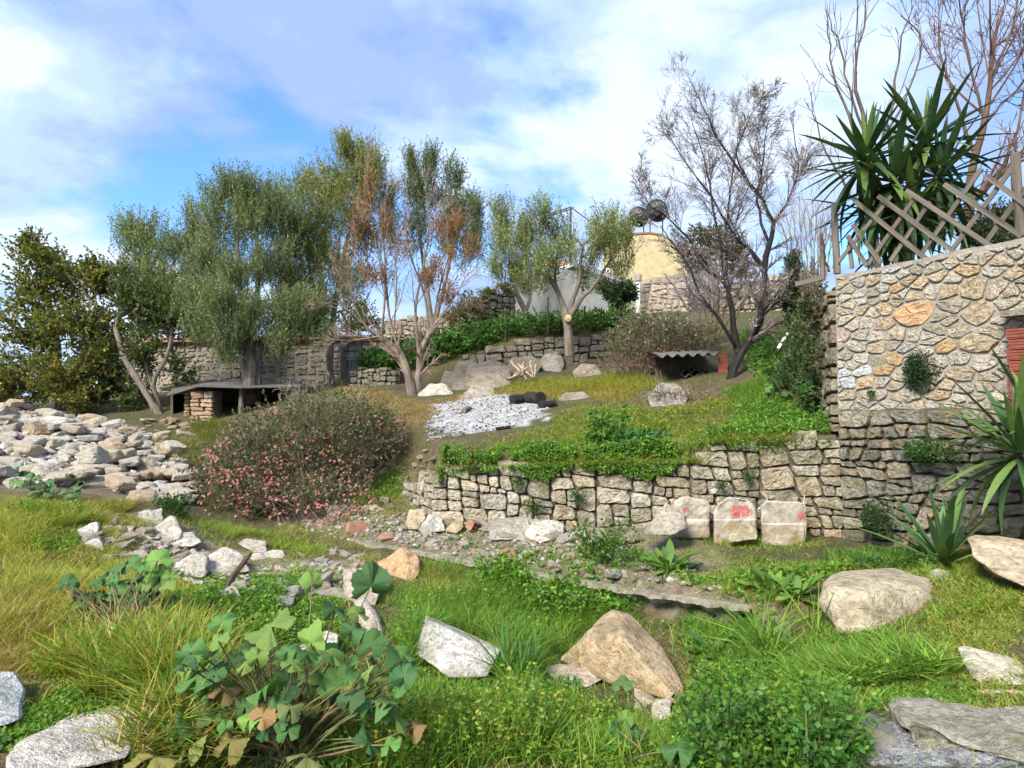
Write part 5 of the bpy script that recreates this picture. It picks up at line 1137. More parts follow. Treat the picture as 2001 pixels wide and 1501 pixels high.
leafy_tree('carob_tree', 'dense yellowish dark green evergreen tree at the far end of the stone heap', (110, 805, 17.5),
    [[(120, 812, 17.5, 9), (115, 740, 17.5, 8), (110, 660, 17.6, 6), (95, 580, 17.6, 4)], [(118, 760, 17.5, 6), (170, 690, 17.3, 4), (190, 600, 17.3, 3)], [(115, 760, 17.5, 6), (40, 700, 17.6, 4)]],
    [(60, 500, 17.6, 42, 42, 150), (105, 520, 17.6, 50, 45, 160), (80, 570, 17.4, 70, 60, 260), (165, 545, 17.4, 55, 45, 170), (200, 520, 17.3, 30, 35, 70), (60, 650, 17.2, 75, 60, 260), (150, 640, 17.2, 75, 60, 280), (40, 720, 17, 80, 60, 280), (130, 735, 16.8, 80, 55, 300), (190, 700, 17, 45, 60, 170), (20, 770, 16.8, 60, 40, 170), (150, 780, 16.6, 60, 30, 150), (215, 640, 17.4, 20, 60, 60), (-50, 700, 17.4, 60, 80, 160)], CAROB, GREYB, 301)
leafy_tree('carob_tree', 'dark leafy evergreen with a bare leaning trunk between heap and shed', (310, 808, 16.8),
    [[(312, 812, 16.6, 7), (280, 760, 16.6, 6.5), (245, 700, 16.7, 6), (225, 640, 16.8, 4)], [(318, 812, 16.8, 5), (300, 750, 16.8, 4.5), (325, 700, 16.9, 4), (336, 650, 17, 4), (335, 600, 17.2, 3)], [(316, 810, 16.7, 3), (290, 730, 16.9, 2.5), (270, 650, 17, 2)]],
    [(285, 560, 17.2, 60, 60, 190), (250, 600, 17, 40, 45, 110), (330, 610, 17.2, 60, 50, 180), (290, 690, 17, 40, 45, 110), (350, 730, 17.3, 30, 40, 60), (270, 760, 17.2, 40, 40, 90), (380, 640, 17.4, 40, 45, 90)], dict(CAROB, cols=[(.06, .085, .026), (.08, .105, .035), (.11, .125, .042)]), GREYB, 302)
leafy_tree('olive_tree', 'tall silvery olive standing behind the leaning trunk, left of the gnarled olive', (345, 800, 18.5),
    [[(345, 805, 18.5, 4), (340, 700, 18.5, 4), (300, 560, 18.5, 4), (285, 470, 18.5, 2.5)], [(340, 640, 18.5, 3), (370, 520, 18.5, 2.5)]],
    [(275, 440, 18.5, 42, 34, 150), (300, 480, 18.4, 60, 45, 210), (265, 520, 18.3, 38, 40, 120), (365, 470, 18.5, 34, 45, 120), (380, 530, 18.4, 42, 50, 160), (330, 580, 17.6, 50, 40, 140), (360, 600, 17.2, 45, 35, 120), (420, 590, 17.4, 40, 40, 110), (320, 540, 18.3, 60, 50, 170), (400, 440, 18.6, 40, 45, 90), (420, 500, 18.6, 36, 50, 90), (235, 560, 18.4, 30, 40, 70)], DARKOL, GREYB, 303)
leafy_tree('olive_tree', 'old olive with a thick gnarled split trunk in front of the stone cottage', (490, 780, 16.8),
    [[(488, 790, 16.7, 19), (489, 745, 16.7, 16), (490, 710, 16.7, 17), (478, 660, 16.7, 6), (470, 560, 16.8, 4), (462, 460, 16.9, 3)], [(496, 790, 16.8, 14), (500, 740, 16.8, 12), (505, 700, 16.8, 10), (530, 660, 16.7, 6), (560, 620, 16.6, 4)], [(492, 705, 16.7, 9), (495, 640, 16.8, 6), (505, 540, 16.9, 4), (500, 440, 17, 3)], [(485, 700, 16.7, 6), (455, 670, 16.5, 4), (430, 650, 16.3, 3)]],
    [(440, 375, 17.2, 40, 36, 140), (480, 370, 17, 50, 40, 170), (450, 440, 17, 60, 55, 230), (510, 430, 17, 60, 60, 230), (560, 420, 17.2, 50, 55, 180), (470, 520, 16.8, 62, 45, 190), (540, 510, 16.8, 55, 45, 160), (430, 590, 16.4, 55, 40, 190), (440, 640, 16.2, 50, 30, 170), (520, 600, 16.5, 55, 35, 170), (570, 590, 16.3, 55, 35, 170), (490, 630, 16.4, 50, 25, 130), (580, 640, 16.5, 45, 25, 110), (545, 670, 16.4, 45, 22, 90), (385, 590, 16.8, 40, 40, 120), (395, 520, 17, 40, 45, 120), (610, 600, 16.8, 40, 35, 110), (620, 650, 16.6, 36, 22, 80), (400, 650, 16.3, 36, 25, 80), (450, 680, 16.4, 34, 16, 50)], dict(OLIVE, cols=[(.125, .175, .062), (.17, .215, .082), (.22, .26, .115), (.10, .14, .052)]), [(.17, .145, .12)], 304)
leafy_tree('olive_tree', 'tallest yellow green olive with feathery upright crown left of the twin trunk olive', (640, 770, 18.5),
    [[(650, 775, 18.5, 8), (645, 690, 18.5, 7), (660, 560, 18.5, 5), (690, 420, 18.5, 3)], [(648, 700, 18.5, 5), (610, 560, 18.4, 4), (600, 450, 18.4, 2.5)]],
    [(680, 300, 18.5, 32, 30, 120), (720, 310, 18.6, 36, 34, 150), (700, 350, 18.5, 60, 45, 240), (640, 360, 18.4, 40, 42, 160), (610, 420, 18.3, 55, 60, 250), (670, 420, 18.3, 65, 60, 260), (740, 380, 18.7, 35, 55, 140), (600, 500, 18, 60, 50, 230), (660, 500, 18, 50, 50, 160), (600, 560, 17.8, 50, 35, 150), (570, 470, 18.2, 40, 50, 140), (630, 590, 17.8, 45, 35, 120), (680, 560, 18, 35, 40, 100), (560, 540, 18, 40, 40, 110), (545, 400, 18.6, 40, 50, 90), (590, 360, 18.6, 36, 36, 70), (760, 450, 18.8, 36, 50, 80), (700, 600, 18.2, 36, 36, 70)], YELOL, GREYB, 305)
leafy_tree('olive_tree', 'dark green olive crown behind the twin trunk olive, narrow and upright', (850, 720, 19.5),
    [[(850, 735, 19.5, 6), (845, 640, 19.5, 5), (825, 500, 19.5, 3.5), (812, 380, 19.5, 2)], [(848, 640, 19.5, 4), (880, 500, 19.5, 3), (880, 400, 19.5, 2)]],
    [(800, 320, 19.5, 22, 32, 90), (845, 318, 19.5, 20, 30, 80), (820, 370, 19.5, 48, 38, 170), (880, 345, 19.5, 22, 34, 80), (878, 400, 19.4, 40, 45, 160), (820, 440, 19.4, 40, 50, 120), (915, 420, 19.4, 30, 45, 110), (935, 470, 19.3, 24, 38, 80), (930, 400, 19.5, 16, 26, 40), (880, 480, 19.4, 40, 45, 100)], dict(OLIVE, cols=[(.10, .145, .052), (.14, .18, .07), (.08, .115, .042)], up=1.1), GREYB, 306)
# twin-trunk olive with rusty dieback: many bare pinkish stems
g = np.random.default_rng(310)
tw_limbs = [[(806, 778, 14.5, 12), (798, 735, 14.5, 11), (780, 690, 14.5, 9), (745, 660, 14.5, 6.5), (715, 640, 14.5, 5)], [(812, 778, 14.6, 11), (818, 735, 14.6, 10), (822, 690, 14.6, 8), (838, 655, 14.6, 6), (860, 620, 14.6, 4)],
    [(790, 705, 14.5, 6), (765, 640, 14.5, 5), (755, 560, 14.5, 4), (750, 470, 14.5, 3), (745, 400, 14.5, 2)], [(745, 660, 14.5, 5), (752, 560, 14.4, 4), (735, 480, 14.4, 3), (722, 380, 14.4, 2), (718, 320, 14.4, 1.2)],
    [(818, 690, 14.6, 6), (812, 600, 14.6, 5), (828, 520, 14.6, 4), (838, 440, 14.6, 3), (830, 350, 14.6, 1.5)], [(838, 655, 14.6, 5), (830, 580, 14.5, 4), (800, 490, 14.5, 3), (790, 400, 14.5, 1.5)], [(842, 650, 14.6, 4), (860, 560, 14.6, 3), (885, 470, 14.6, 2), (890, 410, 14.6, 1.2)],
    [(715, 640, 14.5, 4), (690, 590, 14.5, 3), (680, 520, 14.5, 2), (690, 450, 14.5, 1.2)], [(760, 668, 14.5, 3.5), (700, 655, 14.3, 2.5), (655, 640, 14.2, 1.5)], [(850, 640, 14.6, 3), (890, 610, 14.5, 2), (925, 590, 14.4, 1)], [(770, 640, 14.4, 3), (775, 560, 14.3, 2.5), (770, 480, 14.3, 1.5)], [(730, 650, 14.4, 3), (670, 600, 14.2, 2), (620, 590, 14.1, 1)], [(740, 658, 14.4, 3), (680, 665, 14.2, 2), (610, 660, 14, 1)], [(735, 650, 14.5, 3), (680, 560, 14.3, 2), (650, 520, 14.2, 1)], [(850, 640, 14.6, 3), (900, 560, 14.5, 2), (930, 500, 14.5, 1)]]
tw_limbs = [[(x, y, d, r_ * (.78 if k < 2 else .5)) for x, y, d, r_ in l] for k, l in enumerate(tw_limbs)]
RUSTY = dict(OLIVE, dens=1.3, cols=[(.27, .13, .06), (.30, .16, .075), (.22, .12, .05), (.19, .13, .05)], per=8, twig=.45, twigcol=[(.30, .21, .15)])
tt = leafy_tree('olive_tree', 'twin trunk olive with bare pinkish stems and rusty foliage above the ash patch', (808, 776, 14.5), tw_limbs,
    [(705, 430, 14.5, 32, 75, 95), (760, 470, 14.4, 35, 55, 90), (715, 380, 14.4, 15, 50, 36), (690, 500, 14.4, 35, 35, 55), (880, 450, 14.5, 35, 35, 80), (905, 490, 14.5, 30, 35, 60), (840, 540, 14.4, 30, 35, 55), (740, 540, 14.4, 40, 30, 50), (870, 560, 14.4, 30, 30, 36)], RUSTY, PALEB, 307)
mb = MB(); P_ = np.stack([px_path(l, 10)[0] for l in tw_limbs]); R_ = np.stack([px_path(l, 10)[1] for l in tw_limbs]); L_ = np.linalg.norm(P_[:, -1] - P_[:, 0], axis=1)
for lvl, (per, ang, lr) in enumerate([(12, .5, .40), (6, .55, .5), (3, .55, .6)]):
    P_, R_, L_ = sprout(P_, R_, per, ang, lr, L_, g, .2, 5 if lvl < 1 else 3, .12, .06, .5, .0028)
    V, Q = tubes(P_, R_, 4 if lvl == 0 else 3); mb.add(V, Q, C=vary([(.36, .27, .21), (.30, .22, .17)], len(V), .1, g, .03))
mb.obj('twigs', M['twig'], tt)
prt = leafy_tree('olive_tree', 'pruned olive with a pale sawn scar on its straight trunk before the terrace wall', (1110, 690, 16.6),
    [[(1113, 696, 16.6, 10), (1110, 650, 16.6, 9), (1107, 625, 16.6, 9), (1098, 590, 16.6, 6), (1075, 545, 16.6, 4.5), (1040, 500, 16.6, 2.5)], [(1108, 628, 16.6, 7), (1118, 590, 16.6, 5), (1132, 550, 16.6, 4), (1135, 510, 16.6, 3), (1140, 480, 16.6, 2)], [(1110, 625, 16.6, 6), (1135, 585, 16.5, 4.5), (1160, 560, 16.5, 3.5), (1185, 520, 16.5, 2)], [(1100, 590, 16.6, 3), (1085, 545, 16.7, 2.5), (1090, 490, 16.7, 1.5)]],
    [(1010, 470, 16.8, 50, 50, 200), (1060, 450, 16.7, 45, 45, 170), (1090, 490, 16.6, 45, 45, 160), (1045, 520, 16.5, 55, 40, 170), (1180, 450, 16.5, 32, 42, 130), (1205, 480, 16.5, 42, 45, 150), (1150, 500, 16.5, 40, 40, 120), (1215, 520, 16.4, 30, 30, 80), (985, 520, 16.7, 35, 35, 90), (1195, 430, 16.6, 18, 30, 50), (1060, 420, 16.8, 22, 24, 50), (1035, 550, 16.9, 40, 26, 90), (1150, 545, 16.8, 34, 24, 60), (1110, 445, 16.9, 34, 40, 90), (1230, 475, 16.5, 22, 34, 60)], dict(OLIVE, dens=.85), [(.20, .17, .14)], 308)
sc_ = at(1110, 622, 16.38); V, Q = tubes((sc_ + np.outer([0, .02, .05], [.1, 1, .1]))[None], np.array([[.001, .085, .10]]), 14); MB().add(V, Q, C=(.62, .42, .25)).obj('sawn_scar', M['twig'], prt)
leafy_tree('olive_tree', 'small olive with a forked trunk against the grey rendered wall', (1025, 640, 21.5),
    [[(1028, 648, 21.5, 7), (1026, 610, 21.5, 6), (1015, 585, 21.5, 5), (1003, 555, 21.5, 4), (1000, 500, 21.5, 2)], [(1026, 612, 21.5, 4), (1036, 580, 21.5, 3), (1038, 530, 21.5, 2)]],
    [(985, 420, 22, 30, 35, 90), (975, 470, 22, 30, 50, 120), (1000, 530, 21.6, 30, 25, 80), (1030, 510, 21.6, 35, 30, 80)], DARKOL, GREYB, 309)
leafy_tree('citrus_tree', 'small round dark green citrus tree by the drainpipe', (1200, 640, 20.5),
    [[(1196, 645, 20.5, 3.5), (1197, 615, 20.5, 3), (1200, 585, 20.5, 2)], [(1208, 645, 20.5, 2.5), (1204, 600, 20.5, 2)]],
    [(1205, 568, 20.5, 38, 26, 150), (1185, 580, 20.4, 25, 22, 80), (1225, 582, 20.4, 22, 18, 70), (1205, 595, 20.4, 28, 14, 60)], dict(CAROB, L=.13, W=.055, cols=[(.022, .05, .018), (.03, .06, .022), (.05, .085, .03)], twig=.3, per=9), GREYB, 311)
leafy_tree('evergreen_tree', 'round dark evergreen crown on the skyline behind the almond', (1400, 600, 27), [[(1400, 610, 27, 6), (1398, 540, 27, 5), (1395, 480, 27, 3)]],
    [(1390, 470, 27, 48, 34, 220), (1425, 490, 27, 40, 34, 160), (1370, 500, 27, 36, 30, 130), (1440, 520, 27, 36, 30, 110)], dict(CAROB, L=.16, W=.07, cols=[(.05, .065, .022), (.075, .082, .03)]), GREYB, 312)
leafy_tree('evergreen_shrub', 'dark green shrub at the top of the bank beside the stick fence', (1555, 640, 12.5), [[(1555, 645, 12.5, 4), (1552, 590, 12.5, 3), (1550, 540, 12.5, 2)]],
    [(1552, 535, 12.5, 24, 34, 90), (1548, 580, 12.4, 28, 34, 120), (1560, 615, 12.3, 22, 24, 70)], dict(CAROB, L=.075, W=.03, cols=[(.03, .055, .022), (.05, .075, .03)], twig=.25), GREYB, 313, cat='shrub', parts=('stem', 'foliage'))
leafy_tree('evergreen_shrub', 'dark green bush behind the fence post on the rubble wall', (1950, 480, 8.6), [[(1950, 490, 8.6, 4), (1945, 440, 8.6, 3), (1940, 400, 8.6, 2)]],
    [(1945, 430, 8.8, 45, 34, 160), (1985, 420, 8.8, 40, 34, 120), (1900, 460, 8.7, 35, 28, 100), (1960, 465, 8.6, 45, 20, 100)], dict(CAROB, L=.06, W=.022, cols=[(.04, .065, .025), (.065, .09, .04)], twig=.22), GREYB, 314, cat='shrub', parts=('stem', 'foliage'))
leafy_tree('evergreen_shrub', 'dark green thicket behind the right end of the old cottage', (690, 690, 26), [[(690, 705, 26, 5), (688, 650, 26, 4), (685, 620, 26, 2)]],
    [(640, 640, 26, 50, 34, 120), (700, 630, 26, 46, 34, 120), (590, 645, 26, 46, 30, 100), (740, 655, 26, 36, 26, 70)], dict(CAROB, L=.15, W=.065, cols=[(.09, .12, .035), (.13, .15, .05), (.07, .095, .03)]), GREYB, 317, cat='shrub', parts=('stem', 'foliage'))
leafy_tree('evergreen_shrub', 'dark leafy growth behind the left end of the old cottage', (260, 700, 25), [[(260, 715, 25, 5), (258, 660, 25, 4), (255, 630, 25, 2)]],
    [(250, 650, 25, 50, 40, 120), (310, 640, 25, 46, 40, 110), (200, 680, 24, 50, 40, 110), (370, 640, 25, 40, 34, 90), (230, 740, 19.5, 40, 45, 110), (180, 770, 19, 40, 34, 90)], dict(CAROB, L=.14, W=.065, cols=[(.08, .11, .03), (.12, .14, .045), (.06, .085, .028)]), GREYB, 318, cat='shrub', parts=('stem', 'foliage'))
leafy_tree('autumn_bush', 'rusty green bush between the upright dark olive and the flat topped wall', (910, 660, 19.6), [[(915, 668, 19.6, 4), (912, 620, 19.6, 3), (910, 590, 19.6, 2)]],
    [(915, 595, 19.6, 34, 26, 120), (900, 625, 19.5, 36, 26, 120), (935, 620, 19.6, 20, 28, 60)], dict(CAROB, L=.08, W=.035, cols=[(.20, .13, .05), (.10, .10, .035), (.07, .08, .03)], twig=.3), GREYB, 315, cat='bush', parts=('stem', 'foliage'))
leafy_tree('yellow_bush', 'yellow green bush growing on top of the flat topped wall', (970, 575, 23.2), [[(970, 582, 23.2, 3), (968, 565, 23.2, 2)]],
    [(955, 568, 23.2, 22, 12, 60), (985, 564, 23.2, 22, 12, 60)], dict(CAROB, L=.10, W=.04, cols=[(.22, .20, .04), (.14, .17, .04)], twig=.3), GREYB, 316, cat='bush', parts=('stem', 'foliage'))

# ---------------------------------------------------------------- bare trees
def bare_tree(name, label, base, limbs, levels, bark, twigc, seed, blossom=0, cat='tree', m0=12, group=None, rmin=.0024):
    g = np.random.default_rng(seed); r = thing(name, at(*base), label, cat, group); mb = MB(); tb = MB()
    Ps, Rs = [], []
    for l in limbs:
        P, Rd = px_path(l, m0); P[1:-1] += g.normal(0, .012, (m0 - 2, 3)); Rd = Rd * (1 + .14 * vnoise(P, 6, seed, 2)); V, Q = tubes(P[None], Rd[None], 8); mb.add(V, Q, C=vary(bark, len(V), .1, g, .02)); Ps.append(P); Rs.append(Rd)
    P_, R_ = np.stack(Ps), np.stack(Rs); L_ = np.linalg.norm(np.diff(P_, axis=1), axis=2).sum(1); tips = []
    for lvl, (per, ang, lr, up, wob, tmin) in enumerate(levels):
        P_, R_, L_ = sprout(P_, R_, per, ang, lr, L_, g, tmin, 6 if lvl < 1 else 4 if lvl < 2 else 3, wob, up, .5, rmin)
        V, Q = tubes(P_, R_, 4 if lvl == 0 else 3); tb.add(V, Q, C=vary(twigc, len(V), .12, g, .03)); tips.append(P_)
    mb.obj('trunk', M['bark'], r); tb.obj('twigs', M['twig'], r)
    if blossom:
        T = np.vstack([t.reshape(-1, 3) for t in tips[-2:]]); q = T[g.integers(0, len(T), blossom)] + g.normal(0, .012, (blossom, 3)); fl = MB()
        for k in range(5):
            D = unit(rand_dirs(blossom, g) + [0, 0, .2]); V, Q = leaves(q, D, g.uniform(.012, .021, blossom), .015, 0, g); fl.add(V, Q, C=np.repeat(vary([(.78, .72, .74), (.82, .80, .80)], blossom, .04, g, .02), 4, 0))
        fl.obj('blossom', M['petal'], r)
    return r
AL = 12.6
bare_tree('almond_tree', 'almond tree with a dark leaning trunk and white blossom on bare twigs', (1428, 740, AL),
    [[(1428, 745, AL, 11.2), (1445, 695, AL, 9.6), (1480, 640, AL, 8.0), (1498, 570, AL, 7.2), (1492, 525, AL, 6.4), (1508, 460, AL, 4.8), (1512, 432, AL, 4.0)], [(1512, 436, AL, 4.0), (1490, 390, AL, 3.2), (1456, 348, AL, 2.8), (1400, 268, AL, 2.0), (1376, 216, AL, 1.28), (1345, 150, AL, 0.64)],
     [(1442, 690, AL, 8.0), (1435, 640, AL, 6.4), (1428, 590, AL, 5.6), (1418, 555, AL, 4.8), (1385, 530, AL, 3.2), (1360, 512, AL, 2.4), (1310, 480, AL, 1.2)], [(1420, 560, AL, 4.0), (1408, 480, AL, 3.2), (1395, 410, AL, 2.4), (1380, 330, AL, 1.6), (1352, 240, AL, 0.8)], [(1424, 560, AL + .2, 3.2), (1418, 470, AL + .3, 2.4), (1425, 390, AL + .3, 1.92), (1440, 290, AL + .4, 1.28), (1450, 220, AL + .4, 0.72)],
     [(1492, 525, AL, 4.8), (1465, 490, AL, 3.6), (1430, 455, AL, 2.8), (1400, 400, AL - .2, 2.0), (1340, 320, AL - .3, 1.12), (1300, 250, AL - .4, 0.64)], [(1435, 672, AL - .1, 4.0), (1400, 620, AL - .2, 3.2), (1370, 580, AL - .2, 2.8), (1345, 520, AL - .3, 1.6), (1290, 440, AL - .4, 0.8)], [(1505, 480, AL, 3.2), (1480, 400, AL + .2, 2.4), (1490, 320, AL + .2, 1.6), (1500, 240, AL + .2, 0.8)],
     [(1510, 440, AL, 3.2), (1540, 390, AL + .2, 2.0), (1560, 320, AL + .3, 1.28), (1545, 230, AL + .3, 0.64)], [(1400, 545, AL, 2.4), (1330, 450, AL - .4, 1.6), (1270, 400, AL - .6, 0.96), (1235, 350, AL - .6, 0.48)], [(1460, 350, AL, 2.0), (1440, 300, AL - .3, 1.44), (1470, 220, AL - .3, 0.8), (1490, 190, AL - .3, 0.48)]],
    [(17, .7, .34, .08, .10, .22), (10, .6, .58, .05, .10, .1), (6, .6, .62, .04, .10, .1)], [(.022, .019, .017), (.035, .03, .027)], [(.23, .19, .19), (.175, .145, .148), (.28, .235, .235)], 401, 3200, rmin=.003)
FD = 9.6
bare_tree('fig_tree', 'bare reddish tree with long whippy shoots above the big yucca', (1885, 480, FD),
    [[(1885, 500, FD, 9.67), (1890, 430, FD, 8.93), (1900, 330, FD, 7.44), (1925, 235, FD, 5.95), (1938, 150, FD, 4.46), (1936, 95, FD, 3.35), (1960, 20, FD, 1.86)], [(1890, 410, FD, 7.44), (1925, 365, FD, 6.7), (1975, 320, FD, 5.95), (2030, 270, FD, 5.21)], [(1905, 300, FD, 3.72), (1870, 200, FD, 2.6), (1840, 110, FD, 1.86), (1835, 10, FD, 1.04), (1830, -60, FD, 0.74)],
     [(1925, 240, FD, 2.98), (1900, 140, FD, 2.23), (1880, 40, FD, 1.49), (1870, -60, FD, 0.74)], [(1936, 150, FD, 2.98), (1965, 90, FD, 2.23), (1990, 10, FD, 1.49), (2010, -60, FD, 0.74)], [(1930, 230, FD, 2.6), (1980, 180, FD, 1.86), (2030, 120, FD, 1.49), (2060, 60, FD, 0.74)], [(1960, 330, FD, 2.98), (1990, 240, FD, 2.23), (2005, 160, FD, 1.49), (2010, 60, FD, 0.74)]],
    [(12, .6, .6, .14, .06, .1), (5, .55, .5, .08, .07, .1), (3, .5, .45, .05, .07, .2)], [(.13, .082, .06), (.16, .10, .075)], [(.20, .115, .09), (.16, .095, .085), (.24, .15, .11)], 402, rmin=.0042)
bare_tree('fig_tree', 'thin bare tree with upright wavy shoots behind the big yucca, left of the reddish tree', (1700, 520, 9.9),
    [[(1715, 525, 9.9, 6), (1705, 380, 9.9, 5), (1690, 250, 9.9, 4), (1668, 150, 9.9, 2.8), (1685, 60, 9.9, 1.8), (1690, -30, 9.9, 1)], [(1700, 350, 9.9, 3.5), (1660, 240, 9.9, 2.5), (1625, 130, 9.9, 1.8), (1617, 40, 9.9, 1)], [(1695, 280, 9.9, 3), (1660, 180, 9.9, 2), (1640, 90, 9.9, 1.5), (1615, 20, 9.9, .8)], [(1705, 330, 9.9, 3), (1745, 200, 9.9, 2.4), (1760, 90, 9.9, 1.6), (1785, 10, 9.9, 1)], [(1712, 450, 9.9, 3), (1650, 360, 9.9, 2.2), (1600, 260, 9.9, 1.5), (1585, 180, 9.9, .8)], [(1710, 300, 9.9, 3), (1770, 190, 9.9, 2), (1800, 80, 9.9, 1.5), (1760, 30, 9.9, 1)]],
    [(6, .5, .35, .12, .09, .2), (3, .5, .5, .08, .09, .2)], [(.15, .115, .095)], [(.15, .11, .10), (.18, .13, .115)], 403, rmin=.004)
# brambles and dry thickets
bare_tree('dry_bush', 'leafless brown bush behind the almond trunk', (1390, 650, 16), [[(1390 + dx, 655, 16, 2.5), (1388 + dx * 2.2, 590, 16, 2), (1385 + dx * 3.6, 520 + abs(dx) * .6, 16, 1)] for dx in (-24, -14, -6, 0, 6, 14, 22, 30)], [(9, .7, .45, .04, .15, .2), (6, .7, .5, .02, .15, .1), (3, .7, .5, 0, .15, .1)], [(.17, .125, .085)], [(.23, .17, .115), (.18, .13, .09)], 404, cat='bush')
bare_tree('dry_bush', 'tan dried cane thicket on the skyline behind the fence post', (1590, 520, 12.5), [[(1585 + dx, 540, 12.5, 1.6), (1585 + dx * 1.3, 470, 12.5, 1.3), (1588 + dx * 1.9, 385 + abs(dx) * .8, 12.5, .7)] for dx in (-38, -30, -22, -15, -8, 0, 6, 12, 18, 24, 30)], [(9, .28, .55, .08, .06, .1), (5, .3, .5, .05, .08, .1)], [(.36, .27, .17)], [(.42, .32, .20), (.34, .25, .16)], 405, cat='bush')
bare_tree('dry_bush', 'dead grey thorny branches sticking out of the flowering bush top', (600, 860, 11.2), [[(600, 900, 11.2, 2.5), (600 + dx, 830, 11.2, 2), (600 + dx * 2, 760 + abs(dx) * .4, 11.1, 1)] for dx in (-28, -14, 0, 12, 26, 44, 60)], [(8, .75, .5, .02, .16, .2), (6, .7, .5, 0, .16, .1), (2, .7, .5, 0, .16, .1)], [(.36, .31, .25)], [(.40, .34, .27), (.33, .27, .21)], 406, cat='bush')
bare_tree('brush_pile', 'heap of dead brown twigs on the grey hump of rock', (1330, 785, 11.6), [[(1330 + dx, 795, 11.6, 1.6), (1325 + dx * 2.0, 770 - abs(dx) * .2, 11.5, 1.2), (1322 + dx * 3.4, 765 + abs(dx) * .7, 11.3, .7)] for dx in (-22, -15, -9, -4, 3, 8, 14, 20, 27)], [(8, .8, .5, -.02, .16, .1), (5, .8, .5, -.03, .16, .1)], [(.26, .20, .15)], [(.32, .25, .19), (.24, .18, .13)], 407, cat='brush')
bare_tree('brush_pile', 'tangle of dead brown stems at the foot of the bramble mound', (1240, 730, 14.8), [[(1240 + dx * 2, 738, 14.7, 1.5), (1236 + dx * 3.4, 715, 14.6, 1.2), (1236 + dx * 5, 712 + abs(dx) * .8, 14.4, .7)] for dx in (-18, -12, -7, -2, 3, 8, 13, 18, 24)], [(8, .8, .5, -.02, .16, .1), (5, .8, .5, -.03, .16, .1)], [(.24, .17, .13)], [(.29, .21, .16), (.22, .16, .12)], 408, cat='brush')

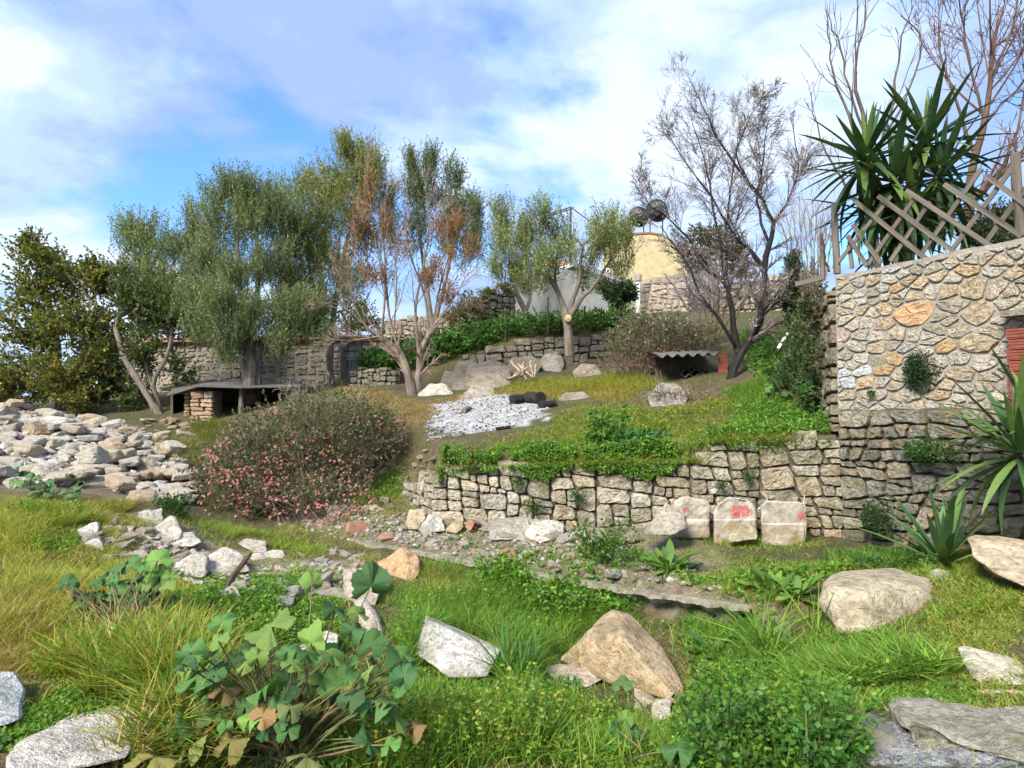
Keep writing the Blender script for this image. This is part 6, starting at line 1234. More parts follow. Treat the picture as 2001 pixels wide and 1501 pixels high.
# ================================================================ shrubs with small leaves
def mound_bush(name, label, lobes, leafcols, L, Wd, dens, stemcol, seed, flowers=0, flcols=None, flow_lobes=None, cat='bush', stems=160, fs=.02, ground=True):
    """Rounded shrub: arching stems from the ground, short leafy sprigs through the outer shell, optional flower heads."""
    g = np.random.default_rng(seed); cs = [(at(x, y, d), rx * d / F, ry * d / F, rd) for x, y, d, rx, ry, rd in lobes]
    c0 = np.mean([c[0] for c in cs], 0); r = thing(name, (c0[0], c0[1], ground_z(c0[0], c0[1])[0]), label, cat)
    lv, st_, fl = MB(), MB(), MB(); area = sum(a * b for _, a, b, _ in cs)
    for c, a, bz, rd in cs:
        n = int(dens * a * bz * 10); ax = np.array([a, rd, bz]); u = rand_dirs(n, g); u[:, 2] = np.where(u[:, 2] < -.5, -u[:, 2], u[:, 2]); s = g.random((n, 1)) ** .35
        q = c + u * s * ax * (1 + .36 * vnoise(u, 4, seed, 3)[:, None]); gz_ = ground_z(q[:, 0], q[:, 1]); k = q[:, 2] > gz_ + .02; q, u = q[k], u[k]; n = len(q)
        D = unit(u * .7 + [0, 0, .45] + g.normal(0, .45, (n, 3))); tl = g.uniform(.12, .28, n) * (L / .04) ** .5; tw = wander(q - D * tl[:, None] * .5, D, tl, 3, .2, .0, g)
        V, Q = tubes(tw[:, [0, 2]], np.tile([[.003, .0015]], (n, 1)), 3); st_.add(V, Q, C=vary(stemcol, len(V), .12, g, .03))
        per = 6; ii = np.repeat(np.arange(n), per); t = np.tile(np.linspace(.1, 1, per), n) * 2; a0 = np.minimum(t.astype(int), 1); f = (t - a0)[:, None]
        p = tw[ii, a0] * (1 - f) + tw[ii, a0 + 1] * f; dd = unit(np.repeat(D, per, 0) * .5 + rand_dirs(len(p), g) * .9); V, Q = leaves(p, dd, L * g.uniform(.6, 1.3, len(p)), Wd * g.uniform(.7, 1.2, len(p)), 0, g)
        tone = vary(leafcols, n, .16, g, .06)[ii] * (1 + g.normal(0, .15, (len(p), 1))); lv.add(V, Q, C=np.repeat(np.clip(tone, .003, 1), 4, 0))
        m = int(stems * a * bz / area); foot = c + np.column_stack([g.uniform(-.5, .5, m) * a, g.uniform(-.5, .5, m) * rd, np.zeros(m)]); foot[:, 2] = ground_z(foot[:, 0], foot[:, 1]); tip = c + rand_dirs(m, g) * ax * [1, 1, 1.05]; tip[:, 2] = np.maximum(tip[:, 2], foot[:, 2] + .1)
        P = np.stack([spline([fo, (fo + ti) / 2 + g.normal(0, .08, 3) + [0, 0, .15], ti], 7) for fo, ti in zip(foot, tip)]); V, Q = tubes(P, np.tile(np.linspace(.008, .002, 7), (m, 1)), 4); st_.add(V, Q, C=vary(stemcol, len(V), .12, g, .03))
    for c, a, bz, rd in cs:      # loose sprays reaching out of the mound
        m = int(70 * a * bz) + 6; ax = np.array([a, rd, bz]); u = rand_dirs(m, g); u[:, 2] = np.abs(u[:, 2]) * .8; u = unit(u); P = wander(c + u * ax * .75, unit(u * ax + [0, 0, .25]), g.uniform(.25, .6, m) * min(1, a), 6, .18, -.04, g)
        V, Q = tubes(P, np.tile(np.linspace(.004, .0018, 6), (m, 1)), 3); st_.add(V, Q, C=vary(stemcol, len(V), .12, g, .03)); p = P[:, 2:].reshape(-1, 3); p = np.repeat(p, 5, 0) + g.normal(0, .012, (len(p) * 5, 3))
        V, Q = leaves(p, unit(rand_dirs(len(p), g) + [0, 0, .2]), L * g.uniform(.6, 1.2, len(p)), Wd, 0, g); lv.add(V, Q, C=np.repeat(vary(leafcols, len(p), .18, g, .06), 4, 0))
    st_.obj('stems', M['twig'], r); lv.obj('foliage', M['leaf'], r)
    for (x, y, d, rx, ry, rd, n) in (flow_lobes or []):
        c = at(x, y, d); ax = np.array([rx * d / F, rd, ry * d / F]); u = rand_dirs(n, g); u[:, 1] = -np.abs(u[:, 1]); q = c + u * ax * g.uniform(.86, 1.08, (n, 1)); k = (q[:, 2] > ground_z(q[:, 0], q[:, 1]) + .03) & (g.random(n) < smooth01(.45 + 1.3 * vnoise(q, 4, 9, 2))); q, u = q[k], u[k]; n = len(q)
        ctr = unit(u + [0, -.4, .4])
        for k in range(8):
            D = unit(ctr * .45 + rand_dirs(n, g)); V, Q = leaves(q, D, fs * g.uniform(.7, 1.2, n), fs * .85, 0, g); fl.add(V, Q, C=np.repeat(vary(flcols, n, .08, g, .05), 4, 0))
    if flow_lobes: fl.obj('flowers', M['petal'], r)
    return r
PINK = [(.60, .16, .28), (.66, .24, .36), (.72, .38, .44), (.66, .34, .26), (.74, .46, .36)]
LAN = [(.075, .11, .036), (.10, .14, .045), (.14, .12, .065), (.055, .08, .03)]
mound_bush('lantana_bush', 'wide dark sprawling bush covered in small pink flower heads', [(590, 900, 10.2, 150, 110, 1.0), (500, 925, 9.8, 105, 95, .8), (690, 880, 10.4, 95, 85, .8), (600, 985, 9.3, 130, 55, .6), (470, 970, 9.5, 85, 60, .6), (640, 830, 10.9, 110, 60, .7), (740, 850, 10.9, 60, 50, .6)],
    LAN, .045, .03, 95, [(.22, .17, .12), (.30, .23, .17), (.14, .11, .08)], 501, 1, PINK,
    [(590, 920, 10.2, 150, 95, 1.02, 520), (500, 935, 9.8, 108, 92, .84, 560), (690, 890, 10.4, 95, 85, .84, 260), (600, 985, 9.3, 130, 56, .64, 460), (470, 970, 9.5, 88, 62, .64, 420), (640, 840, 10.9, 110, 62, .75, 300), (740, 855, 10.9, 62, 52, .65, 160), (560, 860, 10.4, 110, 70, .8, 260)], stems=420, fs=.026)
mound_bush('bramble_bush', 'tangled grey green bramble mound with dead stems right of the pruned olive', [(1290, 665, 15.2, 85, 42, .9), (1230, 690, 15.0, 55, 36, .8), (1350, 670, 15.4, 60, 34, .8), (1260, 640, 15.8, 60, 26, .7)], [(.10, .13, .06), (.14, .16, .08), (.14, .12, .07), (.07, .09, .04)], .06, .035, 90, [(.24, .16, .12), (.30, .21, .15)], 502, 1, [(.60, .36, .36), (.6, .45, .42)], [(1290, 660, 15.2, 85, 42, .95, 120), (1250, 650, 15.6, 60, 30, .8, 60)], stems=420, fs=.03)
mound_bush('green_hedge', 'low bright green hedge growing along the terrace wall top', [(960, 655, 19.6, 70, 26, .8), (870, 685, 19.4, 60, 34, .8), (790, 708, 19.0, 70, 32, .8), (1050, 642, 19.8, 60, 20, .8), (1130, 636, 20, 60, 20, .8), (1195, 630, 20.2, 50, 20, .7), (920, 672, 19.2, 50, 22, .7), (740, 712, 18.6, 40, 22, .6)], [(.06, .15, .024), (.085, .19, .032), (.045, .11, .02)], .12, .06, 75, [(.07, .09, .03)], 503, cat='hedge', stems=120)
mound_bush('bank_ivy', 'green creeper spilling down the bank beside the rubble wall corner', [(1575, 710, 9.4, 34, 50, .3), (1590, 770, 9.0, 30, 40, .3), (1560, 660, 10.4, 26, 34, .3), (1545, 740, 9.8, 40, 40, .4)], [(.05, .115, .03), (.075, .15, .04), (.035, .085, .025)], .05, .04, 200, [(.10, .09, .05)], 504, cat='creeper', stems=60)
mound_bush('bank_ivy', 'dry brown ivy stems on the bank wall under the stick fence', [(1592, 610, 8.7, 22, 60, .25), (1585, 580, 9.2, 20, 45, .3)], [(.14, .11, .06), (.10, .085, .045), (.17, .13, .075)], .04, .028, 160, [(.24, .19, .14), (.3, .25, .19)], 505, cat='creeper', stems=6)
# ferny tuft hanging on the rubble wall
def wall_tuft(name, label, px, py, rx, ry, n, cols, L, Wd, seed, plane=None, off=.05):
    g = np.random.default_rng(seed); A, N = plane or ((*MA, 0), (*MN, 0)); c = on_plane(px, py, A, N); N = np.array(N, float); T = unit(np.cross(N, [0, 0, 1])); d = c[1]
    u = g.normal(0, .42, (n, 2)); u = u[np.linalg.norm(u, axis=1) < 1.05]; n = len(u); q = c + T * (u[:, :1] * rx * d / F) + np.array([0, 0, 1]) * (u[:, 1:] * ry * d / F) + N * (off * (1 - (u ** 2).sum(1)).clip(0, 1) * 2.2 + .01 + g.random(n) * .03)[:, None]
    r = thing(name, c, label, 'plant'); D = unit(rand_dirs(n, g) * .8 + N * .6 + [0, 0, -.25]); V, Q = leaves(q, D, L * g.uniform(.6, 1.3, n), Wd * g.uniform(.7, 1.2, n), .15, g)
    MB().add(V, Q, C=np.repeat(vary(cols, n, .2, g), 5, 0)).obj('foliage', M['leaf'], r)
    k = min(40, n); V, Q = tubes(np.stack([np.broadcast_to(c - N * .02, (k, 3)), (q[:k] + c) / 2 + N * .02, q[:k]], 1), np.full((k, 3), .0025), 3); MB().add(V, Q, C=(.08, .09, .04)).obj('stems', M['twig'], r)
GRN = [(.05, .12, .025), (.075, .16, .035), (.035, .085, .02)]
wall_tuft('wall_fern', 'dark green leafy tuft rooted in the middle of the rubble wall', 1803, 725, 34, 44, 1500, [(.025, .06, .02), (.04, .085, .03), (.02, .045, .016)], .03, .018, 511)
LP = ((*WA, 0), (np.subtract(WB, WA)[1] / U1, -np.subtract(WB, WA)[0] / U1, 0))
for k, (x, y, rx, ry, n, lab) in enumerate([(925, 900, 24, 34, 420, 'feathery green weed with yellow tips hanging over the low wall end'), (1045, 985, 26, 24, 260, 'small weed tuft rooted low in the dry wall'), (1130, 965, 24, 22, 200, 'pale green weed tuft in a dry wall joint under the shrub'), (1015, 935, 22, 24, 220, 'green weed tuft near the dry wall top'), (1410, 945, 16, 18, 120, 'little leafy sprig in the dry wall above the painted blocks'), (1460, 930, 14, 20, 120, 'thin weed in the dry wall joint near the big lichened stones')]):
    wall_tuft('wall_weed', lab, x, y, rx, ry, n, GRN if k else GRN + [(.30, .28, .03)], .035, .016, 520 + k, LP, .06)
RP = ((*WB, 0), (*MN, 0))
wall_tuft('wall_weed', 'bright green leafy creeper over the old wall left of the spiky yucca', 1830, 880, 60, 32, 900, GRN, .035, .028, 530, RP, .12)
BP = ((*EB, 0), (-.957, .29, 0))
for k, (x, y, rx, ry, n, lab) in enumerate([(1604, 600, 18, 45, 500, 'dull ivy patch on the bank wall just under the stick fence'), (1612, 690, 16, 50, 500, 'dark ivy hanging beside the rubble wall corner'), (1585, 650, 22, 50, 600, 'thick ivy on the far part of the bank wall'), (1608, 770, 14, 40, 420, 'bright weeds climbing the bank wall foot')]):
    wall_tuft('wall_ivy', lab, x, y, rx * 2.2, ry, n, [(.05, .10, .03), (.08, .11, .04), (.12, .10, .05)] if k < 3 else GRN, .05, .04, 540 + k, BP, .1)
wall_tuft('wall_weed', 'small green tuft at the base of the mortared wall', 1708, 768, 10, 10, 90, GRN, .025, .015, 531, None, .03)
wall_tuft('wall_weed', 'dark leafy clump at the wall foot behind the short yucca', 1735, 1010, 45, 45, 900, [(.03, .07, .02), (.05, .1, .03)], .035, .028, 532, RP, .15)

# ================================================================ yuccas: every sword leaf a part
def sword_mesh(L, w, bend, seed):
    m = 8; t = np.linspace(0, 1, m); wd = w * np.interp(t, [0, .12, .45, .8, 1], [.55, .75, 1, .6, .03]); z = L * t; y = -bend * L * t ** 2.2
    V = []
    for k in range(m): V += [(-wd[k] / 2, y[k] + wd[k] * .16, z[k]), (0, y[k], z[k]), (wd[k] / 2, y[k] + wd[k] * .16, z[k])]
    i = np.arange(m - 1) * 3; Q = np.vstack([np.stack([i, i + 1, i + 4, i + 3], 1), np.stack([i + 1, i + 2, i + 5, i + 4], 1)])
    return np_mesh('leaf', np.array(V), Q, M['sword'], None, True)
SW = [sword_mesh(1, .095, b, k) for k, b in enumerate((.0, .05, .12, .25, .5))]
def yucca(name, label, base, heads, cols, seed, trunkpx=None, cat='plant'):
    """heads: (x, y, d, leaf length m, leaf count, droop share, lean)."""
    g = np.random.default_rng(seed); b = at(*base); r = thing(name, b, label, cat)
    for x, y, d, L, n, droop, wide in heads:
        c = at(x, y, d)
        if trunkpx: V, Q = tubes(spline([b, (b + c) / 2 + g.normal(0, .04, 3), c], 8)[None], np.linspace(trunkpx, trunkpx * .75, 8)[None], 9); MB().add(V, Q, C=(.17, .13, .09)).obj('trunk', M['bark'], r)
        for k in range(n):
            f = (k + .5) / n; az = k * 2.39996 + g.normal(0, .2); el = math.pi / 2 * (1 - f ** .8 * (1 + droop)) + g.normal(0, .1)
            D = Vector((math.cos(az) * math.cos(el), math.sin(az) * math.cos(el), math.sin(el))); ll = L * g.uniform(.7, 1.12) * (1 if f > .12 else .75)
            me = SW[min(4, int(f * 3.6 + g.uniform(0, 1.2)))]; up = Vector((0, 0, 1)); s = D.cross(up)
            if s.length < .05: s = Vector((1, 0, 0))
            s.normalize(); nn = s.cross(D).normalized()      # leaf's upper side; the bend falls away from it
            col = np.array(cols[g.integers(len(cols))]) * g.uniform(.8, 1.25)
            o = ob('leaf', me, r, color=(*col, 1)); p = Vector(c - b) + D * .03 - Vector((0, 0, .22 * f * L * .5))
            o.matrix_local = Matrix.Translation(p) @ Matrix((s, nn, D)).transposed().to_4x4() @ Matrix.Diagonal((wide * ll ** .5 / L ** .5 * L, ll, ll, 1))
    return r
YC = [(.045, .10, .035), (.06, .13, .042), (.035, .08, .03), (.095, .155, .04)]
yucca('yucca', 'big many headed yucca towering behind the lattice fence', (1755, 520, 8.3),
    [(1690, 310, 8.0, .88, 50, .5, 1.1), (1812, 275, 8.4, .92, 50, .5, 1.1), (1745, 350, 7.9, .95, 44, .8, 1.25), (1835, 340, 8.2, .95, 44, .85, 1.25), (1780, 410, 7.95, .8, 38, .9, 1.35), (1700, 410, 8.0, .72, 30, .8, 1.1), (1750, 470, 7.9, .6, 24, .7, 1.2), (1850, 410, 8.2, .65, 24, .7, 1.1)], [(.03, .07, .024), (.042, .088, .03), (.024, .055, .02), (.075, .12, .03)], 601, .06)
yucca('yucca', 'spiky yucca with long stiff leaves at the frame edge below the brick pier', (1995, 905, 5.6), [(1992, 880, 5.6, .82, 60, .45, 1.0), (2030, 830, 5.7, .75, 34, .3, 1.0)], YC, 602, .05)
yucca('yucca', 'short upright yucca at the foot of the old wall by the cream rock slab', (1842, 1105, 6.1), [(1843, 1098, 6.1, .78, 46, .12, 1.15)], YC, 603)

# ================================================================ mallows: every broad leaf a part
def mallow_leaf(seed, curl):
    g = np.random.default_rng(seed); m = 72; th = np.linspace(-2.75, 2.75, m); lob = (.5 + .5 * np.cos(th * 5.72)) ** .6
    r = (.40 + .085 * lob + .014 * np.sign(np.sin(th * 23)) + g.normal(0, .006, m)) * (1 - .12 * (np.abs(th) / 2.75) ** 3)
    rings = [np.zeros((1, 3))]
    for f in (.25, .5, .75, 1.0):
        z = .022 * f * np.cos(th * 5.72) - .05 * f ** 2 + .075 * f ** 2 * np.sin(th * 2 + seed * 1.7) + .06 * f ** 2 * np.sin(th * 3.3 + seed * 2.9) + curl * (f ** 2) * .28 * np.cos(th) ** 2 * -1 + .05 * curl * f * np.sin(th * 3 + seed)
        rings.append(np.column_stack([np.sin(th) * r * f, np.cos(th) * r * f, z]))
    V = np.vstack(rings); i = np.arange(m - 1); T = np.stack([np.zeros(m - 1, int), 1 + i, 2 + i], 1); Q = np.vstack([np.stack([1 + k * m + i, 1 + (k + 1) * m + i, 2 + (k + 1) * m + i, 2 + k * m + i], 1) for k in range(3)])
    return np_mesh('leaf', V, [T, Q], M['mallow'], None, True)
ML = [mallow_leaf(k, c) for k, c in enumerate((.1, .25, .4, .55, 1.2, .15, .3, .45))]
MG = [(.055, .14, .036), (.072, .165, .04), (.115, .20, .042), (.042, .11, .034)]; MD = [(.13, .15, .04), (.18, .16, .045), (.2, .14, .055), (.10, .13, .04)]
def mallow(name, label, foot, leafpx, cols, seed, d0, s0, dry=0):
    """leafpx: (x, y, relative size, d offset, tilt) of each leaf seen; stalks rise from the foot."""
    g = np.random.default_rng(seed); b = hit(*foot); r = thing(name, b, label, 'plant'); st_ = MB(); hub = b + [0, 0, .12]
    for k, (x, y, s, dd, tl) in enumerate(leafpx):
        p = at(x, y, d0 + dd); path = spline([b + g.normal(0, .03, 3) * [1, 1, 0], (b * .5 + p * .5) + [g.normal(0, .05), g.normal(0, .05), .04], p], 7); V, Q = tubes(path[None], np.linspace(.006, .003, 7)[None], 5); st_.add(V, Q, C=vary([(.16, .15, .06), (.22, .16, .09), (.12, .14, .05)], 1, .1, g))
        old = g.random() < dry and y > np.median([q[1] for q in leafpx]) - 20; col = np.array((MD if old else cols)[g.integers(4)]) * g.uniform(.75, 1.35) * (1 + g.normal(0, .04, 3))
        e = (tl * .85 + g.normal(0, .35), g.normal(0, .4), g.uniform(-1.0, 1.0)); sz = 1.05 * s * s0 * g.uniform(.9, 1.1)
        ob('leaf', ML[4 if old and g.random() < .6 else (0, 1, 2, 3, 5, 6, 7)[g.integers(7)]], r, tuple(p - b), e, (*col, 1), (sz, sz, sz))
    st_.obj('stems', M['twig'], r)
    for k in range(dry and 26):
        a = g.uniform(0, 6.28); P = wander(b[None] + g.normal(0, .06, (1, 3)) * [1, 1, 0], np.array([[math.cos(a) * .6, math.sin(a) * .6, 1]]), g.uniform(.2, .5), 6, .12, -.1, g); V, Q = tubes(P, np.linspace(.006, .002, 6)[None], 4); MB().add(V, Q, C=vary([(.34, .24, .12), (.26, .18, .09)], 1, .1, g)).obj('dry_stalk', M['twig'], r)
gm = np.random.default_rng(9)
tall = [(435, 1215, .9, .1, .9), (530, 1225, 1.3, 0, 1.0), (610, 1255, 1.05, -.05, 1.1), (632, 1280, 1.0, 0, .9), (390, 1320, 1.4, .1, .6), (405, 1290, .7, .05, .4), (515, 1345, 1.0, -.1, .8), (565, 1330, .9, -.1, .7), (665, 1345, 1.15, -.05, 1.2), (725, 1145, 1.2, .25, 1.2), (610, 1140, .7, .3, 1.4), (655, 1190, .9, .2, .5), (690, 1230, .9, .15, .7), (725, 1260, 1.0, .1, 1.0), (785, 1290, 1.1, .05, .4), (800, 1310, .8, .05, .3), (735, 1370, 1.2, -.1, .2), (770, 1400, 1.0, -.1, .4), (360, 1400, 1.2, 0, .3), (345, 1420, .9, -.1, .5), (430, 1390, 1.0, 0, .3), (530, 1410, 1.1, -.15, .9), (440, 1345, .9, .05, .5), (480, 1300, .9, .05, .6), (560, 1290, .8, .05, .8), (680, 1300, .7, .05, .5), (300, 1480, 1.3, -.35, .6), (600, 1480, 1.1, -.3, .3), (720, 1450, .9, -.15, .2), (370, 1460, 1.0, -.2, .3), (450, 1450, .9, -.2, .2), (700, 1200, .7, .2, .9), (640, 1330, .8, 0, .6), (580, 1385, .8, -.1, .5), (480, 1380, .9, 0, .4), (810, 1420, .8, -.05, .2), (400, 1355, .9, .05, .4), (505, 1270, .8, .1, .7)]
tall += [(gm.uniform(340, 800), gm.uniform(1250, 1490), gm.uniform(.4, .8), gm.uniform(-.2, .25), gm.uniform(.2, 1)) for _ in range(80)]
mallow('mallow_plant', 'tall ragged mallow with broad lobed blue green leaves in the middle foreground', (570, 1492), [(x, y, s, dd, t) for x, y, s, dd, t in tall], MG, 701, 3.15, .175, .5)
left = [(150, 1185, 1.2, -.1, .7), (165, 1225, 1.2, -.15, .6), (185, 1140, .7, 0, .8), (225, 1115, .9, .05, 1.0), (255, 1105, .8, .05, .8), (308, 1095, 1.1, .15, 1.1), (312, 1125, 1.2, .1, 1.0), (225, 1155, .8, 0, .7), (250, 1145, .7, .05, .8), (265, 1185, .9, 0, .8), (295, 1205, 1.1, -.05, 1.0), (200, 1195, .8, -.05, .6), (230, 1180, .8, 0, .7), (215, 1130, .7, .05, .7), (280, 1150, .8, .05, .8), (240, 1225, .9, -.1, .6), (205, 1230, .8, -.1, .4), (335, 1225, .7, 0, .7), (185, 1165, .8, -.05, .6), (275, 1225, .8, -.1, .6), (130, 1205, .9, -.15, .5), (300, 1160, .8, .05, .8), (260, 1130, .7, .05, .9), (160, 1250, .8, -.2, .3), (190, 1255, .7, -.2, .3)]
left += [(gm.uniform(120, 340), gm.uniform(1110, 1270), gm.uniform(.4, .7), gm.uniform(-.2, .2), gm.uniform(.2, 1)) for _ in range(44)]
mallow('mallow_plant', 'spreading blue green mallow on the yellow grass mound', (228, 1262), left, MG, 702, 4.5, .19, .12)
far_ = [(20 + gm.uniform(0, 150), 925 + gm.uniform(0, 55), gm.uniform(.6, 1.0), gm.uniform(-.3, .3), gm.uniform(.4, 1.1)) for _ in range(34)]
mallow('mallow_plant', 'low mallow patch at the foot of the stone heap', (95, 985), far_, [(.05, .12, .045), (.06, .14, .05), (.045, .10, .04), (.08, .15, .05)], 703, 7.7, .17, 0)
mallow('mallow_plant', 'young mallow stalk with two small leaves near the pyramid boulder', (1225, 1500), [(1215, 1335, .85, 0, 1.1), (1222, 1405, .7, 0, .9), (1205, 1425, .6, 0, .8), (1245, 1430, .6, 0, .8), (1325, 1465, 1.2, -.2, .4), (1210, 1460, .6, 0, .5)], MG, 704, 3.35, .15, 0)
mallow('mallow_plant', 'sprawling ivy like mallow on the bank right of the almond', (1560, 768), [(1490 + gm.uniform(0, 80), 745 + gm.uniform(0, 30), gm.uniform(.5, .9), gm.uniform(-.4, .4), gm.uniform(.3, 1)) for _ in range(26)], MG, 705, 10.0, .2, 0)
def rosette(name, label, foot, n, L, w, cols, seed, spread=1.0):
    """Docks: long smooth leaves rising from one root, each a part."""
    g = np.random.default_rng(seed); b = hit(*foot); r = thing(name, b, label, 'plant')
    for k in range(n):
        az = g.uniform(0, 6.28); el = g.uniform(.35, 1.35) / spread; D = Vector((math.cos(az) * math.cos(el), math.sin(az) * math.cos(el), math.sin(el))); s = D.cross(Vector((0, 0, 1))).normalized(); nn = s.cross(D); ll = L * g.uniform(.6, 1.15)
        o = ob('leaf', DK[g.integers(3)], r, color=(*(np.array(cols[g.integers(len(cols))]) * g.uniform(.8, 1.2)), 1)); o.matrix_local = Matrix((s, nn, D)).transposed().to_4x4() @ Matrix.Diagonal((w * ll / .2, ll, ll, 1))
def dock_mesh(b):
    m = 8; t = np.linspace(0, 1, m); wd = np.interp(t, [0, .25, .4, .65, .9, 1], [.03, .05, .2, .26, .14, .01]); V = []
    for k in range(m): V += [(-wd[k] / 2, -b * t[k] ** 2 + .03 * math.sin(k * 2), t[k]), (0, -b * t[k] ** 2 - .02, t[k]), (wd[k] / 2, -b * t[k] ** 2 - .03 * math.sin(k * 2), t[k])]
    i = np.arange(m - 1) * 3; return np_mesh('leaf', np.array(V), np.vstack([np.stack([i, i + 1, i + 4, i + 3], 1), np.stack([i + 1, i + 2, i + 5, i + 4], 1)]), M['ivy'], None, True)
DK = [dock_mesh(b) for b in (.1, .3, .55)]
LG = [(.10, .20, .03), (.13, .24, .035), (.075, .155, .03)]
rosette('dock_plant', 'light green dock rosette below the leaning grey slab', (1310, 1118), 22, .38, .2, LG, 711)
rosette('dock_plant', 'glossy green dock rosette at the broken end of the ledge', (1510, 1165), 20, .30, .24, LG, 712)
rosette('dock_plant', 'leafy dock beside the ledge end rosette, nearer the big blocky boulder', (1560, 1175), 18, .30, .22, LG, 713)
rosette('dock_plant', 'dark dock leaves just right of the pyramid boulder', (1400, 1290), 16, .26, .25, [(.06, .14, .03), (.08, .17, .035)], 714, 1.2)
def leafy_shrub(name, label, foot, hts, cols, L, seed):
    """Bean-like leafy weed shrub on the terrace: stems with pairs of broad leaves."""
    g = np.random.default_rng(seed); b = hit(*foot); r = thing(name, b, label, 'shrub'); st_, lv = MB(), MB()
    for x, y, n in hts:
        tip = at(x, y, b[1] + g.normal(0, .1)); P = spline([b, (b + tip) / 2 + g.normal(0, .06, 3), tip], 8); V, Q = tubes(P[None], np.linspace(.008, .003, 8)[None], 4); st_.add(V, Q, C=(.12, .15, .05))
        t = g.uniform(.35, 1, n) * 7; a0 = np.minimum(t.astype(int), 6); f = (t - a0)[:, None]; p = P[a0] * (1 - f) + P[a0 + 1] * f + g.normal(0, .05, (n, 3)); D = unit(rand_dirs(n, g) * .8 + [0, -.25, .25]); V, Q = leaves(p, D, L * g.uniform(.6, 1.2, n), L * .62 * g.uniform(.8, 1.2, n), .1, g); lv.add(V, Q, C=np.repeat(vary(cols, n, .15, g), 5, 0))
    st_.obj('stems', M['twig'], r); lv.obj('foliage', M['leaf'], r)
leafy_shrub('leafy_weed', 'tall leafy green weed bush with pale tips on the terrace edge', (1180, 890), [(1150 + a * 14, 800 + b * 22, 60) for a in range(6) for b in range(4)], [(.07, .17, .03), (.10, .22, .04), (.15, .27, .04)], .085, 721)
leafy_shrub('leafy_weed', 'round leaved dark green weed bush hanging over the dry wall', (1265, 905), [(1215 + a * 16, 850 + b * 18, 55) for a in range(6) for b in range(4)], [(.04, .13, .03), (.055, .16, .04), (.08, .19, .045)], .09, 722)
leafy_shrub('leafy_weed', 'yellowing weed clump between the two leafy weed bushes', (1180, 925), [(1140 + a * 16, 890 + b * 14, 40) for a in range(5) for b in range(2)], [(.16, .20, .03), (.24, .24, .03), (.09, .17, .03)], .06, 723)
leafy_shrub('leafy_weed', 'bright green leafy clump on the ledge below the dry wall', (1175, 1105), [(1125 + a * 22, 1020 + b * 28, 70) for a in range(6) for b in range(3)], [(.08, .17, .025), (.11, .22, .03), (.06, .13, .025)], .045, 724)
leafy_shrub('leafy_weed', 'lush nettle clump at the front before the gravel', (1450, 1499), [(1350 + a * 26, 1340 + b * 40 + abs(a - 3) * 12, 90) for a in range(9) for b in range(4)], [(.06, .16, .03), (.085, .20, .035), (.045, .12, .025), (.12, .23, .03)], .04, 725)
leafy_shrub('leafy_weed', 'broad leaved nettle stems beside the gravel', (1610, 1499), [(1575 + a * 14, 1385 + b * 26, 40) for a in range(6) for b in range(4)], [(.06, .15, .03), (.085, .19, .035)], .05, 726)
leafy_shrub('leafy_weed', 'small dark leafy clump by the squared grey stone', (340, 1008), [(318 + a * 10, 972 + b * 12, 40) for a in range(5) for b in range(3)], [(.03, .085, .025), (.045, .11, .03)], .05, 727)

# ================================================================ grass and weeds, too many to count
def scatter(poly_px, n, g, edge=0.0):
    poly = region(poly_px); lo, hi = poly.min(0) - .1, poly.max(0) + .1; out = []
    while sum(map(len, out)) < n:
        q = g.uniform(lo, hi, (n * 2, 2)); jx = q + .16 * np.stack([vnoise(q, 2.2, 21), vnoise(q, 2.2, 22)], 1) + g.normal(0, .07, q.shape); out.append(q[in_poly(jx[:, 0], jx[:, 1], poly)])
        if len(out) > 60: break
    q = np.vstack(out)[:n]; return np.column_stack([q, ground_z(q[:, 0], q[:, 1])])
def blades(P, H, Wd, cols, g, lean=.5, m=4, clump=None):
    """Curved tapering blades of grass."""
    n = len(P); az = g.uniform(0, 6.28, n); D = unit(np.column_stack([np.cos(az) * lean, np.sin(az) * lean, np.ones(n)]) + g.normal(0, .12, (n, 3))); H = H * g.uniform(.45, 1.25, n)
    t = np.linspace(0, 1, m); bend = g.uniform(.1, .75, n); hz = np.column_stack([np.cos(az), np.sin(az), np.zeros(n)])
    C = P[:, None] + D[:, None] * (H[:, None] * t)[:, :, None] + hz[:, None] * (bend[:, None] * H[:, None] * t ** 2 * .6)[:, :, None] - np.array([0, 0, 1]) * (bend[:, None] * H[:, None] * t ** 2.4 * .45)[:, :, None]
    s = unit(np.cross(hz, [0, 0, 1]) + g.normal(0, .4, (n, 3))); w = Wd * g.uniform(.6, 1.3, n)[:, None] * np.array([.8, 1, .75, .1])[None] if m == 4 else Wd * g.uniform(.6, 1.3, n)[:, None] * (np.array([1, .8, .1]) if m == 3 else np.array([1.0, .12]))[None]
    L_, R_ = C - s[:, None] * w[:, :, None] / 2, C + s[:, None] * w[:, :, None] / 2; V = np.stack([L_, R_], 2).reshape(-1, 3)
    b = (np.arange(n) * 2 * m)[:, None, None]; k = np.arange(m - 1)[None, :, None] * 2; Q = (b + k + np.array([0, 1, 3, 2])).reshape(-1, 4)
    base = vary(cols, n, .15, g, .06); grad = np.linspace(.75, 1.15, m)[None, :, None]; Cc = np.repeat(np.clip(base[:, None] * np.ones_like(grad), 0, 1).reshape(-1, 3), 2, 0) if False else np.repeat(np.repeat(base, m, 0), 2, 0)
    return V, Q, Cc
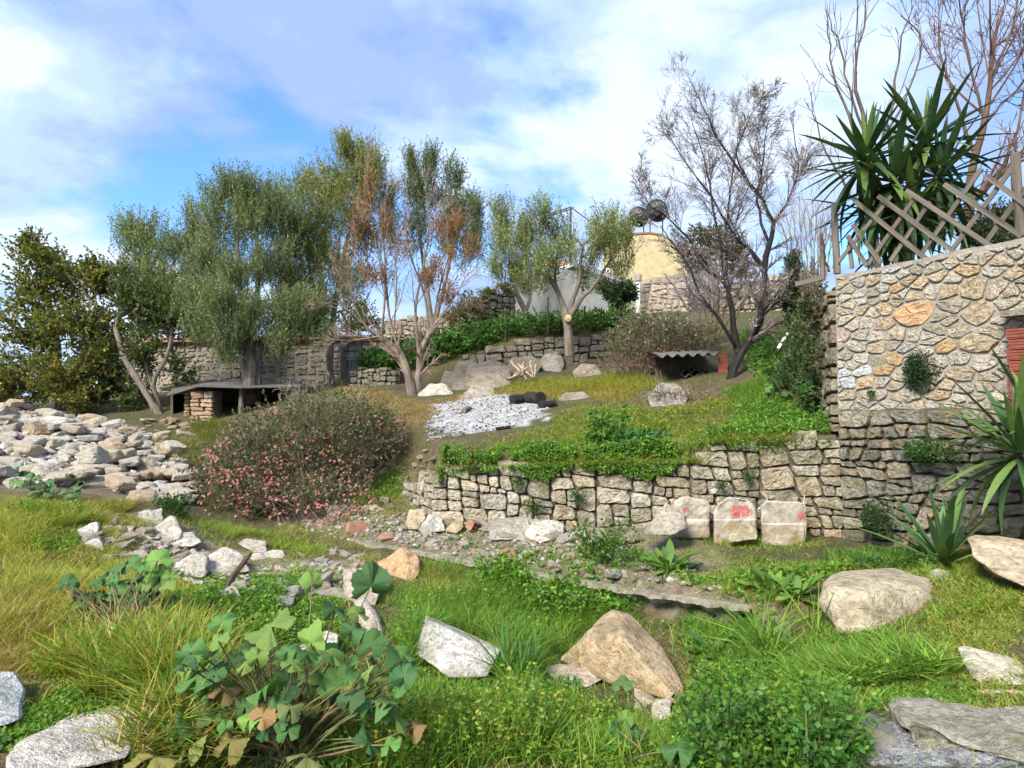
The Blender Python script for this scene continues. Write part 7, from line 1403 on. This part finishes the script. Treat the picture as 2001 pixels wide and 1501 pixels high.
def low_by_rocks(P):
    """Height factor: plants are short where they would grow right before a boulder."""
    f = np.ones(len(P))
    for x, y, w, yb in ROCKS:
        f[(np.abs(P[:, 0] - x) < w * .8) & (P[:, 1] > y + .12) & (P[:, 1] < yb - .05)] = .05
        k = (np.abs(P[:, 0] - x * P[:, 1] / y) < w * .95 + .05) & (P[:, 1] < y + .15) & (P[:, 1] > y - 1.1); f[k] = np.minimum(f[k], np.clip(.22 + .5 * (y - P[k, 1]), .22, .8))
    return f
def patch(P, cl, g):
    """Keep points in irregular tufts."""
    v = vnoise(P[:, :2], cl, 31, 3); return P[g.random(len(P)) < smooth01(.62 + .75 * v)]
def meadow(name, label, specs, seed, rocks=0.0):
    g = np.random.default_rng(seed); mb = MB()
    for poly, n, H, Wd, cols, lean, m, cl in specs:
        P = scatter(poly, n, g)
        if cl: P = patch(P, cl, g)
        hv = H * (1 + .45 * vnoise(P[:, :2], 1.4, 41)) * np.maximum(rocks, low_by_rocks(P)); V, Q, C = blades(P, hv, Wd, cols, g, lean, m); mb.add(V, Q, C=C)
    return tag(mb.obj(name, M['grass']), label, kind='stuff')
YG = [(.28, .30, .035), (.34, .32, .05), (.22, .29, .03), (.38, .30, .08)]; FG = [(.11, .24, .026), (.145, .285, .032), (.08, .185, .022), (.19, .31, .036)]; DG = [(.045, .10, .02), (.06, .13, .022)]; STRAW = [(.36, .26, .11), (.42, .32, .15), (.30, .21, .09)]; OR = [(.38, .22, .07), (.33, .23, .08), (.42, .27, .09)]
mound_px = [(0, 985), (270, 985), (300, 1005), (170, 1000), (330, 1095), (400, 1180), (330, 1270), (250, 1380), (150, 1390), (0, 1330)]
meadow('mound_grass', 'yellow green grass covering the mound at the left', [
    (mound_px, 26000, .17, .0055, YG, .6, 3, 0), (mound_px, 9000, .15, .005, FG, .6, 2, 1.2), ([(0, 1150), (90, 1180), (130, 1290), (60, 1330), (0, 1330)], 6500, .12, .004, OR + STRAW, .9, 3, 0), ([(150, 990), (280, 990), (290, 1040), (180, 1030)], 3500, .2, .005, YG + STRAW, .8, 4, 0)], 801)
meadow('front_grass', 'long fresh green grass across the front and round the boulders', [
    ([(120, 1300), (340, 1250), (420, 1380), (300, 1480), (270, 1400), (120, 1390)], 6500, .34, .011, FG + YG + YG, .5, 3, 0), ([(270, 1420), (420, 1380), (420, 1499), (280, 1499)], 2400, .26, .010, FG + YG + STRAW, .6, 4, 0),
    ([(700, 1340), (1060, 1330), (1230, 1400), (1330, 1499), (620, 1499)], 16000, .25, .007, FG + [(.2, .28, .035)], .5, 3, 0), ([(970, 1330), (1190, 1330), (1200, 1350), (970, 1360)], 420, .42, .016, [(.07, .17, .04), (.09, .20, .05)], .3, 4, 0),
    ([(1500, 1260), (1640, 1240), (1850, 1240), (1860, 1340), (1740, 1380), (1640, 1400), (1560, 1380)], 8500, .40, .012, FG + [(.2, .27, .05)], .8, 3, 0), ([(1820, 1160), (2001, 1175), (2001, 1270), (1880, 1260), (1830, 1220)], 5200, .28, .010, FG + YG, .8, 3, 0), ([(1360, 1230), (1520, 1210), (1540, 1330), (1400, 1330)], 3200, .2, .007, FG, .6, 3, 1), ([(1340, 1380), (1500, 1340), (1640, 1420), (1640, 1499), (1330, 1499)], 4500, .2, .007, DG + FG, .5, 3, 0)], 802)
pit_px = [(820, 1110), (1000, 1150), (1240, 1200), (1200, 1300), (1080, 1330), (960, 1340), (800, 1300), (740, 1210)]
meadow('pit_grass', 'dense green grass filling the pit below the concrete ledge', [(pit_px, 24000, .25, .0055, FG + [(.17, .23, .035)], .6, 3, 0), ([(820, 1120), (980, 1150), (960, 1190), (820, 1180)], 4200, .22, .005, YG + STRAW, .5, 3, 0),
    ([(380, 1020), (480, 1040), (560, 1050), (660, 1075), (600, 1085), (450, 1060)], 5200, .11, .005, FG + YG, .6, 3, 0), ([(420, 1120), (600, 1110), (700, 1150), (700, 1240), (560, 1260), (420, 1230)], 6500, .12, .005, FG + YG, .6, 3, 1)], 803)
meadow('terrace_grass', 'short yellow green grass on the terrace above the dry wall', [
    ([(1080, 830), (1130, 790), (1250, 800), (1450, 780), (1600, 770), (1612, 850), (1440, 858), (1300, 890), (1130, 892), (1010, 888), (900, 895), (960, 870)], 26000, .10, .008, [(.24, .29, .032), (.19, .26, .03), (.30, .29, .05), (.14, .22, .026), (.34, .27, .1)], .8, 2, 0),
    ([(920, 778), (1000, 762), (1180, 752), (1260, 760), (1230, 790), (1110, 785), (1060, 770)], 9000, .14, .008, OR + YG, .8, 2, 0), ([(960, 762), (1050, 740), (1200, 732), (1290, 745), (1280, 765), (1120, 765)], 9000, .22, .009, YG + [(.10, .17, .03)], .7, 2, 0), ([(820, 790), (900, 772), (1000, 768), (900, 782), (845, 795), (830, 830), (812, 830)], 3200, .09, .007, OR + STRAW, .8, 2, 0),
    ([(1420, 760), (1560, 700), (1610, 700), (1610, 780), (1450, 800)], 7000, .13, .008, FG, .7, 2, 0), ([(1440, 660), (1560, 640), (1590, 690), (1500, 720)], 5200, .16, .011, FG + DG, .7, 2, 0), ([(620, 760), (780, 770), (820, 790), (800, 860), (700, 800)], 5200, .14, .007, STRAW + OR, .9, 2, 0), ([(1250, 780), (1400, 770), (1400, 800), (1260, 810)], 2500, .2, .006, STRAW, .9, 2, 0), ([(275, 880), (370, 860), (395, 905), (330, 925)], 4500, .25, .007, [(.20, .20, .05), (.26, .22, .08), (.14, .17, .04)], .8, 2, 0),
    ([(380, 830), (440, 830), (440, 862), (390, 862)], 2200, .26, .008, [(.18, .19, .04), (.12, .15, .03)], .7, 2, 0), ([(640, 980), (700, 930), (780, 920), (770, 985)], 3500, .12, .006, FG + STRAW, .8, 2, 0)], 804)
meadow('ledge_grass', 'patchy weeds and dry grass on the rubble strip and below the painted blocks', [([(560, 1024), (1000, 1102), (1460, 1172), (1470, 1196), (1000, 1126), (540, 1042)], 4500, .10, .006, FG + STRAW + YG, .9, 2, 2.0), ([(560, 1020), (900, 1060), (1240, 1140), (1460, 1178), (1600, 1150), (1640, 1110), (1500, 1090), (1250, 1080), (900, 1030), (640, 1025)], 5200, .09, .005, FG + STRAW + YG, .8, 2, 1.5), ([(1240, 1080), (1440, 1090), (1620, 1100), (1700, 1085), (1800, 1100), (1640, 1118), (1600, 1160), (1470, 1180), (1300, 1150)], 8000, .13, .006, FG + YG, .8, 2, 1.3), ([(1640, 1090), (1800, 1090), (1830, 1110), (1660, 1112)], 2500, .16, .007, DG + FG, .7, 2, 0)], 805)
meadow('mixed_turf', 'thin mixed turf of short green and dry grass between the boulders', [
    ([(0, 1000), (250, 1000), (420, 1120), (700, 1130), (830, 1130), (1000, 1160), (1250, 1210), (1460, 1215), (1600, 1180), (1850, 1150), (2001, 1180), (2001, 1380), (1740, 1395), (1650, 1440), (1640, 1499), (0, 1499)], 40000, .10, .0055, FG + YG + STRAW[:1], .9, 2, 0),
    ([(1600, 1100), (1890, 1090), (2001, 1150), (2001, 1240), (1830, 1220), (1820, 1130)], 6000, .13, .006, FG + YG, .8, 2, 0), ([(1850, 1150), (2001, 1170), (2001, 1400), (1750, 1400), (1800, 1250)], 7000, .12, .007, FG + YG + STRAW[:1], .9, 2, 0), ([(1330, 1058), (1600, 1058), (1600, 1085), (1340, 1085)], 2200, .13, .006, FG + STRAW, .8, 2, 0), ([(640, 1020), (700, 950), (790, 900), (840, 905), (830, 1000), (760, 1015)], 5000, .12, .006, STRAW + YG + FG, .9, 2, 0), ([(700, 1090), (860, 1110), (820, 1180), (720, 1170)], 2500, .12, .005, YG + STRAW, .9, 2, 0), ([(400, 1010), (480, 1030), (700, 1085), (560, 1100), (440, 1080)], 3500, .06, .005, FG + STRAW, .9, 2, 0)], 806, .45)
def wall_fringe():
    """Plants spilling over the top of the low dry wall."""
    g = np.random.default_rng(807); n = 9000; t = g.random(n); A, B = np.array(WA), np.array(WB); e = (B - A) / U1; o = np.array([e[1], -e[0]])
    k = smooth01(.55 + .9 * vnoise(np.stack([t * U1, t * 0], 1), 1.6, 3, 3)); kp = g.random(n) < k; t = t[kp]; n = len(t)
    q = A + e * (t * U1)[:, None] - o * (g.uniform(-.08, .5, n))[:, None]; z = np.maximum(np.interp(t, [k_ for k_, _ in tops], [z_ for _, z_ in tops]) - .03, ground_z(q[:, 0], q[:, 1])) - .02
    P = np.column_stack([q, z]); V, Q, C = blades(P, .2 * (1 + .5 * vnoise(q, 2, 5)), .007, FG + YG + STRAW[:1], g, .9, 4); mb = MB().add(V, Q, C=C)
    m_ = 26000; tt_ = np.clip(g.normal(.42, .2, m_), .02, .98); kk = vnoise(np.stack([tt_ * U1, tt_ * 0], 1), 2.4, 8, 3); dp = np.clip(.10 + .22 * kk, .0, .34)
    q = A + e * (tt_ * U1)[:, None] + o * (g.uniform(-.3, .10, m_))[:, None]; zt = np.interp(tt_, [k_ for k_, _ in tops], [z_ for _, z_ in tops]); over = ((q - A) @ o) > -.02
    p = np.column_stack([q, np.where(over, zt - dp * g.random(m_) ** .8, zt + .05 + .16 * g.random(m_) * (1 + kk))]); kp = dp > .03; p = p[kp]; m_ = len(p); V, Q = leaves(p, unit(rand_dirs(m_, g) + [0, -.35, -.1]), g.uniform(.022, .05, m_), .026, 0, g); mb.add(V, Q, C=np.repeat(vary(FG + [(.10, .2, .03), (.06, .14, .03)], m_, .18, g), 4, 0))
    tag(mb.obj('wall_top_weeds', M['grass']), 'fringe of grass and weeds spilling over the low dry wall', kind='stuff')
wall_fringe()
def rock_tufts():
    """Grass growing round the feet of the boulders."""
    g = np.random.default_rng(809); mb = MB()
    for x, y, w, yb in ROCKS:
        if y > 9.5: continue
        n = int(70 + 260 * w); a = g.uniform(0, 2 * math.pi, n); r_ = g.uniform(.85, 1.2, n); q = np.column_stack([x + np.cos(a) * w * 1.02 * r_, (y + yb) / 2 + np.sin(a) * (yb - y) * .52 * r_]); q = q[signed(q[:, 0], q[:, 1], WALL) < -.05]
        if not len(q): continue
        P = np.column_stack([q, ground_z(q[:, 0], q[:, 1])]); front = P[:, 1] < (y + yb) / 2; V, Q, C = blades(P, np.where(front, .075, .15), .006, FG + YG, g, .8, 3); mb.add(V, Q, C=C)
    tag(mb.obj('rock_foot_grass', M['grass']), 'tufts of grass round the feet of the boulders', kind='stuff')
rock_tufts()
# broad-leaved ground cover: clover, chickweed, mallow seedlings
def herbs(name, label, specs, seed):
    g = np.random.default_rng(seed); lv, st_ = MB(), MB()
    for poly, n, H, L, per, cols, cl in specs:
        P = scatter(poly, n, g)
        if cl: P = patch(P, cl, g)
        n = len(P); h = H * g.uniform(.35, 1.2, n) * np.clip(.75 + .75 * vnoise(P[:, :2], 1.7, 43, 3), .15, 1.6) * low_by_rocks(P); tip = P + np.column_stack([g.normal(0, .25, n) * h, g.normal(0, .25, n) * h, h]); V, Q = leaves(P, unit(tip - P), np.linalg.norm(tip - P, axis=1), .005, 0, g); st_.add(V, Q, C=vary(cols, len(V), .1, g))
        ii = np.repeat(np.arange(n), per); t = np.tile(np.linspace(.2, 1, per), n)[:, None]; p = P[ii] * (1 - t) + tip[ii] * t; D = unit(rand_dirs(len(p), g) * [1, 1, .5] + [0, 0, .25]); V, Q = leaves(p, D, L * g.uniform(.6, 1.25, len(p)), L * .6 * g.uniform(.8, 1.2, len(p)), 0, g)
        tone = vary(cols, n, .15, g)[ii] * (1 + g.normal(0, .12, (len(p), 1))); lv.add(V, Q, C=np.repeat(np.clip(tone, .003, 1), 4, 0))
    o = lv.obj(name, M['leaf']); tag(o, label, kind='stuff'); st_.obj('stalks', M['grass'], o)
CL = [(.10, .225, .03), (.135, .27, .035), (.07, .165, .024), (.18, .30, .036)]; YL = [(.22, .26, .03), (.30, .30, .04), (.15, .23, .03)]
herbs('weeds', 'leafy green weeds carpeting the front of the plot', [
    ([(620, 1390), (1060, 1380), (1230, 1430), (1330, 1499), (620, 1499)], 3360, .27, .026, 8, CL + YL, 0), ([(900, 1380), (1200, 1400), (1250, 1499), (900, 1499)], 720, .30, .034, 9, YL + CL, 0), ([(1340, 1370), (1500, 1310), (1640, 1400), (1640, 1499), (1330, 1499)], 2400, .24, .032, 8, CL, 0),
    ([(200, 1320), (420, 1270), (430, 1360), (270, 1420), (60, 1400)], 2080, .12, .03, 8, CL, 0), ([(40, 1420), (140, 1380), (140, 1400), (70, 1440), (30, 1480)], 400, .12, .03, 8, CL, 0), ([(320, 1120), (600, 1120), (700, 1180), (700, 1250), (420, 1260), (330, 1200)], 3360, .11, .03, 8, CL, 0),
    (pit_px, 2300, .26, .028, 8, CL, 1.4), ([(1000, 1120), (1200, 1165), (1240, 1200), (1100, 1220), (940, 1160)], 1500, .28, .05, 10, CL, 0), ([(1360, 1220), (1520, 1200), (1560, 1330), (1400, 1380)], 1520, .15, .045, 8, CL, 1), ([(1640, 1395), (1860, 1330), (1880, 1370), (1760, 1400)], 560, .12, .035, 8, CL, 0),
    ([(340, 1100), (420, 1105), (430, 1130), (340, 1140)], 480, .12, .03, 8, CL, 0), ([(20, 1000), (160, 990), (230, 1040), (100, 1080)], 1200, .12, .03, 8, CL, 1.5)], 811)
herbs('terrace_weeds', 'clover like weeds on the terrace and slope behind the dry wall', [
    ([(1080, 830), (1250, 800), (1450, 780), (1610, 770), (1612, 850), (1440, 858), (1300, 892), (1010, 890), (960, 870)], 3360, .10, .035, 8, [(.17, .26, .03), (.13, .22, .028), (.26, .30, .038)], 1.1), ([(1440, 800), (1612, 740), (1615, 850), (1450, 855)], 2600, .2, .045, 8, CL, 0), ([(1560, 690), (1612, 680), (1612, 800), (1560, 790)], 1280, .2, .05, 8, CL, 0), ([(960, 880), (1130, 875), (1440, 870), (1440, 905), (1000, 905)], 1440, .12, .035, 8, CL, 1.5),
    ([(1640, 1085), (1810, 1085), (1840, 1112), (1650, 1115)], 1120, .12, .035, 9, [(.05, .13, .03), (.07, .16, .035)], 0), ([(1240, 1090), (1440, 1095), (1640, 1105), (1600, 1160), (1300, 1150)], 1360, .10, .035, 8, CL, 1.5), ([(600, 1020), (900, 1060), (1240, 1140), (1100, 1080), (800, 1040)], 400, .07, .03, 8, CL, 2), ([(1440, 660), (1570, 640), (1600, 690), (1470, 730)], 1440, .2, .06, 8, CL, 0), ([(690, 960), (780, 915), (790, 960), (720, 990)], 560, .1, .035, 8, CL, 0)], 812)
